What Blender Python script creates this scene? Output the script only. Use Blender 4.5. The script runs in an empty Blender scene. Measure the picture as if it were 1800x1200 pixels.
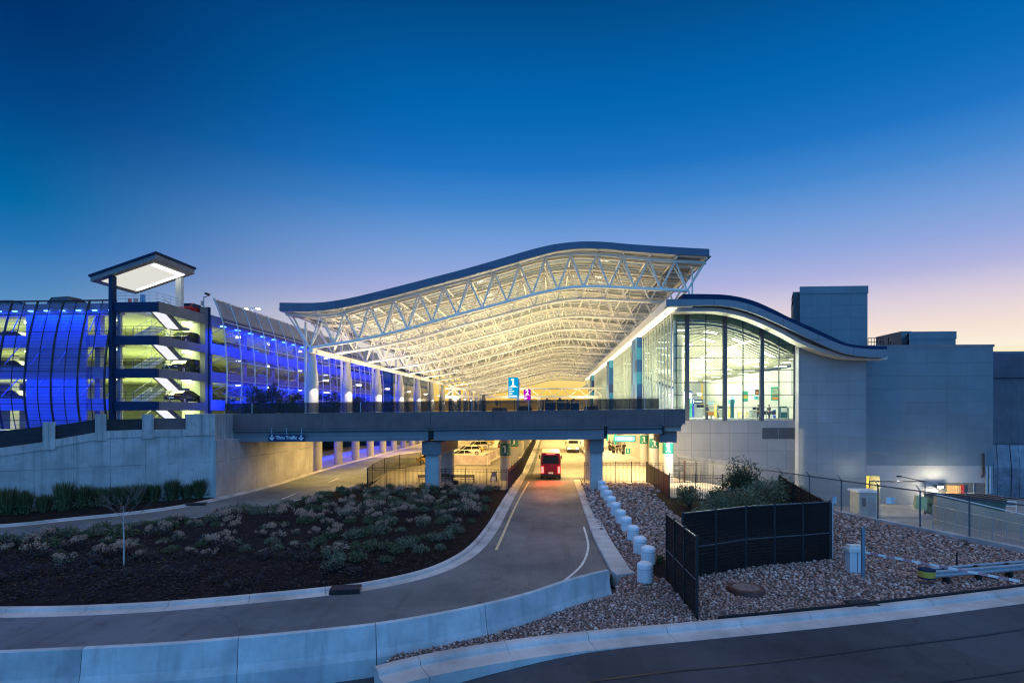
import bpy, bmesh, math, random
import numpy as np
from mathutils import Vector, Matrix, geometry

random.seed(7)
R = math.radians
S = bpy.context.scene
COL = S.collection

# ------------------------------------------------------------------ camera
EYE, FPX, HOR = 8.0, 1000.0, 722.0          # eye height (m), focal length and horizon of the 1800 px survey picture
YAW = math.atan(0.065)
CS, SN = math.cos(YAW), math.sin(YAW)
cam = bpy.data.cameras.new('camera')
cam.sensor_width = 36.0
cam.lens = 20.0
cam.shift_y = (HOR - 600) / 1800.0
cam.clip_end = 9000
cam.clip_start = 0.1
camo = bpy.data.objects.new('camera', cam)
COL.objects.link(camo)
camo.location = (0, 0, EYE)
camo.rotation_euler = (R(90), 0, YAW)
S.camera = camo

# ------------------------------------------------------------------ render settings, exposure
S.view_settings.view_transform = 'Standard'
S.view_settings.look = 'None'
S.view_settings.exposure = 0.0
S.view_settings.gamma = 1.0
S.view_settings.use_curve_mapping = False
S.render.engine = 'CYCLES'
cy = S.cycles
cy.use_denoising = True
cy.filter_width = 1.15
cy.max_bounces = 6
cy.diffuse_bounces = 3
cy.glossy_bounces = 3
cy.transmission_bounces = 4
cy.transparent_max_bounces = 24
cy.caustics_reflective = False
cy.caustics_refractive = False
cy.sample_clamp_indirect = 6.0
cy.sample_clamp_direct = 0.0

# ------------------------------------------------------------------ world: dusk sky
def lin(c):
    return tuple(((v / 255.0) / 12.92 if v <= 10 else (((v / 255.0) + 0.055) / 1.055) ** 2.4) for v in c)

W = bpy.data.worlds.new('World')
S.world = W
W.use_nodes = True
nt = W.node_tree
nt.nodes.clear()
def wn(t, **k):
    n = nt.nodes.new(t)
    for a, b in k.items():
        setattr(n, a, b)
    return n
def wl(a, b): nt.links.new(a, b)
def wmath(op, a, b=None, clamp=False):
    n = wn('ShaderNodeMath', operation=op, use_clamp=clamp)
    for i, v in enumerate((a, b)):
        if v is None: continue
        if hasattr(v, 'is_linked'): wl(v, n.inputs[i])
        else: n.inputs[i].default_value = v
    return n.outputs[0]
SUN_AZ = R(20)                                # degrees to the right of the terminal axis (+Y)
tc = wn('ShaderNodeTexCoord')
sep = wn('ShaderNodeSeparateXYZ')
wl(tc.outputs['Generated'], sep.inputs[0])
zz = sep.outputs[2]
hor = wmath('SQRT', wmath('ADD', wmath('MULTIPLY', sep.outputs[0], sep.outputs[0]), wmath('MULTIPLY', sep.outputs[1], sep.outputs[1])))
dt = wmath('DIVIDE', wmath('ADD', wmath('MULTIPLY', sep.outputs[0], math.sin(SUN_AZ)), wmath('MULTIPLY', sep.outputs[1], math.cos(SUN_AZ))), wmath('MAXIMUM', hor, 0.001))
def sky_ramp(stops):
    r = wn('ShaderNodeValToRGB')
    cr = r.color_ramp
    cr.interpolation = 'LINEAR'
    stops = sorted(stops)
    while len(cr.elements) < len(stops):
        cr.elements.new(0.5)
    for e, (p, c) in zip(cr.elements, stops):
        e.position = p
    for e, (p, c) in zip(cr.elements, stops):
        e.position = p
        e.color = lin(c) + (1,)
    wl(wmath('MAXIMUM', zz, 0.0), r.inputs[0])
    return r.outputs[0]
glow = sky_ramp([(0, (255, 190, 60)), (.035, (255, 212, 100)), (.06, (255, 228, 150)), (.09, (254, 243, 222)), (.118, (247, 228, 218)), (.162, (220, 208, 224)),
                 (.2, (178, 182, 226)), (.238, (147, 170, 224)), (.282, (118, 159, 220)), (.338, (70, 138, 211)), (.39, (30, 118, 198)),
                 (.44, (10, 107, 185)), (.476, (0, 102, 177)), (.528, (0, 90, 161)), (.585, (0, 74, 136)), (.68, (0, 60, 115)), (.85, (224, 206, 198)), (1, (230, 212, 203))])  # warm overhead stops: fill added above the view for upward faces
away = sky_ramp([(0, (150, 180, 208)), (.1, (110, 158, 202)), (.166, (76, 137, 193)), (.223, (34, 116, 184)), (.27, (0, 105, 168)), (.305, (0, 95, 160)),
                 (.368, (0, 75, 140)), (.42, (0, 62, 125)), (.48, (0, 50, 108)), (.6, (0, 42, 95)), (.68, (0, 42, 95)), (.85, (224, 206, 198)), (1, (230, 212, 203))])  # ends in the same added overhead fill
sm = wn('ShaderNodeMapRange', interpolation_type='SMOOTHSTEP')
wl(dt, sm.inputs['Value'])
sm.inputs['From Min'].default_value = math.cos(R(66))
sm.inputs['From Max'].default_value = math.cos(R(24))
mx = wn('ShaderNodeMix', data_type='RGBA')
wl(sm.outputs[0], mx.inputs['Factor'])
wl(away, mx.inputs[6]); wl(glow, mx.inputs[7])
# bright blue sky added behind the camera to fill the walls facing it
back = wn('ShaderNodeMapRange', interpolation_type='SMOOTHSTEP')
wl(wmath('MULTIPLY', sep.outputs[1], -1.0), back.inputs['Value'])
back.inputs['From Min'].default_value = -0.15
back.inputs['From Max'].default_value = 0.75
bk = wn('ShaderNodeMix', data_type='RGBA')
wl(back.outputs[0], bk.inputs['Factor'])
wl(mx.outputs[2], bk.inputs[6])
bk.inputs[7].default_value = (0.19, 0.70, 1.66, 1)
# physically based twilight sky added on top
nsky = wn('ShaderNodeTexSky', sky_type='NISHITA')
nsky.sun_disc = False
nsky.sun_elevation = R(0.5)
nsky.sun_rotation = SUN_AZ
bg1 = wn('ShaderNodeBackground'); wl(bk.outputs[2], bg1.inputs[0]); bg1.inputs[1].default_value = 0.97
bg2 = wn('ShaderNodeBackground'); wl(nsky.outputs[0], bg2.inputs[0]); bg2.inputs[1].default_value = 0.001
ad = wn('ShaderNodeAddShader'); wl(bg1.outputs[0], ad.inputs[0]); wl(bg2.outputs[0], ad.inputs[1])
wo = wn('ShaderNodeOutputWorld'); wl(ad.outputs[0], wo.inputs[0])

# the sun has just set: only a faint, very soft remainder of it
sl = bpy.data.lights.new('sun', 'SUN')
sl.energy = 0.05; sl.angle = R(12); sl.color = (1, .7, .45)
so = bpy.data.objects.new('sun', sl)
COL.objects.link(so)
so.rotation_euler = (R(88), 0, math.pi - SUN_AZ)

# ------------------------------------------------------------------ survey helpers
def P(px, d):
    """plan position of the ray through picture column px at depth d"""
    xc = (px - 900) / FPX * d
    return (xc * CS - d * SN, xc * SN + d * CS)
def G(px, py, h=0.0):
    x, y = P(px, (EYE - h) * FPX / (py - HOR))
    return (x, y, h)
def atY(px, Y):
    k = (px - 900) / FPX
    d = Y / (k * SN + CS)
    return k * d * CS - d * SN, d
def atX(px, X):
    k = (px - 900) / FPX
    d = X / (k * CS - SN)
    return k * d * SN + d * CS, d
def Z(py, d): return EYE - (py - HOR) / FPX * d
def YP(px, py, Y):
    x, d = atY(px, Y)
    return (x, Y, Z(py, d))
def onwall(px, py, p0, p1):
    k = (px - 900) / FPX
    dx, dy = k * CS - SN, k * SN + CS
    ex, ey = p1[0] - p0[0], p1[1] - p0[1]
    d = (p0[0] * ey - p0[1] * ex) / (dx * ey - dy * ex)
    return (dx * d, dy * d, Z(py, d))
def smooth(pts, n=6):
    out = []
    for i in range(len(pts) - 1):
        p0, p1, p2, p3 = pts[max(i - 1, 0)], pts[i], pts[i + 1], pts[min(i + 2, len(pts) - 1)]
        for k in range(n):
            t = k / n
            out.append(tuple(0.5 * (2 * b + (c - a) * t + (2 * a - 5 * b + 4 * c - d) * t * t + (-a + 3 * b - 3 * c + d) * t ** 3)
                             for a, b, c, d in zip(p0, p1, p2, p3)))
    out.append(tuple(pts[-1]))
    return out
def inpoly(x, y, poly):
    c = False
    j = len(poly) - 1
    for i in range(len(poly)):
        xi, yi = poly[i][0], poly[i][1]; xj, yj = poly[j][0], poly[j][1]
        if (yi > y) != (yj > y) and x < (xj - xi) * (y - yi) / (yj - yi) + xi: c = not c
        j = i
    return c
def edgedist(x, y, poly):
    b = 1e9
    for i in range(len(poly)):
        ax, ay = poly[i][0], poly[i][1]; bx, by = poly[i - 1][0], poly[i - 1][1]
        ux, uy = bx - ax, by - ay
        l = ux * ux + uy * uy
        t = 0 if l == 0 else max(0, min(1, ((x - ax) * ux + (y - ay) * uy) / l))
        b = min(b, math.hypot(x - ax - t * ux, y - ay - t * uy))
    return b

# ------------------------------------------------------------------ materials
class NT:
    def __init__(s, name):
        s.m = bpy.data.materials.new(name)
        s.m.use_nodes = True
        s.t = s.m.node_tree
        s.t.nodes.clear()
        s.out = s.n('ShaderNodeOutputMaterial')
    def n(s, t, **k):
        x = s.t.nodes.new(t)
        for a, b in k.items(): setattr(x, a, b)
        return x
    def l(s, a, b): s.t.links.new(a, b)
    def math(s, op, a, b=0.0, clamp=False):
        n = s.n('ShaderNodeMath', operation=op, use_clamp=clamp)
        for i, v in enumerate((a, b)):
            if hasattr(v, 'is_linked'): s.l(v, n.inputs[i])
            else: n.inputs[i].default_value = v
        return n.outputs[0]
    def mix(s, f, a, b, bt='MIX'):
        n = s.n('ShaderNodeMix', data_type='RGBA', blend_type=bt)
        for i, v in ((0, f), (6, a), (7, b)):
            if hasattr(v, 'is_linked'): s.l(v, n.inputs[i])
            elif i == 0: n.inputs[0].default_value = v
            else: n.inputs[i].default_value = tuple(v)[:3] + (1,)
        return n.outputs[2]
    def coord(s, scale=(1, 1, 1), kind='Object'):
        t = s.n('ShaderNodeTexCoord')
        m = s.n('ShaderNodeMapping')
        m.inputs['Scale'].default_value = scale
        s.l(t.outputs[kind], m.inputs[0])
        return m.outputs[0]
    def noise(s, vec, scale, detail=4, rough=.55):
        n = s.n('ShaderNodeTexNoise')
        n.inputs['Scale'].default_value = scale
        n.inputs['Detail'].default_value = detail
        n.inputs['Roughness'].default_value = rough
        s.l(vec, n.inputs['Vector'])
        return n.outputs['Fac']
    def range(s, v, a, b, c, d):
        n = s.n('ShaderNodeMapRange')
        s.l(v, n.inputs[0])
        for i, x in enumerate((a, b, c, d)): n.inputs[i + 1].default_value = x
        return n.outputs[0]
    def bump(s, h, strength, dist=.05):
        n = s.n('ShaderNodeBump')
        n.inputs['Strength'].default_value = strength
        n.inputs['Distance'].default_value = dist
        s.l(h, n.inputs['Height'])
        return n.outputs[0]
    def bsdf(s, col, rough=.6, metal=0., spec=.5, normal=None):
        p = s.n('ShaderNodeBsdfPrincipled')
        for key, v in (('Base Color', col), ('Roughness', rough), ('Metallic', metal)):
            if hasattr(v, 'is_linked'): s.l(v, p.inputs[key])
            elif key == 'Base Color': p.inputs[key].default_value = tuple(v)[:3] + (1,)
            else: p.inputs[key].default_value = v
        p.inputs['Specular IOR Level'].default_value = spec
        if normal is not None: s.l(normal, p.inputs['Normal'])
        return p
    def done(s, sh):
        s.l(sh.outputs[0] if hasattr(sh, 'outputs') else sh, s.out.inputs[0])
        return s.m

def c3(c): return (c, c, c) if isinstance(c, (int, float)) else tuple(c)
def mul(c, k): return tuple(min(1, v * k) for v in c3(c))

def plain(name, col, rough=.6, metal=0., var=.18, scale=1.5, bump=0., bscale=40, spec=.5):
    t = NT(name)
    v = t.coord()
    f = t.range(t.noise(v, scale, 5), .3, .7, 0, 1)
    c = t.mix(f, mul(col, 1 - var), mul(col, 1 + var))
    nr = t.bump(t.noise(v, bscale, 3), bump, .02) if bump else None
    r = t.range(t.noise(v, scale * 3, 3), .3, .7, max(0, rough - .08), min(1, rough + .08))
    return t.done(t.bsdf(c, r, metal, spec, nr))

def concrete(name, col, dirt=.45, streak=.6, joints=None, bump=.25, boards=0.):
    """weathered cast concrete: blotches, vertical run-off streaks, pores"""
    t = NT(name)
    v = t.coord()
    big = t.range(t.noise(v, .45, 5, .6), .35, .68, 0, 1)
    fine = t.range(t.noise(v, 9, 5, .65), .3, .7, 0, 1)
    c = t.mix(big, mul(col, 1.12), mul(col, 1 - dirt * .55))
    c = t.mix(t.math('MULTIPLY', fine, .35), c, mul(col, .72))
    sv = t.coord((1.3, 1.3, .06))
    st = t.range(t.noise(sv, 2.2, 4, .6), .52, .72, 0, 1)
    c = t.mix(t.math('MULTIPLY', st, streak * .55), c, mul(col, .5))
    h = t.math('ADD', t.noise(v, 24, 4), t.math('MULTIPLY', t.noise(v, 2, 3), .6))
    if boards:                     # formwork: vertical panel seams, a stained cold joint, darker run-off below the top
        tn_ = t.n('ShaderNodeTexCoord'); sp = t.n('ShaderNodeSeparateXYZ'); t.l(tn_.outputs['Object'], sp.inputs[0])
        run = t.math('ADD', t.math('MULTIPLY', sp.outputs[0], .79), t.math('MULTIPLY', sp.outputs[1], .61))
        fr = t.math('ABSOLUTE', t.math('SUBTRACT', t.math('FRACT', t.math('DIVIDE', run, boards)), .5))
        seam = t.range(fr, .488, .497, 0, .75)
        c = t.mix(t.math('MULTIPLY', seam, t.range(t.noise(t.coord((1, 1, .4)), 1.5, 4), .35, .6, .2, 1)), c, mul(col, .3))
        zj = t.math('ADD', t.math('SUBTRACT', sp.outputs[2], 3.35), t.math('MULTIPLY', t.math('SUBTRACT', t.noise(v, .8, 4), .5), .12))
        c = t.mix(t.math('MULTIPLY', t.range(t.math('ABSOLUTE', zj), .01, .05, .8, 0), t.range(t.noise(v, .35, 3), .42, .55, 0, 1)), c, mul(col, .25))
        s2 = t.coord((1.1, 1.1, .035))
        c = t.mix(t.math('MULTIPLY', t.range(t.noise(s2, 3.2, 5, .7), .48, .66, 0, .75), t.range(sp.outputs[2], 1.0, 6.5, .25, 1)), c, mul(col, .42))
        c = t.mix(t.range(t.noise(v, 1.4, 6, .7), .56, .7, 0, .55), c, mul(col, .5))
    return t.done(t.bsdf(c, .85, 0, .3, t.bump(h, bump, .02)))

def asphalt(name, col, wear=.35):
    t = NT(name)
    v = t.coord()
    g = t.noise(v, 60, 3, .7)
    big = t.range(t.noise(v, .16, 5, .62), .35, .7, 0, 1)
    c = t.mix(big, mul(col, 1 + wear), mul(col, 1 - wear))
    c = t.mix(t.range(t.noise(v, 140, 2), .58, .75, 0, .35), c, mul(col, 2.4))
    c = t.mix(t.range(t.noise(v, 1.2, 6, .7), .58, .72, 0, .5), c, mul(col, .45))
    c = t.mix(t.range(t.noise(v, .5, 6, .75), .55, .68, 0, .35), c, mul(col, 1.55))
    c = t.mix(t.range(t.noise(t.coord((.9, .06, 1)), 1.6, 5, .6), .52, .66, 0, .45), c, mul(col, .55))
    vo = t.n('ShaderNodeTexVoronoi', feature='DISTANCE_TO_EDGE')
    vo.inputs['Scale'].default_value = .16
    wv = t.n('ShaderNodeVectorMath', operation='ADD')
    t.l(v, wv.inputs[0])
    nz = t.n('ShaderNodeTexNoise'); nz.inputs['Scale'].default_value = .9; t.l(v, nz.inputs['Vector'])
    t.l(nz.outputs['Color'], wv.inputs[1]); t.l(wv.outputs[0], vo.inputs['Vector'])
    c = t.mix(t.range(vo.outputs['Distance'], 0, .004, .5, 0), c, mul(col, .3))
    sp = t.n('ShaderNodeTexVoronoi'); sp.inputs['Scale'].default_value = .55; t.l(v, sp.inputs['Vector'])
    c = t.mix(t.math('MULTIPLY', t.range(sp.outputs['Distance'], .08, .2, .55, 0), t.range(t.noise(v, 5, 4, .7), .4, .6, 0, 1)), c, mul(col, .3))
    return t.done(t.bsdf(c, t.range(big, 0, 1, .62, .85), 0, .35, t.bump(g, .35, .01)))

def panels(name, col, w, h, axis='x', gap=.02, rough=.45, var=.06, joint=.35, off=0.):
    """smooth cladding panels with thin joints; axis = the horizontal direction of the wall"""
    t = NT(name)
    tcn = t.n('ShaderNodeTexCoord')
    sp = t.n('ShaderNodeSeparateXYZ'); t.l(tcn.outputs['Object'], sp.inputs[0])
    cb = t.n('ShaderNodeCombineXYZ')
    t.l(sp.outputs[0 if axis == 'x' else 1], cb.inputs[0]); t.l(sp.outputs[2], cb.inputs[1])
    b = t.n('ShaderNodeTexBrick')
    b.offset = off; b.squash = 1
    t.l(cb.outputs[0], b.inputs['Vector'])
    b.inputs['Scale'].default_value = 1
    b.inputs['Brick Width'].default_value = w
    b.inputs['Row Height'].default_value = h
    b.inputs['Mortar Size'].default_value = gap
    b.inputs['Mortar Smooth'].default_value = .1
    b.inputs['Color1'].default_value = mul(col, 1 - var) + (1,)
    b.inputs['Color2'].default_value = mul(col, 1 + var) + (1,)
    b.inputs['Mortar'].default_value = mul(col, joint) + (1,)
    v = t.coord()
    f = t.range(t.noise(v, .35, 5), .3, .7, .88, 1.08)
    c = t.mix(1.0, b.outputs['Color'], f, 'MULTIPLY')
    sv = t.coord((1.2, 1.2, .05))
    c = t.mix(t.range(t.noise(sv, 2, 4), .55, .75, 0, .25), c, mul(col, .6))
    nr = t.bump(t.math('MULTIPLY', b.outputs['Fac'], -1.0), .6, .02)
    return t.done(t.bsdf(c, rough, 0, .5, nr))

def emit(name, col, strength):
    t = NT(name)
    e = t.n('ShaderNodeEmission')
    e.inputs[0].default_value = c3(col) + (1,)
    e.inputs[1].default_value = strength
    return t.done(e)

def glass(name, tint=(.85, .95, .92), refl=.0, rough=.02, body=0., bodycol=(.1, .15, .15)):
    t = NT(name)
    tr = t.n('ShaderNodeBsdfTransparent'); tr.inputs[0].default_value = c3(tint) + (1,)
    gl = t.n('ShaderNodeBsdfGlossy'); gl.inputs['Roughness'].default_value = rough
    lw = t.n('ShaderNodeLayerWeight'); lw.inputs[0].default_value = .35
    f = t.math('ADD', t.math('MULTIPLY', lw.outputs['Fresnel'], .5), refl, True)
    m = t.n('ShaderNodeMixShader'); t.l(f, m.inputs[0]); t.l(tr.outputs[0], m.inputs[1]); t.l(gl.outputs[0], m.inputs[2])
    if body:
        d = t.n('ShaderNodeBsdfDiffuse'); d.inputs[0].default_value = c3(bodycol) + (1,)
        m2 = t.n('ShaderNodeMixShader'); m2.inputs[0].default_value = body
        t.l(m.outputs[0], m2.inputs[1]); t.l(d.outputs[0], m2.inputs[2]); m = m2
    return t.done(m)

def screen(name, col, opacity, wave=0., trans=.0, var=.2, rough=.6, axis=2, metal=0.):
    """wire cloth or perforated sheet: the holes are far below a pixel, so part of the light simply passes"""
    t = NT(name)
    v = t.coord()
    f = t.range(t.noise(v, 1.2, 4), .3, .7, 0, 1)
    c = t.mix(f, mul(col, 1 - var), mul(col, 1 + var))
    p = t.bsdf(c, rough, metal, .4)
    sh = p.outputs[0]
    if trans:
        tl = t.n('ShaderNodeBsdfTranslucent'); t.l(c, tl.inputs[0])
        m0 = t.n('ShaderNodeMixShader'); m0.inputs[0].default_value = trans
        t.l(sh, m0.inputs[1]); t.l(tl.outputs[0], m0.inputs[2]); sh = m0.outputs[0]
    tr = t.n('ShaderNodeBsdfTransparent')
    m = t.n('ShaderNodeMixShader')
    op = t.range(t.noise(v, .6, 3), .3, .7, max(0, opacity - .06), min(1, opacity + .06))
    if wave:
        tcn = t.n('ShaderNodeTexCoord'); sp = t.n('ShaderNodeSeparateXYZ'); t.l(tcn.outputs['Object'], sp.inputs[0])
        w = t.math('SINE', t.math('MULTIPLY', sp.outputs[axis], 2 * math.pi / wave))
        op = t.math('ADD', op, t.math('MULTIPLY', w, .12), True)
    t.l(op, m.inputs[0]); t.l(tr.outputs[0], m.inputs[1]); t.l(sh, m.inputs[2])
    return t.done(m)

def leafmat(name, a, b, trans=.25):
    t = NT(name)
    g = t.n('ShaderNodeNewGeometry')
    c = t.mix(g.outputs['Random Per Island'], a, b)
    d = t.bsdf(c, .6, 0, .3)
    tl = t.n('ShaderNodeBsdfTranslucent'); t.l(c, tl.inputs[0])
    m = t.n('ShaderNodeMixShader'); m.inputs[0].default_value = trans
    t.l(d.outputs[0], m.inputs[1]); t.l(tl.outputs[0], m.inputs[2])
    return t.done(m)

# ------------------------------------------------------------------ mesh helpers
class MB:
    def __init__(s): s.v = []; s.f = []; s.mi = []; s.m = 0
    def add(s, vs, fs):
        n = len(s.v)
        s.v += [tuple(p) for p in vs]
        s.f += [tuple(i + n for i in f) for f in fs]
        s.mi += [s.m] * len(fs)
        return s
    def box(s, x0, y0, z0, x1, y1, z1):
        return s.add([(x0, y0, z0), (x1, y0, z0), (x1, y1, z0), (x0, y1, z0), (x0, y0, z1), (x1, y0, z1), (x1, y1, z1), (x0, y1, z1)],
                     [(3, 2, 1, 0), (4, 5, 6, 7), (0, 1, 5, 4), (1, 2, 6, 5), (2, 3, 7, 6), (3, 0, 4, 7)])
    def beam(s, a, b, w, h, up=(0, 0, 1)):
        a, b = Vector(a), Vector(b)
        d = (b - a).normalized()
        u = Vector(up)
        if abs(d.dot(u)) > .95: u = Vector((0, 1, 0))
        r = d.cross(u).normalized(); u = r.cross(d).normalized()
        q = [(-.5, -.5), (.5, -.5), (.5, .5), (-.5, .5)]
        vs = [p + r * (i * w) + u * (j * h) for p in (a, b) for i, j in q]
        return s.add(vs, [(3, 2, 1, 0), (4, 5, 6, 7), (0, 1, 5, 4), (1, 2, 6, 5), (2, 3, 7, 6), (3, 0, 4, 7)])
    def tube(s, a, b, r0, r1=None, n=8, caps=True):
        return s.path([a, b], [r0, r0 if r1 is None else r1], n, caps)
    def path(s, pts, r, n=8, caps=True):
        pts = [Vector(p) for p in pts]
        rs = r if isinstance(r, (list, tuple)) else [r] * len(pts)
        vs = []
        pu = None
        for i, p in enumerate(pts):
            d = (pts[min(i + 1, len(pts) - 1)] - pts[max(i - 1, 0)]).normalized()
            if pu is None:
                pu = Vector((0, 0, 1)) if abs(d.z) < .9 else Vector((1, 0, 0))
            rt = d.cross(pu).normalized(); pu = rt.cross(d).normalized()
            for k in range(n):
                a = 2 * math.pi * k / n
                vs.append(p + (rt * math.cos(a) + pu * math.sin(a)) * rs[i])
        fs = []
        for i in range(len(pts) - 1):
            for k in range(n):
                fs.append((i * n + k, i * n + (k + 1) % n, (i + 1) * n + (k + 1) % n, (i + 1) * n + k))
        if caps:
            fs.append(tuple(range(n - 1, -1, -1))); fs.append(tuple(range((len(pts) - 1) * n, len(pts) * n)))
        return s.add(vs, fs)
    def prism(s, poly, plane, a, b):
        f = {'xz': lambda u, v, w: (u, w, v), 'xy': lambda u, v, w: (u, v, w), 'yz': lambda u, v, w: (w, u, v)}[plane]
        n = len(poly)
        vs = [f(u, v, a) for u, v in poly] + [f(u, v, b) for u, v in poly]
        fs = [tuple(range(n)), tuple(range(2 * n - 1, n - 1, -1))] + [(i, (i + 1) % n, n + (i + 1) % n, n + i) for i in range(n)]
        return s.add(vs, fs)
    def band(s, low, high, plane, a, b):
        """prism between two polylines with equal point counts (quads, safe for curved shapes)"""
        f = {'xz': lambda u, v, w: (u, w, v), 'yz': lambda u, v, w: (w, u, v)}[plane]
        n = len(low)
        vs = [f(u, v, w) for w in (a, b) for row in (low, high) for u, v in row]
        fs = []
        for i in range(n - 1):
            L, H, l, h = i, n + i, 2 * n + i, 3 * n + i
            fs += [(L, L + 1, H + 1, H), (l, h, h + 1, l + 1), (L, l, l + 1, L + 1), (H, H + 1, h + 1, h)]
        fs += [(0, n, 3 * n, 2 * n), (n - 1, 3 * n - 1, 4 * n - 1, 2 * n - 1)]
        return s.add(vs, fs)
    def sweep(s, pts, prof, caps=True, closed=True):
        n = len(prof)
        vs = []
        for i, p in enumerate(pts):
            a, b = pts[max(i - 1, 0)], pts[min(i + 1, len(pts) - 1)]
            dx, dy = b[0] - a[0], b[1] - a[1]
            l = math.hypot(dx, dy) or 1
            nx, ny = -dy / l, dx / l
            z = p[2] if len(p) > 2 else 0
            vs += [(p[0] + nx * o, p[1] + ny * o, z + h) for o, h in prof]
        fs = []
        for i in range(len(pts) - 1):
            for k in range(n if closed else n - 1):
                k2 = (k + 1) % n
                fs.append((i * n + k, i * n + k2, (i + 1) * n + k2, (i + 1) * n + k))
        if caps and closed:
            fs.append(tuple(range(n))); fs.append(tuple(range(len(pts) * n - 1, (len(pts) - 1) * n - 1, -1)))
        return s.add(vs, fs)
    def lathe(s, prof, c=(0, 0, 0), n=16, caps=True):
        vs = [(c[0] + r * math.cos(2 * math.pi * k / n), c[1] + r * math.sin(2 * math.pi * k / n), c[2] + z) for r, z in prof for k in range(n)]
        fs = [(i * n + k, i * n + (k + 1) % n, (i + 1) * n + (k + 1) % n, (i + 1) * n + k) for i in range(len(prof) - 1) for k in range(n)]
        if caps:
            fs.append(tuple(range(n - 1, -1, -1))); fs.append(tuple(range((len(prof) - 1) * n, len(prof) * n)))
        return s.add(vs, fs)
    def sphere(s, c, r, n=10, m=6):
        rx, ry, rz = r if isinstance(r, (tuple, list)) else (r, r, r)
        vs = [(c[0], c[1], c[2] - rz)]
        for j in range(1, m):
            a = -math.pi / 2 + math.pi * j / m
            vs += [(c[0] + rx * math.cos(a) * math.cos(2 * math.pi * k / n), c[1] + ry * math.cos(a) * math.sin(2 * math.pi * k / n), c[2] + rz * math.sin(a)) for k in range(n)]
        vs.append((c[0], c[1], c[2] + rz))
        fs = [(0, 1 + (k + 1) % n, 1 + k) for k in range(n)]
        for j in range(m - 2):
            o = 1 + j * n
            fs += [(o + k, o + (k + 1) % n, o + n + (k + 1) % n, o + n + k) for k in range(n)]
        o = 1 + (m - 2) * n
        fs += [(o + k, o + (k + 1) % n, len(vs) - 1) for k in range(n)]
        return s.add(vs, fs)
    def loft(s, rings, caps=True):
        n = len(rings[0])
        vs = [p for r in rings for p in r]
        fs = [(i * n + k, i * n + (k + 1) % n, (i + 1) * n + (k + 1) % n, (i + 1) * n + k) for i in range(len(rings) - 1) for k in range(n)]
        if caps:
            fs.append(tuple(range(n - 1, -1, -1))); fs.append(tuple(range((len(rings) - 1) * n, len(rings) * n)))
        return s.add(vs, fs)
    def quad(s, *p): return s.add(p, [tuple(range(len(p)))])
    def build(s, name, mat, parent=None, smooth_=False, loc=None, fix=True):
        me = bpy.data.meshes.new(name)
        off = Vector((0, 0, 0))
        if parent is not None:
            r = parent
            while r.parent: r = r.parent
            off = Vector(r.location)
        elif loc is not None: off = Vector(loc)
        vv = s.v if off.length == 0 else [(p[0] - off.x, p[1] - off.y, p[2] - off.z) for p in s.v]
        me.from_pydata(vv, [], s.f)
        ms = mat if isinstance(mat, (list, tuple)) else [mat]
        for m in ms: me.materials.append(m)
        if len(ms) > 1: me.polygons.foreach_set('material_index', s.mi)
        if fix and len(s.f) < 60000:
            b = bmesh.new(); b.from_mesh(me)
            bmesh.ops.recalc_face_normals(b, faces=b.faces)
            b.to_mesh(me); b.free()
        if smooth_:
            me.shade_smooth(); me.set_sharp_from_angle(angle=R(38))
        me.update()
        o = bpy.data.objects.new(name, me)
        COL.objects.link(o)
        if parent is not None: o.parent = parent
        elif loc is not None: o.location = loc
        return o

def tag(o, label=None, cat=None, group=None, kind=None):
    if label: o['label'] = label
    if cat: o['category'] = cat
    if group: o['group'] = group
    if kind: o['kind'] = kind
    return o
def thing(name, label, cat, loc=(0, 0, 0), group=None):
    o = bpy.data.objects.new(name, None)
    o.empty_display_size = .3
    COL.objects.link(o)
    o.location = loc
    return tag(o, label, cat, group)
def kids(o): return [c for c in bpy.data.objects if c.parent == o]
def copy_tree(o, parent=None, ch=None):
    c = o.copy(); COL.objects.link(c)
    if parent is not None: c.parent = parent
    for k in list(o.children): copy_tree(k, c)
    return c
def area(name, loc, rot, sx, sy, power, col, spread=180):
    l = bpy.data.lights.new(name, 'AREA')
    l.shape = 'RECTANGLE'; l.size = sx; l.size_y = sy; l.energy = power; l.color = col
    l.spread = R(spread)
    o = bpy.data.objects.new(name, l); COL.objects.link(o)
    o.location = loc; o.rotation_euler = rot
    return o
def point(name, loc, power, col, r=.15):
    l = bpy.data.lights.new(name, 'POINT'); l.energy = power; l.color = col; l.shadow_soft_size = r
    o = bpy.data.objects.new(name, l); COL.objects.link(o); o.location = loc
    return o
def spot(name, loc, target, power, col, angle=60, blend=.5, r=.1):
    l = bpy.data.lights.new(name, 'SPOT'); l.energy = power; l.color = col; l.spot_size = R(angle); l.spot_blend = blend; l.shadow_soft_size = r
    o = bpy.data.objects.new(name, l); COL.objects.link(o); o.location = loc
    o.rotation_euler = (Vector(target) - Vector(loc)).to_track_quat('-Z', 'Y').to_euler()
    return o
def sheet(name, poly, z, mat, kind='structure', thick=.02):
    """a flat ground sheet given by its outline"""
    tri = geometry.tessellate_polygon([[Vector((p[0], p[1], 0)) for p in poly]])
    m = MB(); m.add([(p[0], p[1], z) for p in poly], tri)
    o = m.build(name, mat, fix=False)
    me = o.data
    if me.polygons and sum(p.normal.z for p in me.polygons) < 0: me.flip_normals()
    return tag(o, kind=kind)
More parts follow.
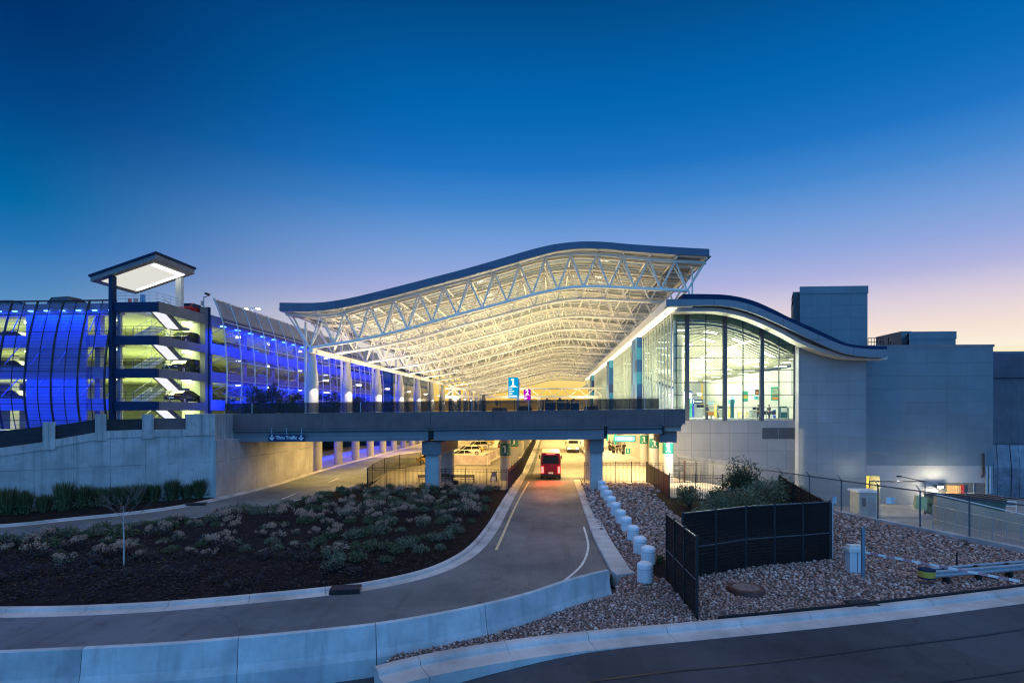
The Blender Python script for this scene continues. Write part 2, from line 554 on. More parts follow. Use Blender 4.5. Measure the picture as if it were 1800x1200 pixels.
def fill(name, poly, step, zf, mat, kind='structure'):
    pts = [Vector((p[0], p[1])) for p in poly]
    n = len(pts)
    xs = [p.x for p in pts]; ys = [p.y for p in pts]
    x = min(xs)
    while x < max(xs):
        y = min(ys)
        while y < max(ys):
            jx, jy = x + random.uniform(-.3, .3) * step, y + random.uniform(-.3, .3) * step
            if inpoly(jx, jy, pts) and edgedist(jx, jy, pts) > step * .35: pts.append(Vector((jx, jy)))
            y += step
        x += step
    v, e, f, *_ = geometry.delaunay_2d_cdt(pts, [(i, (i + 1) % n) for i in range(n)], [list(range(n))], 1, 1e-4)
    m = MB(); m.add([(p.x, p.y, zf(p.x, p.y)) for p in v], [tuple(q) for q in f])
    o = m.build(name, mat, fix=False, smooth_=True)
    if sum(p.normal.z for p in o.data.polygons) < 0: o.data.flip_normals()
    return tag(o, kind=kind)
def glyph_one(size, mat, name, depth=.01):
    """a slab-serif figure 1 in the local XY plane"""
    h, w = size * .72, size
    m = MB()
    m.prism([(-.075 * w, -h / 2 + .1 * w), (.075 * w, -h / 2 + .1 * w), (.075 * w, h / 2), (-.075 * w, h / 2)], 'xy', -depth, depth)
    m.prism([(-.21 * w, -h / 2), (.21 * w, -h / 2), (.21 * w, -h / 2 + .1 * w), (-.21 * w, -h / 2 + .1 * w)], 'xy', -depth, depth)
    m.prism([(-.20 * w, h / 2 - .19 * w), (-.0755 * w, h / 2 - .13 * w), (-.0755 * w, h / 2), (-.11 * w, h / 2), (-.20 * w, h / 2 - .07 * w)], 'xy', -depth, depth)
    return m.build(name, mat)
def text_mesh(txt, size, mat, name, depth=.01, align='CENTER', bold=0.0):
    c = bpy.data.curves.new(name, 'FONT')
    c.body = txt; c.size = size; c.extrude = depth; c.align_x = align; c.align_y = 'CENTER'; c.offset = bold
    c.resolution_u = 3
    o = bpy.data.objects.new(name, c); COL.objects.link(o)
    dg = bpy.context.evaluated_depsgraph_get()
    me = bpy.data.meshes.new_from_object(o.evaluated_get(dg))
    bpy.data.objects.remove(o); bpy.data.curves.remove(c)
    me.materials.clear(); me.materials.append(mat)
    r = bpy.data.objects.new(name, me); COL.objects.link(r)
    return r
# ------------------------------------------------------------------ material library
M = dict(
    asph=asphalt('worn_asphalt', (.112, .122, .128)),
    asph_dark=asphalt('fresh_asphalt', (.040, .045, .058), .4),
    apron=concrete('road_concrete', (.36, .33, .29), .3, .1),
    paving=concrete('paving_concrete', (.42, .38, .33), .3, .1),
    kerb=concrete('kerb_concrete', (.54, .51, .49), .8, .2),
    barrier=concrete('barrier_concrete', (.52, .55, .56), .85, 1.0),
    wall=concrete('wall_concrete', (.50, .47, .45), .6, .9, boards=2.45),
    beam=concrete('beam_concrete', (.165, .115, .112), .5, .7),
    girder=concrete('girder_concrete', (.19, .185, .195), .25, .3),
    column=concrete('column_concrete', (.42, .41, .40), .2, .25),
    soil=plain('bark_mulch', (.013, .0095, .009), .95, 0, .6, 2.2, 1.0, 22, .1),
    ground=plain('ground_soil', (.12, .11, .10), .9, 0, .3, .05, .3, 5),
    yard=concrete('yard_concrete', (.30, .29, .27), .4, .1),
    gravelbase=plain('gravel_bed', (.12, .08, .07), .95, 0, .5, 9, 1.0, 9, .2),
    black=plain('black_metal', (.010, .010, .012), .6, 0, .2),
    brown=plain('brown_metal', (.05, .025, .022), .5, 0, .2, 2),
    white=plain('white_paint', (.80, .79, .76), .45, 0, .05),
    steelw=plain('white_steel', (.78, .72, .60), .45, 0, .05),
    steel=plain('grey_steel', (.42, .43, .45), .45, .5, .12),
    galv=plain('galvanised_steel', (.50, .52, .54), .42, .75, .15, 4),
    navy=plain('navy_metal', (.012, .03, .075), .8, 0, .15, 1, 0, 1, .15),
    fascia=panels('dark_blue_fascia', (.06, .085, .135), 4.4, 3.0, 'x', .03, .4, .08, .5),
    bluepost=plain('navy_sign_face', (.012, .028, .085), .5, 0, .08),
    markw=plain('road_marking', (.62, .62, .58), .7, 0, .25, 3),
    marky=plain('yellow_marking', (.62, .50, .28), .7, 0, .25, 3),
    rubber=plain('tyre_rubber', (.012, .012, .012), .8, 0, .2),
    rim=plain('wheel_rim', (.45, .45, .47), .35, .8, .1),
    carglass=plain('dark_car_glass', (.01, .012, .014), .06, 0, .1, 1, 0, 1, .8),
    tail=emit('red_tail_lamp', (1, .035, .03), 14.0),
    tail_off=plain('red_lens', (.3, .01, .01), .25),
    headl=emit('lit_headlamp', (1, .93, .75), 7.0),
    head_off=plain('clear_lens', (.6, .6, .62), .15),
    mesh_black=screen('black_mesh', (.007, .005, .005), .89, .16, 0, .3, .95),
    mesh_deck=screen('black_deck_mesh', (.012, .010, .012), .66, 0, 0, .3),
    mesh_slat=screen('dark_slat_mesh', (.012, .014, .02), .96, .13, 0, .3),
    chain=screen('chain_link', (.35, .36, .37), .17, 0, 0, .2, .5, 2, .4),
    teal=plain('teal_band', (.006, .135, .125), .5, 0, .08),
    dsteel=plain('weathered_steel', (.09, .10, .115), .6, .2, .2, 3),
    tar=plain('tar_seal', (.018, .018, .022), .45, 0, .3, 5),
    yellow=plain('yellow_paint', (.55, .36, .05), .45, 0, .1),
)

def zg(x, y):
    """the gravel bank rises gently towards the overpass"""
    t = max(0, min(1, (y - 34) / 22.0))
    return .02 + .43 * t * t * (3 - 2 * t)
FL0 = (14.1, 66.0)                    # the perimeter fence line starts at the terminal corner
FU = (0.363, -0.932)
def FL(t): return (FL0[0] + FU[0] * t, FL0[1] + FU[1] * t)

# ------------------------------------------------------------------ ground: one stepped sheet (service yard 2.5 m lower)
gm = MB()
a, b = FL(290), FL(0)
gm.add([(-4000, a[1], -.7), (a[0], a[1], -.7), (b[0], b[1], -.7), (14.3, 700, -.7), (14.3, 5000, -.7), (-4000, 5000, -.7),
        (a[0], a[1], -2.5), (b[0], b[1], -2.5), (14.3, 700, -2.5), (14.3, 5000, -2.5), (4000, 5000, -2.5), (4000, a[1], -2.5)],
       [(0, 1, 2, 3, 4, 5), (6, 11, 10, 9, 8, 7), (1, 6, 7, 2), (2, 7, 8, 3), (3, 8, 9, 4)])
tag(gm.build('ground', M['ground'], fix=False), kind='structure')
yd = [FL(60), (90, FL(60)[1]), (90, 120), (14.5, 120), (14.5, 66)]
sheet('service_yard_pavement', yd, -2.49, M['yard'])

# ------------------------------------------------------------------ roads
A_left = smooth([G(*p) for p in [(-450, 1082), (-200, 1085), (0, 1085), (130, 1082), (280, 1074), (420, 1062), (560, 1048), (660, 1035), (760, 1012), (820, 986), (855, 958), (880, 922), (900, 882), (917, 850), (930, 826)]], 5)
A_left += [(-2.5, 100, 0), (-2.4, 345, 0)]
A_right = smooth([G(*p) for p in [(1074, 1006), (1058, 975), (1043, 945), (1025, 895), (1014, 862), (1008, 845)]], 5)
jt = [(-380, 1158), (-150, 1151), (0, 1143), (148, 1136), (300, 1128), (420, 1118), (550, 1106), (660, 1094), (760, 1078), (850, 1060), (930, 1040), (1000, 1017), (1067, 1000)]
jpx = smooth(jt, 8)
jline = [G(p[0], p[1], 1.07)[:2] + (0.0,) for p in jpx]
sheet('road', A_left + [(-2.4, 346, 0), (6.5, 346, 0), (6.5, 70, 0)] + A_right[::-1] + [(jline[-1][0], jline[-1][1], 0)] + jline[::-1], 0.0, M['asph'])
B_far = smooth([G(*p) for p in [(-420, 940), (-200, 936), (0, 927), (120, 915), (240, 903), (330, 890), (400, 875), (480, 855), (550, 833), (600, 818)]], 5) + [(-30.3, 130, 0), (-30.3, 345, 0)]
B_near = smooth([G(*p) for p in [(-420, 968), (-200, 962), (0, 952), (60, 946), (200, 930), (330, 912), (430, 898), (520, 880), (590, 862), (645, 847), (682, 826)]], 5) + [(-21.6, 100, 0), (-21.5, 345, 0)]
o = sheet('road', B_far + B_near[::-1], 0.0, M['asph'])
# concrete lanes under the terminal deck
sheet('road_apron', [(-2.0, 69, 0), (6.4, 69, 0), (6.4, 345, 0), (-2.0, 345, 0)], .005, M['apron'])
sheet('road_apron', [(-21.8, 96, 0), (-30.2, 96, 0), (-30.2, 345, 0), (-21.6, 345, 0)], .005, M['apron'])
# the near road at the bottom of the picture
ck = smooth([G(*p, .2) for p in [(657, 1170), (740, 1150), (860, 1129), (1000, 1111), (1225, 1091), (1400, 1075), (1520, 1063), (1660, 1047), (1800, 1030), (1960, 1010)]], 5)
ckg = [(p[0], p[1], 0.0) for p in ck]
front = [(p[0], p[1], 0) for p in jline if p[0] < ckg[0][0] - .3] + [(p[0], p[1] - .3, 0) for p in ckg] + [(60, 24, 0), (60, -40, 0), (-60, -40, 0), (-60, jline[0][1], 0)]
def frontz(x, y):
    t = max(0, min(1, (x + 6) / 9.0)); return -.55 + .54 * t * t * (3 - 2 * t)
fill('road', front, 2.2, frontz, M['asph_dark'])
for k, (dz, w) in enumerate(((2.1, .05), (4.6, .035), (7.4, .05))):
    q = [(p[0], p[1] - 1.2 - dz + .05 * math.sin(p[0] * .7 + k)) for p in ckg[2::2]]
    m = MB(); m.add([(x, y + s * w, frontz(x, y) + .02) for s in (-1, 1) for x, y in q], [(i, i + 1, len(q) + i + 1, len(q) + i) for i in range(len(q) - 1)])
    tag(m.build('road_seam', M['tar'], fix=False), kind='structure')

# kerbs
def kerb_run(pts, prof, mat, seg=3.1, limit=95, start=.6):
    """kerb cast in separate lengths with open joints; beyond the limit it runs on in one piece"""
    pts = [Vector(p) for p in pts]
    L = [0.0]
    for a, b in zip(pts[:-1], pts[1:]): L.append(L[-1] + (b - a).length)
    def at(t):
        for k in range(len(pts) - 1):
            if t <= L[k + 1] + 1e-9: return pts[k].lerp(pts[k + 1], (t - L[k]) / max(1e-9, L[k + 1] - L[k]))
        return pts[-1]
    t = 0.0
    while t < L[-1] - .05:
        e = L[-1] if t > limit else min(L[-1], t + (start if t == 0 else seg))
        run = [at(t + .009)] + [p for p, l in zip(pts, L) if t + .05 < l < e - .05] + [at(e - .009)]
        tag(MB().sweep(run, prof).build('kerb', mat), kind='structure')
        t = e
kprof = [(0, -.6), (0, .006), (.55, .012), (.60, .13), (.63, .15), (.86, .15), (.86, -.6)]
kerb_run(A_left, kprof, M['kerb'])
e0 = A_right[0]; kr = [(e0[0] + .22, e0[1] - .75, -.02), (e0[0] + .08, e0[1] - .3, -.005)] + list(A_right)
kerb_run(kr, [(0, -.6), (0, .12), (-.04, .15), (-.95, .17), (-.95, -.6)], M['kerb'], 2.4)
tag(MB().sweep(B_far, [(0, -.05), (0, .006), (.35, .012), (.38, .14), (.58, .15), (.58, -.05)]).build('kerb', M['kerb']), kind='structure')
tag(MB().sweep(B_near, [(0, -.05), (0, .005), (-.3, .010), (-.33, .13), (-.5, .14), (-.5, -.05)]).build('kerb', M['kerb']), kind='structure')
kerb_run(ckg, [(0, -.6), (0, .2), (-.05, .215), (-.27, .21), (-.32, .19), (-.37, .12), (-.40, .03), (-.46, .012), (-1.15, .0), (-1.15, -.6)], M['kerb'], 3.0, 200, 1.4)
fl = [FL(t) + (0.0,) for t in (0, 6, 12, 18, 24, 30, 36, 42, 50, 60)]
tag(MB().sweep(fl, [(-.26, -2.5), (-.26, .34), (.26, .34), (.26, -2.5)]).build('kerb', M['kerb']), kind='structure')

# road markings
def ribbon(name, pts, w, mat, z=.004):
    pts = [(p[0], p[1], z) for p in pts]
    m = MB(); m.sweep(pts, [(-w / 2, 0), (w / 2, 0)], caps=False, closed=False)
    o = m.build(name, mat, fix=False)
    if sum(p.normal.z for p in o.data.polygons) < 0: o.data.flip_normals()
    return tag(o, kind='structure')
ribbon('road_marking', smooth([G(*p) for p in [(1026, 925), (1033, 950), (1033, 968), (1024, 990), (1008, 1007), (985, 1025)]], 6), .13, M['markw'])
ribbon('road_marking', smooth([G(*p) for p in [(930, 846), (915, 872), (902, 898), (888, 930), (872, 966)]], 5), .16, M['marky'])
for q in [((495, 877), (520, 867)), ((578, 847), (595, 840)), ((350, 908), (385, 901)), ((640, 823), (652, 819))]:
    ribbon('road_marking', [G(*q[0]), G(*q[1])], .13, M['markw'])

# ------------------------------------------------------------------ planting island, strip under the wall
bed_in = [(p[0] + 0, p[1], 0) for p in A_left]
def offset(pts, o):
    out = []
    for i, p in enumerate(pts):
        a, b = pts[max(i - 1, 0)], pts[min(i + 1, len(pts) - 1)]
        dx, dy = b[0] - a[0], b[1] - a[1]; l = math.hypot(dx, dy) or 1
        out.append((p[0] - dy / l * o, p[1] + dx / l * o))
    return out
ib = [p for p in offset(A_left, .80) if p[1] < 56.2]
ob = [p for p in offset(B_near, -.46) if p[1] < 56.8]
bed = ib + [(-5.0, 57.2), (-12, 57.4), (-18.5, 57.2)] + ob[::-1]
def bedz(x, y):
    d = min(2.6, edgedist(x, y, bed))
    return .09 + .42 * (d / 2.6) ** .8 + .05 * math.sin(x * 1.9) * math.sin(y * 1.7)
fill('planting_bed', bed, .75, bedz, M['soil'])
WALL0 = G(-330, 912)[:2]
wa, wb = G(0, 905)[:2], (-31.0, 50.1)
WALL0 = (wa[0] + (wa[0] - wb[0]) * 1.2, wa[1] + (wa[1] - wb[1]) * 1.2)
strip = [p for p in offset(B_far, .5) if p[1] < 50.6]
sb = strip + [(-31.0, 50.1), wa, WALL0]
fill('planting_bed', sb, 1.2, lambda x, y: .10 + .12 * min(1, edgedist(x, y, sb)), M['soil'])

# ------------------------------------------------------------------ paved areas under the deck
pl = [G(650, 857)[:2], (-12, 57.4), G(888, 863)[:2]] + [p for p in offset(A_left, .8) if p[1] > 57.5] + [(-21.1, 345), (-21.1, 100), (-21.4, 76)]
sheet('pavement', pl, .13, M['paving'])
sheet('pavement', [(3.3, 59.6), (14.2, 59.6), (14.2, 345), (6.9, 345), (6.9, 74), (4.5, 68)], .46, M['paving'])
tag(MB().sweep([(4.5, 68, 0), (6.7, 74, 0), (6.7, 345, 0)], [(.2, -.1), (.2, .45), (.15, .48), (-.15, .48), (-.15, -.1)]).build('kerb', M['kerb']), kind='structure')
sheet('pavement', [(-31.2, 73), (-44, 73), (-44, 345), (-31.2, 345)], .12, M['apron'])

# gravel bank
gp = [p[:2] for p in offset(A_right, -.6)][::-1]
gravel = [(3.6, 59.7)] + gp + [(jline[-1][0] + .3, jline[-1][1])] + [(p[0], p[1] - .25) for p in jline[::-1] if p[0] > ckg[0][0] + .2] + [p[:2] for p in ckg] + [FL(42), FL(36), FL(30), FL(20), FL(10), FL(5), (13.9, 59.7)]
fill('gravel_bank', gravel, 1.1, zg, M['gravelbase'])
soilp = [G(1148, 868, .35)[:2], G(1172, 892, .3)[:2], G(1203, 914, .2)[:2], G(1290, 930, .1)[:2], G(1450, 922, .1)[:2], G(1440, 885, .15)[:2], G(1385, 858, .3)[:2], G(1250, 866, .35)[:2]]
fill('planting_bed', soilp, 1.2, lambda x, y: zg(x, y) + .05, M['soil'])
soil2 = [G(1140, 990)[:2], G(1172, 985)[:2], G(1178, 1022)[:2], G(1150, 1015)[:2]]
fill('planting_bed', soil2, .5, lambda x, y: zg(x, y) + .05, M['soil'])
pad = [G(1139, 848, .45)[:2], G(1180, 878, .3)[:2], G(1262, 881, .3)[:2], FL(9), FL(5.5)]
tag(MB().prism(pad, 'xy', .1, .52).build('pavement', M['paving']), kind='structure')

# loose stones on the bank (one uncountable mass)
def stones():
    rng = np.random.default_rng(3)
    t = (1 + 5 ** .5) / 2
    base = np.array([(-1, t, 0), (1, t, 0), (-1, -t, 0), (1, -t, 0), (0, -1, t), (0, 1, t), (0, -1, -t), (0, 1, -t), (t, 0, -1), (t, 0, 1), (-t, 0, -1), (-t, 0, 1)], float)
    base /= np.linalg.norm(base[0])
    faces = np.array([(0, 11, 5), (0, 5, 1), (0, 1, 7), (0, 7, 10), (0, 10, 11), (1, 5, 9), (5, 11, 4), (11, 10, 2), (10, 7, 6), (7, 1, 8), (3, 9, 4), (3, 4, 2), (3, 2, 6), (3, 6, 8), (3, 8, 9), (4, 9, 5), (2, 4, 11), (6, 2, 10), (8, 6, 7), (9, 8, 1)])
    pts = []
    xs = [p[0] for p in gravel]; ys = [p[1] for p in gravel]
    y = min(ys)
    while y < 59.6:
        st = .125 if y < 25 else (.16 if y < 34 else (.23 if y < 45 else .34))
        x = min(xs)
        while x < max(xs):
            px, py = x + rng.uniform(-.5, .5) * st, y + rng.uniform(-.5, .5) * st
            if inpoly(px, py, gravel) and not inpoly(px, py, soilp) and not inpoly(px, py, pad) and not inpoly(px, py, soil2):
                pts.append((px, py, st))
            x += st
        y += st
    V = np.empty((len(pts) * 12, 3)); Fc = np.empty((len(pts) * 20, 3), int)
    for i, (x, y, st) in enumerate(pts):
        q, _ = np.linalg.qr(rng.normal(size=(3, 3)))
        r = st * rng.uniform(.28, .5) * (1.7 if rng.random() < .22 else 1.15) * np.array([1, rng.uniform(.65, 1), rng.uniform(.5, .9)])
        v = (base * (1 + rng.uniform(-.18, .18, (12, 1)))) * r @ q
        v[:, 2] *= .8
        V[i * 12:(i + 1) * 12] = v + (x, y, zg(x, y) + st * rng.uniform(.05, .3))
        Fc[i * 20:(i + 1) * 20] = faces + i * 12
    me = bpy.data.meshes.new('gravel')
    me.vertices.add(len(V)); me.vertices.foreach_set('co', V.ravel())
    me.loops.add(Fc.size); me.loops.foreach_set('vertex_index', Fc.ravel())
    me.polygons.add(len(Fc)); me.polygons.foreach_set('loop_start', np.arange(0, Fc.size, 3)); me.polygons.foreach_set('loop_total', np.full(len(Fc), 3))
    me.update(); me.validate()
    tg = NT('river_stones')
    gn = tg.n('ShaderNodeNewGeometry')
    rr = tg.n('ShaderNodeValToRGB'); rr.color_ramp.interpolation = 'LINEAR'
    for p, c in ((.2, (.31, .175, .14)), (.45, (.44, .255, .20)), (.62, (.25, .165, .15)), (.8, (.46, .30, .245))):
        e = rr.color_ramp.elements.new(p); e.color = c + (1,)
    rr.color_ramp.elements[0].color = (.10, .07, .062, 1); rr.color_ramp.elements[-1].color = (.62, .48, .42, 1)
    tg.l(gn.outputs['Random Per Island'], rr.inputs[0])
    me.materials.append(tg.done(tg.bsdf(rr.outputs[0], .85, 0, .3)))
    o = bpy.data.objects.new('gravel', me); COL.objects.link(o)
    tag(o, 'loose pinkish river stones covering the bank', 'gravel', kind='stuff')
    return len(pts)
print('stones', stones())

# ------------------------------------------------------------------ concrete traffic barriers along the road
def jersey_profile():
    h = [(-.31, -.6), (-.29, .05), (-.21, .30), (-.10, 1.05), (-.08, 1.07)]
    return h + [(-a, b) for a, b in h[::-1]]
def cut(p0, p1):
    pts = []
    for i in range(25):
        px = p0 + (p1 - p0) * i / 24
        for a, b in zip(jpx[:-1], jpx[1:]):
            if a[0] <= px <= b[0]:
                t = (px - a[0]) / (b[0] - a[0]); py = a[1] + t * (b[1] - a[1]); break
        pts.append(G(px, py, 1.07)[:2] + (-.012,))
    return pts
JL = ['concrete barrier section farthest left, running out of the frame', 'concrete barrier section between the two leftmost vertical joints', 'middle concrete barrier section directly left of the kerb end',
      'concrete barrier section with gravel heaped against its foot', 'end section of concrete barrier beside the last white bollard']
for lab, (a, b) in zip(JL, [(-380, 147.5), (148.7, 419.4), (420.6, 659.3), (660.5, 849.5), (850.6, 1067)]):
    pts = cut(a, b)
    mid = pts[12]
    m = MB(); m.sweep(pts, jersey_profile())
    o = m.build('concrete_barrier', M['barrier'], loc=(mid[0], mid[1], 0))
    tag(o, lab, 'barrier', 'concrete barriers along the exit road')
    e = Vector(pts[0]); f = Vector(pts[-1])

# storm drains
def drain(name, c, dirv, label, ln=1.5):
    d = Vector((dirv[0], dirv[1], 0)).normalized(); n = Vector((-d.y, d.x, 0))
    r = thing(name, label, 'storm drain', c)
    c = Vector(c)
    MB().beam(c + Vector((0, 0, .195)) - d * ln / 2 + n * .3, c + Vector((0, 0, .195)) + d * ln / 2 + n * .3, .75, .07).build('hood', M['black'], r)
    MB().beam(c + Vector((0, 0, .09)) - d * ln / 2 - n * .1, c + Vector((0, 0, .09)) + d * ln / 2 - n * .1, .05, .13).build('inlet', M['rubber'], r)
    return r
p = G(1525, 1073); drain('storm_drain', (p[0], p[1], .0), (1, .22), 'dark storm drain opening in the kerb of the nearest road', 1.0)
p = G(606, 1043); drain('storm_drain', (p[0], p[1], -.03), (1, .2), 'dark storm drain opening in the kerb of the planting island', 1.3)
p = G(340, 889); drain('storm_drain', (p[0], p[1] + .25, -.06), (1, .35), 'dark storm drain opening in the kerb below the retaining wall', 1.6)

# white bollards
bol = [(1134, 1023), (1139, 991), (1125, 972), (1112.5, 950), (1101, 933), (1091, 919), (1082.5, 904.6), (1075, 893), (1068.5, 881), (1062.6, 872), (1058, 862), (1053.6, 855)]
BL = ['white domed bollard nearest the camera, beside the barrier end', 'second white bollard from the camera, behind the nearest one', 'third white bollard counting from the barrier end', 'fourth white bollard counting from the barrier end, with a dark mark',
      'fifth white bollard counting from the barrier end', 'sixth white bollard in the row, halfway along the gravel', 'seventh white bollard counting from the barrier end', 'eighth white bollard counting from the barrier end',
      'ninth white bollard counting from the barrier end', 'tenth white bollard, third from the overpass column', 'eleventh white bollard, next to last at the overpass column', 'last white bollard, touching the foot of the overpass column in view']
bp = None
for (px, py), lab in zip(bol, BL):
    x, y, _ = G(px, py, 0.0)
    h = zg(x, y); x, y, _ = G(px, py, h)
    if bp is None:
        bp = thing('bollard', lab, 'bollard', (0, 0, 0), 'white bollards on the gravel bank')
        MB().lathe([(.37, -.1), (.37, .60), (.33, .612), (.33, .668)], n=28).build('post', concrete('bollard_paint', (.72, .71, .71), .5, .8), bp, True)
        MB().lathe([(.335, .67), (.37, .675), (.37, .82), (.36, .855), (.31, .91), (.22, .955), (.1, .98), (.02, .985)], n=28).build('cap', concrete('bollard_cap_paint', (.78, .78, .79), .3, .3), bp, True)
        o = bp
    else: o = copy_tree(bp)
    o.location = (x, y, h); o['label'] = lab
    o.rotation_euler = (random.uniform(-.025, .025), random.uniform(-.025, .025), random.uniform(0, 6))

# low round manhole ring
x, y, _ = G(1312, 1042)
r = thing('manhole', 'low rusty manhole ring standing in the gravel', 'manhole', (x, y, 0))
MB().lathe([(.80, -.1), (.78, .2), (.74, .27), (.66, .28)], (x, y, 0), 28).build('ring', plain('rusty_iron', (.10, .045, .032), .8, .1, .5, 4, .6), r, True)
MB().lathe([(.655, .1), (.655, .275), (.5, .285), (.02, .285)], (x, y, 0), 28).build('cover', plain('iron_cover', (.20, .145, .13), .8, .1, .4, 5, .4), r, True)
# landscape edging behind the near kerb
i0 = next(i for i, p in enumerate(ckg) if p[0] > G(1225, 1091)[0])
e = MB(); e.sweep([(p[0], p[1] + .12, .0) for p in ckg[i0:]], [(-.04, -.1), (-.04, .27), (.04, .27), (.04, -.1)])
tag(e.build('landscape_edging', M['black'], loc=(ckg[i0][0], ckg[i0][1], 0)), 'black plastic edging strip between gravel and the near kerb', 'edging')
ORD = ['first', 'second', 'third', 'fourth', 'fifth', 'sixth', 'seventh', 'eighth', 'ninth', 'tenth', 'eleventh', 'twelfth', 'thirteenth', 'fourteenth', 'fifteenth', 'sixteenth', 'seventeenth', 'eighteenth', 'nineteenth', 'twentieth']
# ------------------------------------------------------------------ overpass bridge in front of the terminal
BY = 54.0
bx0, bx1 = atY(405, BY)[0], atY(1205, BY)[0]
def bs(x): return (x - bx0) / (bx1 - bx0) * .48       # the bridge climbs a little to the right
BR = thing('overpass_bridge', 'grey concrete overpass crossing above the exit road, with black mesh railing', 'bridge', (bx0, BY, 0))
def bar(m, x0, x1, y0, y1, z0, z1):
    vs = [(x, y, z + bs(x)) for x in (x0, x1) for y in (y0, y1) for z in (z0, z1)]
    m.add(vs, [(0, 1, 3, 2), (4, 6, 7, 5), (0, 4, 5, 1), (2, 3, 7, 6), (0, 2, 6, 4), (1, 5, 7, 3)])
cut_px = [405, 566, 757, 911, 1064, 1168, 1205]
for a, b in zip(cut_px[:-1], cut_px[1:]):
    m = MB(); xa, xb = atY(a, BY)[0], atY(b, BY)[0]
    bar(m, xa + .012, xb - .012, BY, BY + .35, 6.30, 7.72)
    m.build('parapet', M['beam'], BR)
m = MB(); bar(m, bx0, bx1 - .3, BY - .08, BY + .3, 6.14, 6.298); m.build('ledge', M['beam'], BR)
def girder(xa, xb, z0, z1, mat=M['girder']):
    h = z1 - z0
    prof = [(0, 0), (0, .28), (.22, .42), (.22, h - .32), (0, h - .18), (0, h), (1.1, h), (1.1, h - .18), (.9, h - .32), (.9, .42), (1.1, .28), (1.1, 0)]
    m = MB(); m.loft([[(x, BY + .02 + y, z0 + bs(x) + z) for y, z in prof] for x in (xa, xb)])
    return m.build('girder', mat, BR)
xg = atY(1062, BY)[0]
xm = atY(757, BY)[0]
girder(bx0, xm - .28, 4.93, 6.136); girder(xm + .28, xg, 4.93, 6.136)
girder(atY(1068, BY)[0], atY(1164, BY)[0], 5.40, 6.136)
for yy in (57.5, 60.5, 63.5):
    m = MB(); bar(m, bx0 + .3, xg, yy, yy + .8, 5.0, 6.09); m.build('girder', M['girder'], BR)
m = MB(); bar(m, xm - .27, xm + .27, BY + .5, BY + 1.1, 5.0, 6.12); m.build('bearing', M['black'], BR)
m = MB(); bar(m, xg + .02, xg + .3, BY + .3, BY + 1.0, 5.0, 6.12); m.build('bearing', M['black'], BR)
m = MB(); bar(m, atY(1164.6, BY)[0], atY(1168.5, BY)[0], BY + .1, BY + .8, 5.35, 6.1); m.build('bearing', M['black'], BR)
def rsq(x, y, w, z0, z1, c=.12):
    h = w / 2
    return [[(x + a, y + b, z) for a, b in ((-h + c, -h), (h - c, -h), (h, -h + c), (h, h - c), (h - c, h), (-h + c, h), (-h, h - c), (-h, -h + c))] for z in (z0, z1)]
def pier(px, w, capw, ztop, zc, y0, y1, cols):
    x = atY(px, y0)[0]
    cap = None
    for i, yy in enumerate(cols):
        m = MB(); m.loft(rsq(x, yy, w, 0, zc)); c = m.build('column', M['column'], BR)
        if i == 0:
            m = MB(); m.box(x - capw / 2, y0, zc + .002, x + capw / 2, y1, ztop)
            m.build('cap', M['girder'], c)
    return x
pier(758, 1.36, 1.86, 5.02, 3.72, 54.7, 65.2, (55.7, 63.6))
pier(1049, 1.20, 1.34, 5.45, 4.05, 54.7, 64, (55.6, 63.0))
xe = atY(1175, 54.8)[0]
m = MB(); m.box(xe - .8, 54.9, 5.0, xe + .8, 58, 6.56); m.build('cap', M['girder'], BR)
# railing of dark mesh on the parapet
x = bx0 - .6; i = 0
xr = atY(1166, BY)[0]
while x < xr - .4:
    nx = min(x + 1.36, xr)
    bz = 7.72
    m = MB(); vs = [(q, BY + .17 + e, bz + bs(q) + z) for q in (x, nx) for e in (0, .02) for z in (.03, .97)]
    m.add(vs, [(0, 1, 3, 2), (4, 6, 7, 5), (0, 4, 5, 1), (2, 3, 7, 6), (0, 2, 6, 4), (1, 5, 7, 3)])
    m.build('railing_mesh', M['mesh_deck'], BR)
    p = MB(); p.box(x - .025, BY + .12, bz + bs(x), x + .025, BY + .17, bz + bs(x) + 1.0)
    p.build('railing_post', M['steel'] if i % 4 == 2 else M['black'], BR)
    x = nx; i += 1
p = MB(); p.beam((bx0 - .6, BY + .14, 8.72 + bs(bx0 - .6)), (xr, BY + .14, 8.72 + bs(xr)), .05, .04); p.build('railing_rail', M['black'], BR)

# upper roadway deck
tag(MB().box(-31.2, BY + .36, 6.1, 12.4, 65.3, 6.9).box(-31.2, 65.302, 6.1, 13.9, 350, 6.9).build('upper_roadway', M['apron'], fix=True), kind='structure')
ribbon('road_marking', [(-14, 56, 0), (-14, 340, 0)], .15, M['markw'], 6.906)

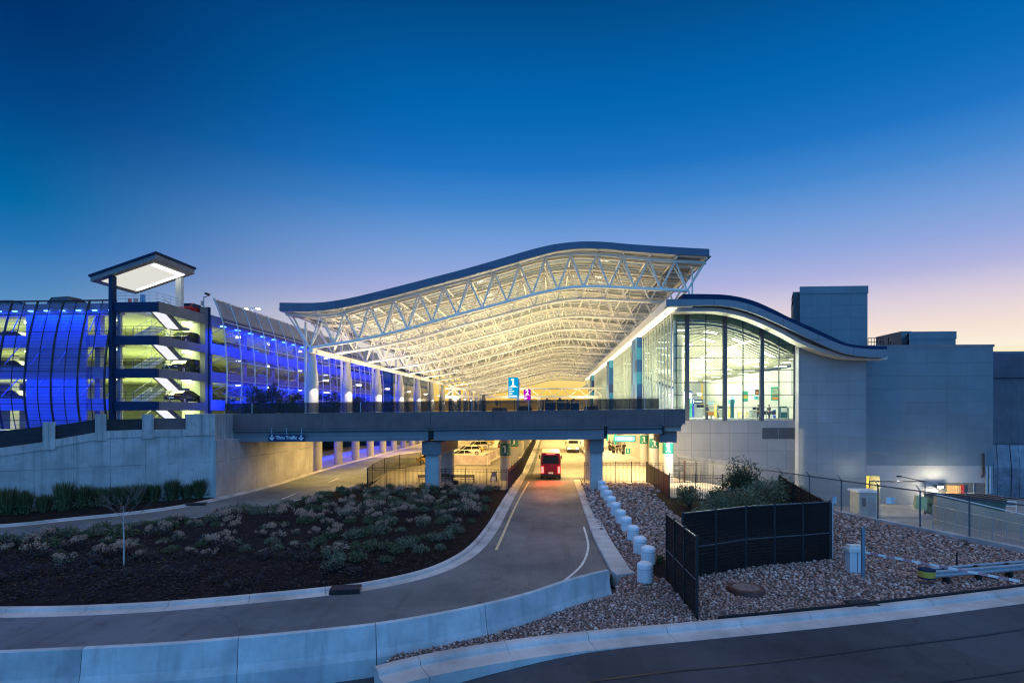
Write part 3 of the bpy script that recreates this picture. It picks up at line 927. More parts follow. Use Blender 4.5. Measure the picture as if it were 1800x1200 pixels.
# hanging direction sign
xs, d = atY(504, BY - .12); zs = Z(769, d)
SG = thing('direction_sign', 'dark blue Thru Traffic sign with two white arrows hung on the overpass', 'road sign', (xs, BY - .12, zs))
MB().box(xs - 1.83, BY - .16, zs - .35, xs + 1.83, BY - .10, zs + .35).build('sign_panel', M['bluepost'], SG)
tm = text_mesh('Thru Traffic', .44, plain('sign_lettering', (.8, .82, .85), .5, 0, .02), 'lettering', .006, bold=.006)
tm.parent = SG; tm.rotation_euler = (R(90), 0, 0); tm.location = (0, -.052, 0)
for s in (-1, 1):
    ax = xs + s * 1.46
    a = MB()
    y0, y1 = BY - .175, BY - .162
    a.prism([(ax - .045, zs - .05), (ax + .045, zs - .05), (ax + .045, zs + .27), (ax - .045, zs + .27)], 'xz', y0, y1)
    a.prism([(ax - .25, zs - .02), (ax, zs - .27), (ax, zs - .15), (ax - .19, zs + .06)], 'xz', y0 - .002, y1 - .002)
    a.prism([(ax, zs - .15), (ax, zs - .27), (ax + .25, zs - .02), (ax + .19, zs + .06)], 'xz', y0 - .004, y1 - .004)
    a.build('arrow', M['white'], SG)
for q in (-1.5, 0, 1.5):
    MB().box(xs + q - .03, BY - .12, zs + .35, xs + q + .03, BY - .07, zs + .95).build('bracket', M['steel'], SG)

# ------------------------------------------------------------------ retaining wall left of the overpass
RW = thing('retaining_wall', 'tall stained concrete retaining wall with pillars along the ramp', 'wall', (wb[0], wb[1], 0))
wtop = [(-640, 880), (-300, 832), (-150, 808), (0, 787), (75, 777), (97, 772), (167, 760), (187, 757), (250, 755), (325, 754), (378, 752)]
tp = [onwall(px, py, wa, wb) for px, py in wtop]
wd = Vector((wb[0] - wa[0], wb[1] - wa[1], 0)).normalized(); wn_ = Vector((-wd.y, wd.x, 0))
m = MB()
def wallband(m, pts, f0, f1, z0f, z1f):
    vs = []
    for p in pts:
        for f in (f0, f1):
            for z in (z0f(p), z1f(p)):
                vs.append((p[0] + wn_.x * f, p[1] + wn_.y * f, z))
    fs = []
    for i in range(len(pts) - 1):
        a, b = i * 4, i * 4 + 4
        fs += [(a, b, b + 1, a + 1), (a + 2, a + 3, b + 3, b + 2), (a + 1, b + 1, b + 3, a + 3), (a, a + 2, b + 2, b)]
    e = (len(pts) - 1) * 4
    fs += [(0, 1, 3, 2), (e, e + 2, e + 3, e + 1)]
    m.add(vs, fs)
wallband(m, tp, 0, .7, lambda p: -.2, lambda p: p[2] - .62)
m.build('wall_face', M['wall'], RW)
m = MB(); wallband(m, tp, -.07, .72, lambda p: p[2] - .617, lambda p: p[2]); m.build('coping', M['wall'], RW)
# the wall turns and runs on below the overpass
m = MB(); m.box(-31.0, wb[1], -.2, -30.35, 71.6, 5.3)
m.build('wall_face', M['wall'], RW)
m = MB(); m.box(-32.5, wb[1] + .05, -.2, -31.003, BY + 1.2, 7.73); m.build('wall_face', M['wall'], RW)
def pillar(pa, pb, top, drop, out=.12, dep=.9):
    a, b = onwall(pa, top, wa, wb), onwall(pb, top, wa, wb)
    m = MB(); z1 = max(a[2], b[2]); z0 = z1 - drop
    pts = [(a[0] - wn_.x * out, a[1] - wn_.y * out), (b[0] - wn_.x * out, b[1] - wn_.y * out), (b[0] + wn_.x * dep, b[1] + wn_.y * dep), (a[0] + wn_.x * dep, a[1] + wn_.y * dep)]
    m.prism(pts, 'xy', z0, z1); m.build('pillar', M['wall'], RW)
pillar(75, 97, 742, 2.2); pillar(167, 187, 728, 2.2); pillar(250, 270, 728, 2.1); pillar(327, 378, 728, 1.9); pillar(-120, -96, 768, 2.4)
def panel(pa, pb, ta, tb, ba, bb):
    q = [onwall(pa, ba, wa, wb), onwall(pb, bb, wa, wb), onwall(pb, tb, wa, wb), onwall(pa, ta, wa, wb)]
    m = MB(); vs = [(p[0] + wn_.x * f, p[1] + wn_.y * f, p[2]) for f in (.3, .36) for p in q]
    m.add(vs, [(3, 2, 1, 0), (4, 5, 6, 7), (0, 1, 5, 4), (1, 2, 6, 5), (2, 3, 7, 6), (3, 0, 4, 7)])
    m.build('mesh_panel', M['mesh_slat'], RW)
panel(-96, 75, 768, 749, 803, 778); panel(97, 167, 748, 737, 774, 762); panel(187, 250, 737, 736, 759, 757); panel(-620, -120, 840, 772, 884, 806)
m = MB()
q = [onwall(270, 757, wa, wb), onwall(327, 756, wa, wb), onwall(327, 735, wa, wb), onwall(270, 735, wa, wb)]
vs = [(p[0] + wn_.x * f, p[1] + wn_.y * f, p[2]) for f in (.3, .5) for p in q]
m.add(vs, [(3, 2, 1, 0), (4, 5, 6, 7), (0, 1, 5, 4), (1, 2, 6, 5), (2, 3, 7, 6), (3, 0, 4, 7)]); m.build('infill_panel', M['beam'], RW)
# terrace behind the wall
tr = [(p[0] + wn_.x * .75, p[1] + wn_.y * .75) for p in tp[3:]] + [(-32.6, 51.5), (-31.6, 54.3), (-31.6, 72.5), (-46, 72.5), (-46, 130), (-95, 130), (-95, 35)]
sheet('terrace', tr, 5.55, M['beam'])
tag(MB().box(-46, 72.45, -.2, -31.65, 72.8, 5.5).build('terrace', M['wall']), kind='structure')

# ------------------------------------------------------------------ free standing columns below the deck
def round_column(x, y, r, z0, z1, label, group, band=None, stripe=False, num=None):
    o = thing('concrete_column', label, 'column', (x, y, z0), group)
    MB().lathe([(r, z0), (r, z1)], (x, y, 0), 24).build('shaft', M['column'], o, True)
    if band:
        b = MB().lathe([(r + .012, band[0]), (r + .012, band[1])], (x, y, 0), 24).build('painted_band', M['teal'], o, True)
        t = glyph_one((band[1] - band[0]) * 1.0, M['white'], 'numeral', .004)
        for v in t.data.vertices:
            v.co.z = math.sqrt(max(0, (r + .03) ** 2 - v.co.x ** 2)) + (0.004 if v.co.z > 0 else -.004)
        t.parent = b
        t.rotation_euler = (R(90), 0, math.atan2(-x, y) * .5)
        t.location = (0, 0, (band[0] + band[1]) / 2 - z0)
        if stripe:
            MB().lathe([(r + .012, band[0] - .22), (r + .012, band[0] - .08)], (x, y, 0), 24).build('yellow_stripe', M['yellow'], o, True)
    return o
for i in range(9):
    y = 75.2 + i * 7.6
    round_column(-31.3, y, .62, 0, 6.08, ORD[i] + ' round column in the row beside the far lane, counting from the retaining wall', 'concrete columns beside the far lane')
for i in range(5):
    x = -5.0; y = 65 + i * 17
    round_column(x, y, .62, .13, 6.08, ORD[i] + ' teal banded column with a 1 left of the exit road, counting from the overpass', 'teal banded columns', (2.9, 4.3), True)
xc = [atY(1174, 60.5)[0], atY(1150, 69.5)[0], atY(1132, 78.5)[0]]
for i, (x, y) in enumerate(zip(xc, (60.5, 69.5, 78.5))):
    round_column(x, y, .56, .4, 6.08, ORD[i] + ' teal banded column with a 1 by the terminal wall, counting from the overpass', 'teal banded columns', (3.55, 4.7))

# ------------------------------------------------------------------ fences
def seg_pts(pts, n):
    out = []
    L = [0]
    for a, b in zip(pts[:-1], pts[1:]): L.append(L[-1] + (Vector(b[:2]) - Vector(a[:2])).length)
    for i in range(n + 1):
        t = L[-1] * i / n
        for k in range(len(pts) - 1):
            if L[k] <= t <= L[k + 1] + 1e-6:
                f = (t - L[k]) / (L[k + 1] - L[k]); a, b = pts[k], pts[k + 1]
                out.append(tuple(u + (v - u) * f for u, v in zip(a, b))); break
    return out
def picket_fence(label, pts, n, h=2.15, mat=None, solid=None, pick=.135):
    mat = mat or M['black']
    P_ = seg_pts(pts, n)
    o = thing('picket_fence' if not solid else 'panel_fence', label, 'fence', P_[0])
    for i, p in enumerate(P_):
        m = MB(); m.box(p[0] - .035, p[1] - .035, p[2] - .3, p[0] + .035, p[1] + .035, p[2] + h + .1)
        m.box(p[0] - .045, p[1] - .045, p[2] + h + .1, p[0] + .045, p[1] + .045, p[2] + h + .13)
        m.build('post', mat, o)
        if i == n: break
        q = P_[i + 1]
        a, b = Vector(p), Vector(q)
        m = MB()
        for z in (.12, h - .22, h):
            m.beam(a + Vector((0, 0, z)), b + Vector((0, 0, z)), .03, .04)
        k = max(2, int((b - a).length / pick))
        for j in range(1, k):
            c = a.lerp(b, j / k)
            m.box(c.x - .010, c.y - .010, c.z + .08, c.x + .010, c.y + .010, c.z + h + .03)
        if solid:
            m.m = 1
            m.beam(a + Vector((0, 0, h / 2 + .05)), b + Vector((0, 0, h / 2 + .05)), .012, h - .15)
            m.build('fence_panel', [mat, solid], o)
        else: m.build('picket_panel', mat, o)
    return o
picket_fence('long straight black picket fence behind the planting island, with benches behind it', [G(647, 859, .1), G(760, 862, .12), G(891, 864, .12)], 7, 2.15)
picket_fence('curving black picket fence beside the exit road under the overpass', [G(893, 864, .12), G(905, 848, .12), G(918, 832, .12), (-3.4, 85, .13), (-3.3, 110, .13), (-3.3, 140, .13)], 26, 2.1, pick=.16)
picket_fence('black picket fence between the overpass column and the terminal sidewalk', [G(1027, 848, .45), G(1138, 848, .47), G(1253, 850, .47)], 8, 2.1)
picket_fence('dark brown solid panel fence standing on the gravel edge', [G(1136, 847, .46), G(1176, 877, .3)], 5, 2.05, M['brown'], M['brown'])
picket_fence('short black picket fence in front of the paved pad and shrubs', [G(1177, 878, .3), G(1270, 881, .32)], 2, 2.2)
def screen_fence(label, pts, h, mat, post, capmat=None, mid=True, name='screen_fence', lowz=.02):
    o = thing(name, label, 'fence', pts[0])
    for i, p in enumerate(pts):
        m = MB(); m.box(p[0] - .05, p[1] - .05, p[2] - .3, p[0] + .05, p[1] + .05, p[2] + h + .08); m.build('post', post, o)
        if i == len(pts) - 1: break
        q = pts[i + 1]; a, b = Vector(p), Vector(q)
        m = MB(); m.beam(a + Vector((0, 0, h / 2)), b + Vector((0, 0, h / 2)), .02, h - lowz); m.build('mesh_panel', mat, o)
        m = MB()
        m.beam(a + Vector((0, 0, h + .01)), b + Vector((0, 0, h + .01)), .06, .05)
        if mid: m.beam(a + Vector((0, 0, h * .47)), b + Vector((0, 0, h * .47)), .05, .05)
        m.build('rail', capmat or post, o)
    return o
railm = plain('galvanised_rail', (.16, .16, .18), .35, .6, .2, 4)
FH = 3.12
def top(px, py, h=3.14): return G(px, py, h)[:2]
pts = [G(1225, 1088)[:2], None, None, G(1172, 1021)[:2]]
pts = [tuple(Vector(pts[0]).lerp(Vector(pts[3]), t)) for t in (0, .36, .7, 1)]
screen_fence('short black mesh screen fence nearest the camera, ending at the kerb', [(p[0], p[1], zg(*p)) for p in pts], FH, M['mesh_black'], M['black'], railm)
pts = [top(*q) for q in ((1200, 902), (1258, 896), (1311, 890), (1361, 887), (1411, 884.5), (1458, 881.5))]
screen_fence('long black mesh screen fence in front of the bushes', [(p[0], p[1], zg(*p)) for p in pts], FH, M['mesh_black'], M['black'], railm)
e0, e1 = Vector(top(1460, 881)), Vector(top(1370, 836))
pts = [tuple(e0.lerp(e1, t / 6)) for t in range(7)]
screen_fence('black mesh screen fence running back behind the bushes to the chain link', [(p[0], p[1], zg(*p)) for p in pts], FH - .15, M['mesh_black'], M['black'], None)
# small screened bay beside the far lane, and vine covered mesh
screen_fence('low grey mesh fence beside the far lane under the overpass', [G(646, 856, .1), G(655, 845, .1), G(676, 832, .1), G(702, 824, .1), G(740, 818, .1)], 1.9, screen('grey_mesh', (.05, .055, .05), .45), M['black'], None, False, 'mesh_fence')

# perimeter chain link with slanted barbed wire arms
CL = thing('chain_link_fence', 'tall chain link perimeter fence with slanted barbed wire arms on a concrete edge', 'fence', FL(0) + (.16,))
tt = [1.2 + 3.05 * i for i in range(17)]
nrm = Vector((.932, .363, 0))
for i, t in enumerate(tt):
    x, y = FL(t)
    m = MB(); m.tube((x, y, -.2), (x, y, 2.75), .05, None, 8); p = m.build('post', M['dsteel'], CL, True)
    m = MB(); m.tube((x, y, 2.72), (x - nrm.x * .36, y - nrm.y * .36, 3.1), .034, .026, 6); m.build('barb_arm', M['dsteel'], p)
    if i < len(tt) - 1:
        x2, y2 = FL(tt[i + 1])
        MB().beam((x, y, 1.44), (x2, y2, 1.44), .006, 2.5).build('mesh_panel', M['chain'], CL)
x, y = FL(tt[0]); x2, y2 = FL(tt[-1])
m = MB(); m.tube((x, y, 2.70), (x2, y2, 2.70), .046, None, 6); m.build('top_rail', M['dsteel'], CL)
for q in (.12, .24, .36):
    m = MB(); m.tube((x - nrm.x * q, y - nrm.y * q, 2.74 + q), (x2 - nrm.x * q, y2 - nrm.y * q, 2.74 + q), .008, None, 4); m.build('barbed_wire', M['galv'], CL)
# inner low chain link in the service yard
a, b = Vector(G(1640, 938, -2.5)), Vector(G(1822, 990, -2.5))
CI = thing('chain_link_fence', 'lower inner chain link fence standing in the service yard', 'fence', a)
for i in range(9):
    p = a.lerp(b, i / 8)
    MB().tube(p, p + Vector((0, 0, 2.5)), .04, None, 8).build('post', M['galv'], CI, True)
    if i < 8:
        q = a.lerp(b, (i + 1) / 8)
        MB().beam(p + Vector((0, 0, 1.25)), q + Vector((0, 0, 1.25)), .006, 2.4).build('mesh_panel', M['chain'], CI)
        for zz in (2.46, 1.3): MB().tube(p + Vector((0, 0, zz)), q + Vector((0, 0, zz)), .028, None, 6).build('rail', M['galv'], CI)
# ------------------------------------------------------------------ big steel canopy
CY0, CY1 = 69.0, 275.0
DK = 6.9
def prof(pxs, Y, n=8):
    pts = []
    for px, py in pxs:
        x, d = atY(px, Y); pts.append((x, Z(py, d)))
    return smooth(pts, n)
top_p = prof([(508, 554), (545, 556), (579, 556.5), (612, 551), (650, 539.5), (700, 528), (743.5, 516.5), (790, 503.5), (834, 491), (870, 480.5), (899, 471.5), (930, 461.5), (968, 453.5), (1013, 449), (1058, 450.5), (1100, 454.5), (1143, 459), (1190, 462.5), (1238, 465)], CY0)
bot_p = prof([(545, 611.5), (590, 604.5), (634.6, 597), (680, 587), (725, 576), (769, 563.5), (815, 550.5), (858, 539.5), (902.5, 527.5), (948, 515.5), (990, 507), (1033, 503.7), (1078, 504.8), (1121, 507), (1165, 509), (1208, 511)], CY0)
tX = [p[0] for p in top_p]; tZ = [p[1] for p in top_p]
bX = [p[0] for p in bot_p]; bZ = [p[1] for p in bot_p]
def topz(x): return float(np.interp(x, tX, tZ))
def botz(x): return float(np.interp(x, bX, bZ))
xl, xr_ = tX[0], tX[-1]
CA = thing('entrance_canopy', 'huge lit white steel truss canopy with curved roof over the upper roadway', 'canopy', (-30, CY0, DK))
soff = plain('canopy_white', (.78, .75, .66), .55, 0, .05)
roofm = plain('canopy_decking', (.30, .31, .29), .55, 0, .08)
# roof: alternate opaque and glazed strips running across, seen from below
def xs_between(a, b, n): return [a + (b - a) * i / n for i in range(n + 1)]
rx = xs_between(xl - .6, xr_ + .4, 44)
roofg = glass('roof_glass', (.62, .82, .92), .05, .1, .35, (.42, .47, .48))
y = CY0 - 1.6; sl_, gl_ = MB(), MB()
while y < CY1:
    for m, y0, y1, up in ((sl_, y, y + 2.05, 0), (gl_, y + 2.05, y + 2.9, -.02)):
        low = [(x, topz(x) + .52 + up) for x in rx]; high = [(x, z + .07) for x, z in low]
        m.band(low, high, 'xz', y0 + .001, y1)
    y += 2.9
sl_.build('roof', roofm, CA); gl_.build('glazing', roofg, CA)
# joists across (following the curve) - every one a part
jm = None
y = CY0 - .1; k = 0
while y < CY1 and k < 94:
    if jm is None:
        m = MB(); m.path([(x, y, topz(x) + .40) for x in rx[1:-1]], .085, 5)
        jm = m.build('joist', soff, CA, True)
    else:
        c = jm.copy(); COL.objects.link(c); c.parent = CA; c.location = (0, y - CY0 + .1, 0)
    y += 2.9; k += 1
# rafters along the canopy, resting on every truss node
NB = 15
bn = xs_between(bX[0], bX[-1], NB)
tn = [xl + .15] + [(a + b) / 2 for a, b in zip(bn[:-1], bn[1:])] + [xr_ - .15]
for x in tn:
    MB().beam((x, CY0 - 1.7, topz(x) + .30), (x, CY1, topz(x) + .30), .16, .2).build('rafter', soff, CA)
# trusses
def truss(y):
    t = MB()
    r = None
    m = MB(); m.path([(x, y, botz(x)) for x in xs_between(bX[0], bX[-1], 45)], .21, 10)
    r = m.build('truss', M['steelw'], CA, True)
    for s in (-.75, .75):
        m = MB(); m.path([(x, y + s, topz(x)) for x in xs_between(xl, xr_, 50)], .19, 8)
        m.build('top_chord', M['steelw'], r, True)
    m = MB()
    for i, xb in enumerate(bn):
        for xt in (tn[i], tn[i + 1]):
            for s in (-.75, .75):
                m.tube((xb, y, botz(xb)), (xt, y + s, topz(xt)), .105, None, 6)
    for xt in tn: m.tube((xt, y - .75, topz(xt)), (xt, y + .75, topz(xt)), .09, None, 5)
    m.build('web', M['steelw'], r, True)
    return r
t0 = truss(CY0)
ys = [CY0, 76.5] + [90.5 + 13.97 * i for i in range(14)]
for y in ys[1:]:
    c = copy_tree(t0, CA); c.location = (0, y - CY0, 0)
# bracing between the trusses in the plane of the bottom chords
m = MB()
for i in (0, 15):
    x = bn[i]
    m.tube((x, CY0, botz(x)), (x, ys[-1], botz(x)), .12, None, 6)
for y0, y1 in zip(ys[:-1], ys[1:]):
    for i in range(1, NB + 1, 3):
        x = bn[i]; xt = tn[i]
        m.tube((x, y0, botz(x)), (xt, y0 + 3.2, topz(xt)), .07, None, 5)
        m.tube((xt, y1 - 3.2, topz(xt)), (x, y1, botz(x)), .07, None, 5)
m.build('bracing', M['steelw'], CA, True)
# edge girder over the columns
m = MB(); m.beam((bX[0] + .25, CY0 - .4, botz(bX[0]) - .35), (bX[0] + .25, CY1, botz(bX[0]) - .35), .5, .5); m.build('edge_girder', M['steelw'], CA)
# fascia band along the front and the sides
fy = CY0 - 1.9
ft = prof([(492, 532), (530, 532.5), (560, 532), (590, 528.5), (625, 522), (690, 506), (760, 488), (830, 469.5), (890, 452), (940, 437.5), (980, 429), (1020, 425), (1060, 425.5), (1100, 429), (1150, 432.5), (1200, 435.5), (1246, 438)], fy)
fb = prof([(492, 546.5), (530, 547), (560, 546), (590, 542.5), (625, 536), (690, 520), (760, 501.5), (830, 483.5), (890, 466), (940, 451.5), (980, 441.5), (1020, 437), (1060, 437.5), (1100, 441), (1150, 444.5), (1200, 448), (1246, 450.5)], fy)
MB().band(fb, ft, 'xz', fy - .12, fy + .12).build('fascia', M['fascia'], CA)
low = [(x, z - .02) for x, z in fb]; MB().band(low, [(x, z + .06) for x, z in low], 'xz', fy + .122, CY0 - .9).build('soffit', soff, CA)
for p_, s in ((0, -1), (-1, 1)):
    x0 = fb[p_][0]
    MB().box(x0 - .1, fy + .13, fb[p_][1], x0 + .1, CY1, ft[p_][1]).build('fascia', M['fascia'], CA)
MB().box(fb[0][0] + .11, fy + .3, fb[0][1] + .05, xl + .3, CY1, fb[0][1] + .14).build('soffit', soff, CA)
MB().box(xr_ - .4, fy + .3, fb[-1][1] + .05, fb[-1][0] - .11, CY1, fb[-1][1] + .14).build('soffit', soff, CA)
# columns with flood lamps
lampg = emit('flood_lens', (1, .93, .78), 14)
colx = -29.7
ztop = botz(bX[0]) - .6
MLIGHT = []
protoc = None
coly = [69.8, 82.2, 97.0, 112.2, 127.5, 142.5, 157.5, 172.5, 187.5, 202.5, 217.5, 232.5, 247.5, 262.5]
for i, y in enumerate(coly):
    if protoc is None:
        protoc = MB().lathe([(.72, DK), (.72, 11.6), (.70, 11.8), (.44, ztop - .5), (.40, ztop - .4), (.40, ztop), (.6, ztop), (.6, ztop + .3)], (colx, y, 0), 28).build('column', plain('column_grey', (.46, .42, .38), .5, 0, .06), CA, True)
        m = MB(); m.box(colx - .98, y - .12, DK, colx - .74, y + .12, ztop + 4.0); m.build('downpipe', M['steelw'], protoc)
        m = MB(); m.beam((colx + .6, y, 11.6), (colx + 1.9, y - .3, 11.9), .08, .08); m.box(colx + 1.5, y - .55, 11.82, colx + 2.2, y - .1, 11.98); m.build('lamp_arm', M['steelw'], protoc)
        m = MB(); m.box(colx + 1.6, y - .5, 11.72, colx + 2.15, y - .15, 11.815); m.build('lamp_lens', lampg, protoc)
        c = protoc
    else:
        c = copy_tree(protoc, CA); c.location = (0, y - coly[0], 0)
    if i < 7:
        spot('column_lamp', (colx + 1.7, y - 1.3, 11.6), (colx, y - .2, 8.2), 900 if i < 4 else 1400, (1, .92, .74), 62, .35)
# posts on the terminal roof carrying the right ends
for y in ys[::2]:
    MB().tube((bX[-1] + .2, y, 18.6), (bX[-1] + .2, y, botz(bX[-1])), .12, None, 8).build('post', M['steelw'], CA, True)
    MB().tube((bX[-1] + .6, y, 18.6), (bX[-1] + .6, y, topz(xr_ - .5)), .10, None, 8).build('post', M['steelw'], CA, True)

# canopy up-lighting
WARM = (1, .80, .48)
for i, y in enumerate([74, 88, 102, 116, 132, 150, 170, 195, 220, 250]):
    pw = 5200 if i < 5 else 6800
    area('canopy_lamp', (-27.0, y, 10.5), (R(180), R(14), 0), 1.2, 7, pw * .30, (1, .84, .56))
    area('canopy_lamp', (-8, y, 8.2), (R(180), 0, 0), 2, 6, pw * .42, WARM)
    area('canopy_lamp', (9, y, 9.0), (R(180), R(-8), 0), 1.5, 6, pw * .22, WARM)

# ------------------------------------------------------------------ terminal building
TY = 66.0
TX = 14.1
TB = thing('terminal_building', 'white panelled terminal with tall glass gable, curved eave and long glass front', 'terminal', (TX, TY, -2.5))
pan = panels('pale_cladding', (.185, .205, .215), 1.72, 1.53, 'x', .012, .4, .05, .62)
pan2 = panels('pale_cladding_rear', (.125, .155, .175), 2.16, 1.44, 'x', .012, .4, .05, .62)
pangrey = panels('grey_base_cladding', (.22, .22, .22), 2.1, 2.0, 'x', .02, .4, .05, .5)
FLR = 7.0
gxl, gxr = atY(1184, TY)[0], atY(1397, TY)[0]
# glass top curve (at TY) and eave curves
gtop = prof([(1184, 551), (1230, 551), (1262, 553.5), (1290, 559), (1318, 568), (1345, 579.5), (1372, 592), (1397, 605)], TY)
def gz(x): return float(np.interp(x, [p[0] for p in gtop], [p[1] for p in gtop]))
# wall below the glass, with louvre
xj = atY(1404, 65)[0]
MB().box(gxl - .4, TY, -2.5, gxr + .55, TY + .5, FLR - .05).build('base_wall', pangrey, TB)
a, d = atY(1340, TY); b, _ = atY(1397, TY)
lm = MB(); lm.box(a, TY - .05, Z(771, d), (a + b) / 2 - .04, TY - .003, Z(751.5, d)); lm.box((a + b) / 2 + .04, TY - .05, Z(771, d), b, TY - .003, Z(751.5, d))
lm.build('louvre', plain('louvre_dark', (.045, .05, .055), .6), TB)
# gable glazing: one pane field per bay, mullions
gl = glass('gable_glass', (.90, .97, .92))
bays = [1184, 1208, 1274.5, 1339.5, 1397]
for a, b in zip(bays[:-1], bays[1:]):
    x0, x1 = atY(a, TY)[0], atY(b, TY)[0]
    xs = xs_between(x0, x1, 8)
    MB().band([(x, FLR) for x in xs], [(x, gz(x)) for x in xs], 'xz', TY + .10, TY + .13).build('window_glass', gl, TB)
mull = plain('mullion_dark', (.06, .075, .085), .45, .3)
for px, w in ((1208, .44), (1274.5, .42), (1339.5, .42)):
    x = atY(px, TY)[0]
    MB().box(x - w / 2, TY - .12, FLR - .1, x + w / 2, TY + .3, gz(x) + .15).build('mullion', plain('mullion_grey', (.055, .065, .08), .5, .1) if px == 1208 else bpy.data.materials['mullion_grey'], TB)
for px, w in ((1241, .07), (1306.5, .07), (1369.5, .07), (1190, .05), (1396, .10)):
    x = atY(px, TY)[0]
    MB().box(x - w / 2, TY - .02, FLR, x + w / 2, TY + .2, gz(x) + .1).build('mullion', mull, TB)
for py in (587, 608, 629.5, 651, 672.5, 694, 716, 736.5):
    z = Z(py, 65)
    x1 = next((p[0] for p in gtop if p[1] < z + .1), gxr)
    MB().box(gxl, TY - .018, z - .035, min(gxr, x1), TY + .09, z + .035).build('transom', mull, TB)
# head panel of obscured glass under the eave
xs = xs_between(gxl, gxr, 30)
MB().band([(x, gz(x) - .75 - .5 * max(0, (x - 20) / 9)) for x in xs], [(x, gz(x) + .1) for x in xs], 'xz', TY + .14, TY + .2).build('head_panel', plain('head_panel', (.20, .26, .22), .5), TB)
# lit jamb and the projecting wing
WA = 65.0
xw1 = atY(1523, WA)[0]
eave_low = prof([(1187, 548), (1230, 547), (1262, 548), (1300, 555), (1335, 567.5), (1372, 585), (1405, 602.5), (1440, 617), (1480, 628), (1520, 631), (1560, 631.5)], 63.3)
def ez(x): return float(np.interp(x, [p[0] for p in eave_low], [p[1] for p in eave_low]))
xs = xs_between(xj, xw1, 14)
MB().band([(x, -2.5) for x in xs], [(x, ez(x) + .35) for x in xs], 'xz', WA, WA + 1.4).build('wing_wall', pan, TB)
MB().box(gxr + .02, TY - .95, -2.4, xj - .003, TY - .02, gz(gxr) + .2).build('jamb', M['white'], TB)
area('jamb_lamp', (gxr + .28, TY - 1.25, 2.0), (R(90), 0, 0), .3, 8, 9, (1, .82, .4))
# eave: layered curved bands
ef_b = prof([(1171, 540), (1187, 537.5), (1230, 537), (1260, 537), (1290, 541), (1322, 550), (1360, 566), (1400, 585), (1435, 601), (1480, 620), (1520, 627), (1558, 628)], 62.4)
ef_t = prof([(1171, 526.5), (1187, 526), (1230, 526), (1260, 526.5), (1285, 528), (1320, 536), (1360, 552.5), (1400, 571), (1435, 587), (1480, 606), (1520, 613), (1558, 614)], 62.4)
eavem = panels('eave_fascia', (.14, .165, .19), 3.6, 3.0, 'x', .03, .4, .05, .5)
MB().band(ef_b, ef_t, 'xz', 62.3, 62.6).build('eave_fascia', eavem, TB)
MB().band([(x, z + .02) for x, z in ef_b], [(x, z + .12) for x, z in ef_b], 'xz', 62.601, 63.4).build('eave_soffit', M['navy'], TB)  # shadow gap under the fascia, its shade put in as navy colour
MB().band([(x, ez(x)) for x, _ in eave_low], [(x, ez(x) + .42) for x, _ in eave_low], 'xz', 63.3, 64.9).build('eave_trim', plain('eave_trim', (.42, .42, .40), .5, 0, .05), TB)
rt = prof([(1200, 517), (1240, 517), (1280, 519), (1320, 527.5), (1355, 542), (1385, 557), (1430, 577), (1460, 591), (1490, 604), (1525, 608), (1558, 608.5)], 63.6)
MB().band([(x, z - .75) for x, z in rt], rt, 'xz', 63.5, 92).build('roof', M['navy'], TB)
# long eave over the kerbside with its light line
ex0, de = atY(1171, 63.0); ezz = Z(541, de)
MB().box(ex0, 62.35, ezz, ex0 + .12, 206, ezz + .95).build('eave_fascia', plain('side_fascia', (.62, .60, .55), .5, 0, .05), TB)
MB().box(ex0 + .121, 62.605, ezz + .02, TX + 1.4, 206, ezz + .1).build('eave_soffit', M['white'], TB)
led = emit('eave_light', (1, .86, .55), 2.6)
MB().box(ex0 + .25, 62.9, ezz - .06, ex0 + 1.15, 205.8, ezz + .018).build('eave_lamp', led, TB)
# long glass front along the kerb
front_gl = glass('front_glass', (.88, .97, .86))
z1 = ezz + .02
MB().box(TX, TY + .4, FLR, TX + .03, 206, z1).build('window_glass', front_gl, TB)
frm = plain('front_mullion', (.60, .62, .56), .45, .2, .05)
mm = MB()
y = TY + .4
while y < 206:
    mm.box(TX - .16, y - .05, FLR, TX - .002, y + .05, z1); y += 2.0
for z in xs_between(FLR + 1.3, z1 - .3, 6): mm.box(TX - .06, TY + .4, z - .03, TX - .003, 206, z + .03)
mm.build('mullion', frm, TB)
MB().tube((TX + .35, TY + .4, FLR), (TX + .35, TY + .4, z1), .22, None, 12).build('corner_column', M['steelw'], TB, True)
bp_ = NT('blue_patchwork_panels')
tcn = bp_.n('ShaderNodeTexCoord'); vor = bp_.n('ShaderNodeTexWhiteNoise', noise_dimensions='3D')
mp = bp_.n('ShaderNodeVectorMath', operation='FLOOR'); sc = bp_.n('ShaderNodeVectorMath', operation='MULTIPLY'); sc.inputs[1].default_value = (1.1, .45, .55)
bp_.l(tcn.outputs['Object'], sc.inputs[0]); bp_.l(sc.outputs[0], mp.inputs[0]); bp_.l(mp.outputs[0], vor.inputs['Vector'])
cr = bp_.n('ShaderNodeValToRGB'); cr.color_ramp.interpolation = 'CONSTANT'
cr.color_ramp.elements[0].color = (.015, .10, .30, 1); cr.color_ramp.elements[1].position = .78; cr.color_ramp.elements[1].color = (.02, .045, .16, 1)
for p_, c_ in ((.3, (.03, .22, .42)), (.55, (.05, .30, .48))):
    e = cr.color_ramp.elements.new(p_); e.color = c_ + (1,)
bp_.l(vor.outputs['Value'], cr.inputs[0])
bluep = bp_.done(bp_.bsdf(cr.outputs[0], .4))
for y in (86.5, 126, 178):
    MB().box(TX - .95, y, FLR - .2, TX + .2, y + 5.5, z1 - .15).build('blue_pier', bluep, TB)
# lower storey along the sidewalk
MB().box(TX, TY + .52, -.1, TX + .4, 345, 6.08).build('base_wall', M['paving'], TB)
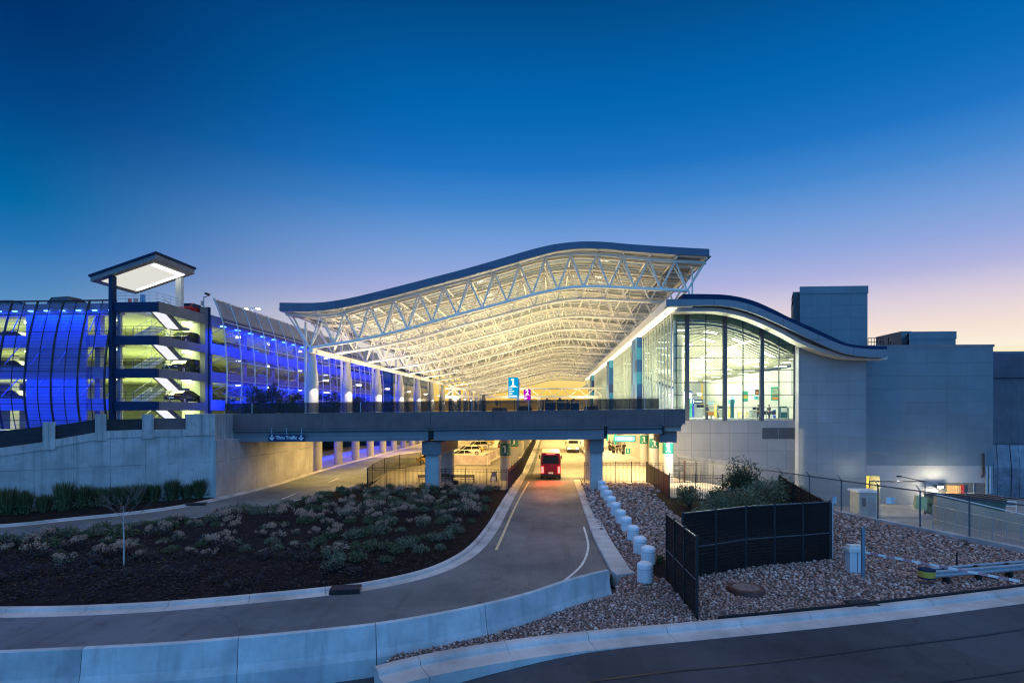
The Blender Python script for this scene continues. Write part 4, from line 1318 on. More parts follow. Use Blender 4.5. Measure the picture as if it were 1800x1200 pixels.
# interior: floor, ceiling with ribs, rear wall, side wall
inw = plain('interior_white', (.62, .63, .58), .6, 0, .05)
IX1 = xw1 - .4
MB().box(TX + .05, TY + .52, FLR - .2, IX1, 250, FLR).build('interior_floor', plain('terrazzo', (.55, .55, .52), .25, 0, .1), TB)
MB().box(IX1 + .01, TY + .6, FLR - .2, IX1 + .3, 130, gz(gxr) - .85).build('interior_wall', inw, TB)
MB().box(TX + .5, 132, FLR, IX1, 132.3, gz(gxr) + 3).build('interior_wall', inw, TB)
xs = xs_between(TX + .3, IX1, 26)
def cz(x): return gz(min(x, gxr)) - .9
MB().band([(x, cz(x)) for x in xs], [(x, cz(x) + .1) for x in xs], 'xz', TY + .7, 249).build('interior_ceiling', inw, TB)
rib = MB()
y = TY + 1.2
while y < 131:
    rib.band([(x, cz(x) - .28) for x in xs[::2]], [(x, cz(x) - .002) for x in xs[::2]], 'xz', y, y + .34); y += 1.15
rib.build('ceiling_ribs', plain('ceiling_rib', (.22, .215, .16), .6, 0, .05), TB)
lp = emit('ceiling_light_panel', (1, .97, .86), 4.5)
pm = []
for iy, y in enumerate((70.5, 76, 82.5, 90, 98, 108, 120)):
    for x in (15.6, 19, 22.4, 25.8, 29.2, 32.0):
        xx = x + (1.2 if iy % 2 else 0)
        if xx > IX1 - 1.6: continue
        za, zb2 = cz(xx) - .34, cz(xx + 1.5) - .34
        m = MB(); m.add([(xx, y, za), (xx + 1.5, y, zb2), (xx + 1.5, y + .9, zb2), (xx, y + .9, za), (xx, y, za + .05), (xx + 1.5, y, zb2 + .05), (xx + 1.5, y + .9, zb2 + .05), (xx, y + .9, za + .05)],
                        [(3, 2, 1, 0), (4, 5, 6, 7), (0, 1, 5, 4), (1, 2, 6, 5), (2, 3, 7, 6), (3, 0, 4, 7)])
        m.build('ceiling_light', lp, TB)
# leaning white interior wall, blue light put into its colour, dark top edge (ticket hall shell)
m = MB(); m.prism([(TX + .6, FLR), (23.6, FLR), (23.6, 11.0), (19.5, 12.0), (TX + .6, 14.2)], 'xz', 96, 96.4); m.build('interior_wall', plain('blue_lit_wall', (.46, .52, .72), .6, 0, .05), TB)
m = MB(); m.path([(TX + .6, 95.8, 14.3), (19.5, 95.8, 12.1), (23.6, 95.8, 11.05)], .24, 6); m.build('interior_rail', M['navy'], TB)
for i, y in enumerate((72, 90, 108, 126)):
    MB().lathe([(.42, FLR), (.36, 17.6)], (TX + 2.2, y, 0), 16).build('interior_column', M['steelw'], TB, True)
for y in (78, 98, 118):
    area('hall_ceiling_fill', ((TX + IX1) / 2, y, 9.5), (R(180), 0, 0), 6, 10, 7000, (1, .92, .66))  # added fill that brightens the ceiling, no fixtures stand here
for y, pw in ((74, 4400), (90, 4400), (110, 4800)):
    area('hall_lamp', ((TX + IX1) / 2 - 1, y, 16.4 if y < 100 else 15.5), (0, 0, 0), 7, 11, pw, (1, .95, .78))
for y in (145, 175, 210):
    area('hall_lamp', (TX + 6, y, 16), (0, 0, 0), 8, 20, 3800, (1, .93, .72))
# right block and rooftop boxes
WB = 66.6
xb1 = atY(1746, WB)[0]
zb = Z(613, 65.3)
recx = atY(1547, WB)[0]
m = MB(); m.box(recx, WB, -2.5, xb1, WB + 25, 1.9); m.box(xw1, WB, Z(834, 65.3), recx, WB + 25, 1.9); m.build('service_wall', plain('service_wall', (.24, .245, .26), .6, 0, .08, .6), TB)
MB().box(xw1, WB + .02, 1.905, xb1, WB + 25, zb).build('block_wall', pan2, TB)
MB().box(xw1 - .1, WB - .03, zb + .003, xb1 + .12, WB + 25, zb + .28).build('parapet', M['girder'], TB)
# lit yellow doorway in the corner between the wings
MB().box(xw1 + .01, WB + 2.2, -2.5, recx - .01, WB + 2.3, Z(834, 65.3) - .02).build('doorway', plain('doorway_yellow', (.80, .66, .16), .6, 0, .04), TB)
point('doorway_lamp', ((xw1 + recx) / 2, WB + .7, -.4), 230, (1, .84, .35), .06)
def roofbox(a, b, py, Y, dep, base, mat, name='rooftop_box'):
    x0, d = atY(a, Y); x1, d2 = atY(b, Y)
    z = Z(py, (d + d2) / 2)
    xb = atY(a + 2, Y + dep)[0]
    MB().prism([(x0, Y), (x1, Y), (x1, Y + dep), (xb, Y + dep)], 'xy', base, z - .9).build(name, mat, TB)
    MB().prism([(x0 - .06, Y - .06), (x1 + .06, Y - .06), (x1 + .06, Y + dep + .06), (xb, Y + dep + .06)], 'xy', z - .897, z).build('parapet', mat, TB)
roofbox(1406, 1525, 503, 70, 14, 10, pan2)
roofbox(1394.5, 1415, 513, 72, 4, 10, pan2)
roofbox(1598, 1680, 582.5, 70, 10, 12, pan2)
a0, _ = atY(1580.5, 76); a1, d = atY(1598, 72)
MB().box(a0, 73.5, 12, a1 - .02, 79, Z(583, 71)).build('rooftop_box', pan2, TB)
x0, d = atY(1526, 69); x1, _ = atY(1553, 69)
m = MB()
for z in (Z(594, d), Z(601, d)): m.tube((x0, 69, z), (x1, 69, z), .035, None, 5)
for i in range(6):
    x = x0 + (x1 - x0) * i / 5; m.tube((x, 69, zb), (x, 69, Z(594, d)), .035, None, 5)
m.build('rooftop_railing', M['black'], TB)
m = MB()
for px, h in ((1562, 593), (1566, 600), (1571, 603), (1576, 606), (1690, 609)):
    x, d = atY(px, 72); m.tube((x, 72, zb), (x, 72, Z(h, d)), .06, None, 5)
m.build('roof_vent', M['black'], TB)
# loading dock: striped curtain, red frame, dark shutters, pipe, wall lamp
def wallbox(a, b, ta, tb, mat, name, y0=WB - .12, y1=WB - .005):
    x0, d = atY(a, y0); x1, _ = atY(b, y0)
    return MB().box(x0, y0, Z(tb, d), x1, y1, Z(ta, d)).build(name, mat, TB)
wallbox(1650, 1736, 848, 890, plain('dock_recess', (.10, .095, .09), .7), 'dock_opening', WB - .06)
wv = panels('dock_curtain', (.62, .33, .12), .22, 9, 'x', .03, .6, .35, .5)
wallbox(1665, 1689, 853, 887, wv, 'dock_curtain', WB - .20, WB - .07)
wallbox(1668, 1684, 870, 886, plain('orange_crate', (.65, .17, .04), .6), 'dock_door', WB - .30, WB - .21)
wallbox(1690, 1695, 852, 886, plain('red_paint', (.45, .03, .02), .5), 'door_frame', WB - .24, WB - .07)
wallbox(1667, 1690, 886, 889, bpy.data.materials['red_paint'], 'door_sill', WB - .4, WB - .07)
wallbox(1696, 1713, 866, 885, plain('cream_board', (.66, .60, .42), .6), 'dock_board', WB - .22, WB - .07)
wallbox(1711, 1712.4, 850, 888, M['steel'], 'shutter_post', WB - .14, WB - .07)
x, d = atY(1729, WB - .2)
MB().path([(x, WB - .05, Z(797, d)), (x, WB - .2, Z(798, d)), (x, WB - .2, Z(835, d)), (x - .2, WB - .2, Z(838, d))], .10, 8).build('pipe', M['black'], TB, True)
for q in (1733, 1739): wallbox(q, q + 3, 820, 888, M['galv'], 'downpipe', WB - .16, WB - .01)
x, d = atY(1646, WB - .5); lz = Z(855, d)
m = MB(); m.box(x - .05, WB - .9, lz + .1, x + .05, WB - .004, lz + .2); m.box(x - .28, WB - 1.1, lz - .02, x + .28, WB - .6, lz + .16); m.build('flood_lamp', M['black'], TB)
m = MB(); m.box(x - .24, WB - 1.16, lz - .08, x + .24, WB - 1.104, lz + .15); m.build('lamp_lens', emit('white_flood', (1, .93, .72), 260), TB)
point('wall_lamp', (x, WB - 1.35, lz), 900, (1, .88, .6), .08)
# far right concrete building, partly wrapped
NB_ = thing('service_building', 'dark stained concrete building at the far edge with plastic wrapped base', 'building', (xb1 + .3, 72, -2.5))
zr = Z(625, 71)
MB().box(xb1 + .3, 72, 4.0, 85, 100, zr).build('wall', concrete('dark_concrete', (.13, .13, .15), .5, 1.0), NB_)
MB().box(xb1 + .25, 71.9, zr + .002, 85.1, 100, zr + .25).build('roof', M['girder'], NB_)
MB().box(xb1 + .3, 71.7, Z(666, 71), 85, 71.95, zr - .02).build('parapet_band', concrete('band_concrete', (.10, .10, .125), .4, .8), NB_)
MB().box(xb1 + .3, 72.05, -2.5, 85, 100, 3.99).build('base_wall', M['black'], NB_)
wr = MB()
xs = xs_between(xb1 + .35, 80, 40)
for i in range(40):
    a, b = xs[i], xs[i + 1]
    ya, yb = 71.5 + .25 * math.sin(i * 1.3) + random.uniform(-.1, .1), 71.5 + .25 * math.sin((i + 1) * 1.3)
    wr.quad((a, ya, -2.3), (b, yb, -2.3), (b, yb - .1, 1.2), (a, ya - .1, 1.2)); wr.quad((a, ya - .1, 1.2), (b, yb - .1, 1.2), (b, yb + .2, 3.95), (a, ya + .2, 3.95))
wr.build('plastic_wrap', plain('plastic_sheet', (.18, .19, .22), .25, 0, .35, .9), NB_, True)
# ------------------------------------------------------------------ parking garage
LV = [18.4, 15.2, 12.0, 8.8, 5.6]
GX, GY0, GY1 = -38.0, 60.7, 122.0
TWX = -42.4
GB = thing('parking_garage', 'multi storey parking garage with blue lit mesh screens and open stair tower', 'parking garage', (GX, 52.9, 5.55))
gconc = concrete('garage_concrete', (.19, .18, .175), .3, .5)
gwhite = plain('garage_paint', (.22, .20, .30), .6, 0, .08, .5)
gslab = plain('slab_paint', (.52, .52, .46), .7, 0, .1, .4)
gwall = plain('garage_wall', (.62, .64, .50), .6, 0, .12, .4)
for i, z in enumerate(LV):
    m = MB(); m.box(-95, 54.9, z - .35, TWX - .3, GY1, z); m.box(TWX - .299, GY0, z - .35, GX - .42, GY1, z); m.build('floor_slab', gslab, GB)
    if z < 18: 
        pass
    # spandrels: front wing, right face
    m = MB(); m.box(-95, 54.55, z - .75, TWX - .4, 54.895, z + .45); m.build('spandrel', gwhite, GB)
    m = MB(); m.box(GX - .415, GY0 + .9, z - .75, GX - .1, GY1, z + .45); m.build('spandrel', gwhite, GB)
# solid bays and rear walls
m = MB(); m.box(atY(154, 54.5)[0] - 6.4, 54.3, 5.6, atY(154, 54.5)[0], 54.54, 18.4); m.build('solid_bay', gwhite, GB)
m = MB(); m.box(-95, 80, 5.6, -57, 80.3, 18.0); m.box(-57.3, 80.31, 5.6, -57, GY1, 18.0); m.box(-56.98, 79, 5.6, -50, 79.3, 18.0); m.build('rear_wall', gwall, GB)
cm = None
for y in [62.4 + 7.45 * i for i in range(9)]:
    m = MB(); m.box(GX - .9, y - .3, 5.6, GX - .43, y + .3, 18.05); m.build('column', gwhite, GB)
for x in (-46, -52.5, -59, -66, -73):
    for yy in (55.2, 66): MB().box(x - .3, yy, 5.6, x + .3, yy + .6, 18.05).build('column', gwhite, GB)
# left wing screen: curved ribs, rails, blue lit cloth
yz = [(53.7, 18.95), (53.15, 17.0), (52.6, 14.6), (52.3, 12.2), (52.2, 10.0), (52.35, 8.0), (52.7, 6.2)]
yzs = smooth(yz, 4)
def wy(z): return float(np.interp(-z, [-q[1] for q in yzs], [q[0] for q in yzs]))
bluemesh = screen('blue_cloth_mesh', (.045, .05, .11), .27, .34, .5, .15)
x0w, x1w = -74.0, TWX - .35
m = MB()
m.add([(x, y, z) for x in (x0w, x1w) for y, z in yzs], [(i, i + 1, len(yzs) + i + 1, len(yzs) + i) for i in range(len(yzs) - 1)])
m.build('mesh_screen', bluemesh, GB, True)
x = x1w; i = 0
while x > x0w:
    w = .15 if i % 2 == 0 else .03
    m = MB(); m.path([(x, y - .08, z) for y, z in yzs], w / 2 + .03, 6); m.build('rib', M['black'], GB, True)
    if i % 2 == 0 and i % 1 == 0:
        for za, zb_ in ((14.6, 12.6), (11.4, 9.4), (17.6, 15.8)):
            m = MB(); m.tube((x, wy(za) + .2, zb_), (x, 54.4, za), .05, None, 5); m.build('bracket', gwhite, GB)
    x -= 1.36; i += 1
for z in (18.95, 17.55, 15.75, 14.0, 13.2, 11.9, 10.3, 8.7, 7.1):
    m = MB(); m.tube((x0w, wy(z) - .1, z), (x1w, wy(z) - .1, z), .032 if z < 18 else .08, None, 5); m.build('rail', M['black'], GB)
# blue flood strips (fixtures and their light)
blueled = emit('blue_led', (.10, .30, 1), 9)
BLUE = (.0004, .032, 1)
for x in [x1w - .9 - 1.7 * i for i in range(18)]:
    m = MB(); m.box(x - .18, 53.95, 18.0, x + .18, 54.2, 18.1); m.build('blue_lamp', blueled, GB)
for xc_ in (-47.5, -56, -65):
    area('blue_strip', (xc_, 53.75, 17.9), (R(-12), 0, 0), 8, .25, 1450, BLUE)
    area('blue_strip', (xc_, 53.3, 11.6), (R(-16), 0, 0), 8, .25, 900, BLUE)
    area('blue_strip', (xc_, 53.3, 6.3), (R(205), 0, 0), 8, .25, 420, BLUE)
# right face screens
xz = smooth([(-37.4, 20.6), (-36.7, 18.9), (-36.25, 17.4), (-35.95, 14.6), (-35.85, 12.2), (-35.9, 9.5), (-36.2, 6.2)], 4)
def rx_(z): return float(np.interp(-z, [-q[1] for q in xz], [q[0] for q in xz]))
perf = screen('perforated_sheet', (.13, .105, .11), .84, .11, .1, .2, .45, 2, .5)
perf2 = screen('perforated_blue_sheet', (.11, .085, .085), .62, .16, .35, .2, .45, 2, .3)
bluefine = screen('fine_blue_mesh', (.04, .045, .10), .58, .12, .45, .2)
def band(za, zb_, mat, y0, y1, name='mesh_screen'):
    zs = xs_between(za, zb_, 6); m = MB()
    m.add([(rx_(z), y, z) for y in (y0, y1) for z in zs], [(i, i + 1, 7 + i + 1, 7 + i) for i in range(6)])
    m.build(name, mat, GB, True)
y = GY0 + .6
while y < GY1 - 1:
    y1 = min(y + 6.0, GY1)
    band(20.5, 18.0, perf, y + .03, y1 - .03); band(13.6, 11.4, perf2, y + .03, y1 - .03); band(17.97, 13.65, bluefine, y + .03, y1 - .03); band(11.37, 9.65, bluefine, y + .03, y1 - .03)
    if y > 66: band(9.6, 6.6, perf2, y + .03, y1 - .03)
    y = y1
y = GY0 + .6; i = 0
while y <= GY1:
    m = MB(); m.path([(x, y, z) for x, z in xz], .085, 6); m.build('rib', M['steel'] if i % 1 == 0 else M['black'], GB, True)
    for z in (17.3, 14.0, 10.9): 
        m = MB(); m.tube((rx_(z), y, z), (GX - .1, y, z - .9), .05, None, 5); m.tube((rx_(z), y, z), (GX - .1, y, z), .05, None, 5); m.build('bracket', gwhite, GB)
    y += 3.0; i += 1
for z in (20.5, 18.0, 15.75, 13.6, 11.4, 9.6, 6.6):
    m = MB(); m.tube((rx_(z) + .02, GY0 + .5, z), (rx_(z) + .02, GY1, z), .05, None, 5); m.build('rail', M['steel'], GB)
for y in [GY0 + 2 + 3.0 * i for i in range(20)]:
    m = MB(); m.box(-37.3, y - .35, 17.55, -36.95, y + .35, 17.68); m.build('blue_lamp', blueled, GB)
for yc, ln in ((69, 15), (84, 15), (100, 16), (114, 14)):
    area('blue_strip', (-37.0, yc, 17.5), (0, R(-14), 0), .3, ln, 5200, BLUE)
    area('blue_strip', (-37.0, yc, 11.2), (0, R(-14), 0), .3, ln, 3800, BLUE)
# interior lighting, warm green tinted tubes
GRN = (.80, 1, .32)
tube = emit('ceiling_tube', (.9, 1, .62), 14)
for z in LV[:-1]:
    area('garage_lamp', (-47.5, 66, z - .5), (0, 0, 0), 7, 9, 1500, GRN)
    area('garage_lamp', (-64, 64, z - .5), (0, 0, 0), 14, 9, 1700, GRN)
    area('garage_lamp', (-45, 96, z - .5), (0, 0, 0), 5, 40, 900, GRN)
    for x, y in ((-41.5, 66), (-41.5, 74), (-41.2, 82), (-41.5, 92), (-41.5, 104), (-47, 59), (-53.5, 58.5), (-58, 60), (-66, 59), (-41, 62)):
        m = MB(); m.box(x - .5, y - .12, z - .62, x + .5, y + .12, z - .48); m.build('ceiling_lamp', tube, GB)
# stair tower
ny = M['navy']
for i, z in enumerate(LV):
    m = MB(); m.box(TWX, 52.92, z - .75, GX - .01, 53.2, z + .12 if i else z + .2); m.build('landing_edge', ny, GB)
    m = MB(); m.box(GX - .22, 53.21, z - .75, GX, GY0, z + .12 if i else z + .3); m.build('landing_edge', gconc, GB)
    m = MB(); m.box(TWX + .01, 53.21, z - .3, GX - .23, 54.5, z); m.box(TWX + .01, 58.6, z - .3, GX - .23, GY0 - .01, z); m.build('landing', gslab, GB)
    if z > 5.7:
        ya, yb, za, zb_ = 54.6, 57.2, z - .05, z - 1.6
        m = MB()
        for xa in (-39.95, -38.52): m.beam((xa, ya, za - .1), (xa, yb, zb_ - .1), .14, .42)
        m.build('stair_stringer', gconc, GB)
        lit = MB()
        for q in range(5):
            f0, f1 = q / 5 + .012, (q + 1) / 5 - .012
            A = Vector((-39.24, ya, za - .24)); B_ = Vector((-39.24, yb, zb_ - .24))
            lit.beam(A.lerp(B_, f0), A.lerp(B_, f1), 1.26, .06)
        lit.build('stair_soffit_glow', bpy.data.materials.get('stair_soffit') or emit('stair_soffit', (.93, .93, 1), 1.0), GB)  # glow built into the white undersides of the flights
        m = MB(); m.box(-40.1, 57.2, zb_ - .22, -38.3, 58.4, zb_); m.build('landing', gconc, GB)
        m = MB()
        for xa in (-41.7, -40.3): m.beam((xa, 57.2, zb_ - .1), (xa, 54.5, z - 3.2 + .1), .12, .36)
        for q in range(9):
            f = q / 9; m.box(-41.64, 57.2 - 2.7 * f - .3, zb_ - 1.55 * f - .06, -40.36, 57.2 - 2.7 * f, zb_ - 1.55 * f)
        m.build('stair_flight', gslab, GB)
        m = MB()
        for a, b in (((-40.3, 57.2, zb_ + .9), (-40.3, 54.5, z - 3.2 + 1.0)), ((-41.7, 57.2, zb_ + .9), (-41.7, 54.5, z - 3.2 + 1.0)), ((-38.4, ya, za + .9), (-38.4, yb, zb_ + .9))):
            m.tube(a, b, .03, None, 5); 
            for f in (0, .25, .5, .75, 1):
                c = Vector(a).lerp(Vector(b), f); m.tube(c, c - Vector((0, 0, .95)), .02, None, 4)
        m.build('stair_railing', M['steel'], GB)
    m = MB()
    zz_ = z + (.12 if i else .2)
    for h in (.35, .65, .95):
        m.tube((TWX + .3, 53.05, zz_ + h), (GX - .1, 53.05, zz_ + h), .018, None, 4); m.tube((GX - .1, 53.05, zz_ + h), (GX - .1, 57, zz_ + h), .018, None, 4)
    for f in range(6):
        x = TWX + .3 + (GX - TWX - .4) * f / 5; m.tube((x, 53.05, zz_), (x, 53.05, zz_ + .97), .02, None, 4)
    for f in range(5): m.tube((GX - .1, 53.05 + f, zz_), (GX - .1, 53.05 + f, zz_ + .97), .02, None, 4)
    if z > 8: m.build('railing', M['black'] if i else M['steel'], GB)
    if z > 5.7: area('stair_lamp', (-40.5, 58.8, z - .55), (0, 0, 0), 2.5, 2, 380, (.82, 1, .36))
m = MB(); m.box(TWX - .38, 52.7, 5.6, TWX - .02, 53.3, 21.3); m.build('pier', ny, GB)
m = MB(); m.box(TWX + .01, 53.3, 5.6, TWX + .35, 53.6, 18.3); m.build('column', gwhite, GB)
m = MB(); m.box(GX - .6, GY0 - .05, 5.6, GX + .02, GY0 + .5, 19.5); m.build('column', gconc, GB)
m = MB(); m.box(GX - .5, GY0 + .51, 5.6, GX + .1, GY0 + .85, 19.6); m.build('pier', ny, GB)
m = MB(); m.box(TWX + .5, 62.5, 5.6, GX - 1.5, 62.7, 18); m.build('rear_wall', gwall, GB)
# pavilion roof above the tower: a tilted square, the light on its ceiling made by its own glow
c = [(-44.6, 52.4, 21.15), (-37.75, 52.4, 23.3), (-37.75, 58.7, 23.3), (-44.6, 58.7, 21.15)]
def slab(m, q, dz0, dz1, ins=0.):
    cx = sum(p[0] for p in q) / 4; cyy = sum(p[1] for p in q) / 4
    q = [(p[0] + math.copysign(ins, cx - p[0]), p[1] + math.copysign(ins, cyy - p[1]), p[2] + math.copysign(ins * .314, 22.2 - p[2])) for p in q]
    m.add([(p[0], p[1], p[2] + dz0) for p in q] + [(p[0], p[1], p[2] + dz1) for p in q], [(3, 2, 1, 0), (4, 5, 6, 7), (0, 1, 5, 4), (1, 2, 6, 5), (2, 3, 7, 6), (3, 0, 4, 7)])
m = MB(); slab(m, c, -.14, .06); m.build('pavilion_roof', ny, GB)
m = MB(); slab(m, c, -.62, -.145, .12); m.build('pavilion_fascia', M['girder'], GB)
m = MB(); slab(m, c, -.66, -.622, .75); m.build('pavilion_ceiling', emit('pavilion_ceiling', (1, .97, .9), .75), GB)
m = MB(); slab(m, [(-38.9, 53.3, 22.94), (-38.45, 53.3, 23.08), (-38.45, 57.8, 23.08), (-38.9, 57.8, 22.94)], -.72, -.67); slab(m, [(-43.4, 57.3, 21.5), (-38.95, 57.3, 22.93), (-38.95, 57.75, 22.93), (-43.4, 57.75, 21.5)], -.72, -.67)
m.build('pavilion_lamp', emit('pavilion_led', (1, .98, .94), 3.2), GB)
m = MB(); m.box(-39.6, 58.0, 18.4, -39.0, 58.5, 22.2); m.build('column', gslab, GB)
# roof signs and call box on the top landing
for px, w, colr in ((228, .30, 'red'), (239, .35, 'grey'), (251, .45, 'blue')):
    x, d = atY(px, 57.5)
    MB().box(x - w / 2, 57.4, 18.4, x + w / 2, 57.6, 20.3 if colr == 'blue' else 19.9).build('info_post', plain('post_' + colr, {'red': (.45, .1, .1), 'grey': (.3, .3, .32), 'blue': (.03, .2, .5)}[colr], .5), GB)
# security camera on the corner pier
SC = thing('security_camera', 'security camera on a short mast at the garage corner', 'camera', (GX - .3, GY0 + .2, 19.5))
MB().tube((GX - .3, GY0 + .2, 19.5), (GX - .3, GY0 + .2, 20.7), .06, None, 8).build('mast', M['steel'], SC)
m = MB(); m.beam((GX - .3, GY0 + .2, 20.6), (GX + .5, GY0 - .1, 20.75), .06, .06); m.build('arm', M['black'], SC)
m = MB(); m.beam((GX + .2, GY0 - .25, 20.95), (GX + .75, GY0 - .5, 20.75), .26, .22); m.build('housing', M['black'], SC)
m = MB(); m.box(GX - .55, GY0, 19.7, GX - .37, GY0 + .35, 20.2); m.build('junction_box', M['steel'], SC)
# twin roof lamp far back
x, d = atY(443, 118); zt = Z(542, d)
TL = thing('street_lamp', 'tall twin headed lamp standing on the garage roof', 'street lamp', (x, 118, 18.4))
MB().tube((x, 118, 18.4), (x, 118, zt), .16, .12, 10).build('pole', M['steelw'], TL, True)
m = MB(); m.box(x - 1.5, 117.9, zt - .05, x + 1.5, 118.1, zt + .1); m.build('arm', M['steel'], TL)
for s in (-1.35, 1.35):
    m = MB(); m.box(x + s - .4, 117.6, zt - .15, x + s + .4, 118.3, zt - .06); m.build('lamp_head', emit('lamp_head', (1, 1, .95), 22) if s < 0 else bpy.data.materials['lamp_head'], TL)
# dark blue glass building behind the garage
BG = thing('glass_building', 'dark blue glass office block beyond the garage end', 'building', (-38, 126, 0))
bgm = panels('dark_blue_glazing', (.018, .075, .15), 2.6, 2.4, 'y', .06, .12, .35, .4)
bgm2 = panels('dark_blue_glazing_front', (.018, .06, .13), 2.6, 2.4, 'x', .06, .12, .35, .4)
MB().box(-58, 126.0, 0, -35.2, 126.3, 17.5).build('front_glass', bgm2, BG)
MB().box(-58, 126.31, 0, -35.0, 168, 17.6).build('side_glass', bgm, BG)
MB().box(-58.2, 125.9, 17.61, -34.9, 168.2, 18.1).build('roof', ny, BG)
# ------------------------------------------------------------------ vehicles
def paint(name, col): return bpy.data.materials.get(name) or plain(name, col, .22, .15, .05, 1, 0, 1, .6)
def make_car(name, label, cat, L=4.5, W=1.84, H=1.45, suv=False, pickup=False, lit=True):
    o = thing(name, label, cat, (0, 0, 0))
    h = L / 2
    bl = .92 if not suv else 1.08
    P_ = [(-h + .02, .42), (-h + .04, .66), (-h + .25, bl - .18), (-h + 1.15, bl), (h - .9, bl + .03), (h - .15, bl - .02), (h - .01, .72), (h - .05, .36), (h - .2, .26), (-h + .25, .24)]
    def ring(x, k): 
        cy, cz_ = 0, .6
        return [(x, cy + (y - cy) * k, cz_ + (z - cz_) * (k if k < 1 else 1)) for y, z in P_]
    m = MB(); w = W / 2
    m.loft([ring(-w, .95), ring(-w + .07, 1), ring(0, 1.012), ring(w - .07, 1), ring(w, .95)])
    b = m.build('body', paint('car_black', (.012, .013, .015)), o, True)
    b.material_slots[0].link = 'OBJECT'; b.material_slots[0].material = paint('car_black', (.012, .013, .015))
    # cabin
    if pickup: y0, y1, t0, t1 = -h + 1.5, .75, -h + 2.2, .55
    elif suv: y0, y1, t0, t1 = -h + 1.2, h - .12, -h + 2.0, h - .5
    else: y0, y1, t0, t1 = -h + 1.15, h - .45, -h + 2.05, h - 1.3
    m = MB(); q = w - .1; r = w - .28
    m.loft([[(-q, y0, bl - .03), (q, y0, bl - .03), (q, y1, bl - .03), (-q, y1, bl - .03)], [(-r, t0, H - .05), (r, t0, H - .05), (r, t1, H - .05), (-r, t1, H - .05)]])
    m.build('windows', M['carglass'], o)
    m = MB(); m.loft([[(-r - .02, t0 - .03, H - .06), (r + .02, t0 - .03, H - .06), (r + .02, t1 + .03, H - .06), (-r - .02, t1 + .03, H - .06)], [(-r + .12, t0 + .15, H), (r - .12, t0 + .15, H), (r - .12, t1 - .15, H), (-r + .12, t1 - .15, H)]])
    for s in (-1, 1):
        for ya, yb in ((y0, t0), ((y0 + y1) / 2, (t0 + t1) / 2), (y1, t1)):
            m.beam((s * (q + .006), ya, bl - .02), (s * (r + .012), yb, H - .05), .07, .05)
    rf = m.build('roof', M['black'], o); rf.material_slots[0].link = 'OBJECT'; rf.material_slots[0].material = b.material_slots[0].material
    R_ = .33 if not suv else .38
    for sx in (-1, 1):
        for yy in (-h + .85, h - .85):
            m = MB(); m.tube((sx * (w - .2), yy, R_), (sx * (w + .015), yy, R_), R_, None, 20); t = m.build('wheel', M['rubber'], o, True)
            m = MB(); m.tube((sx * (w - .1), yy, R_), (sx * (w + .022), yy, R_), R_ * .62, None, 10); m.build('rim', M['rim'], t)
        m = MB(); m.beam((sx * (w - .3), -h + .12, .70), (sx * (w - .3), -h + .03, .68), .4, .14); m.build('headlight', M['headl'] if lit else M['head_off'], o)
        m = MB(); m.beam((sx * (w - .26), h - .06, .84), (sx * (w - .26), h + .012, .83), .42, .15); m.build('tail_light', M['tail'] if lit else M['tail_off'], o)
    m = MB(); m.box(-.26, h - .02, .55, .26, h + .02, .68); m.build('number_plate', M['white'], o)
    return o
def place(o, loc, rz, label, colname, col, group):
    o.location = loc; o.rotation_euler.z = rz; o['label'] = label
    if group: o['group'] = group
    for k in o.children:
        if k.name.split('.')[0] in ('body', 'roof'): k.material_slots[0].material = paint(colname, col)
    return o
sedan = make_car('parked_car', 'car', 'car', lit=False)
suv = make_car('parked_car', 'car', 'car', 4.7, 1.92, 1.72, True, lit=False)
GR = 'cars parked in the garage'
used = {'s': False, 'u': False}
def car(kind, loc, rz, label, cn, col, group=None):
    pro = sedan if kind == 's' else suv
    if used[kind]: o = copy_tree(pro)
    else: o = pro; used[kind] = True
    return place(o, loc, rz, label, cn, col, group)
RED, BLK, GRY, WHT = ('car_red', (.45, .012, .012)), ('car_black', (.012, .013, .015)), ('car_grey', (.06, .065, .07)), ('car_white', (.75, .74, .70))
car('s', (-39.6, 60.2, 18.4), 0, 'red car on the open garage roof beside the stair tower', *RED, GR)
car('s', (-39.7, 59.9, 15.2), 0, 'black sedan on the level below the garage roof, beside the stairs', *BLK, GR)
car('u', (-39.8, 59.7, 12.0), 0, 'dark green tinted large car on the middle garage level beside the stairs', 'car_green', (.015, .03, .025), GR)
car('s', (-39.7, 59.7, 8.8), R(180), 'dark coupe on the lowest visible garage level beside the stairs', 'car_dark', (.02, .024, .03), GR)
for z, y, n in ((15.2, 66, 'car seen through the blue screen just right of the stair tower, second level'), (12.0, 67, 'car seen through the blue screen just right of the stair tower, third level'), (8.8, 66.5, 'car seen through the blue screen just right of the stair tower, lowest level'),
                (15.2, 72, 'dark car behind the perforated screen, second level'), (12.0, 74, 'grey car behind the perforated screen, third level'), (8.8, 75, 'grey car behind the perforated screen, lowest level')):
    car('s' if y < 70 else 'u', (-40.6, y, z), R(90), n, *(BLK if y < 70 else GRY), GR)
x, _ = atY(118, 57); car('u', (x, 57.6, 18.4), R(80), 'large dark sport utility on the garage roof behind the mesh screen', *BLK, GR)
x, _ = atY(22, 57.4); car('s', (x, 57.8, 18.4), R(95), 'dark car on the garage roof at the edge of the picture', *GRY, GR)
for z, px, n in ((15.2, 30, 'upper'), (12.0, 30, 'middle'), (8.8, 26, 'lower')):
    x, _ = atY(px, 58); car('s', (x, 58.2, z), R(90), 'car behind the blue screen of the garage wing, ' + n + ' parking level', *GRY, GR)
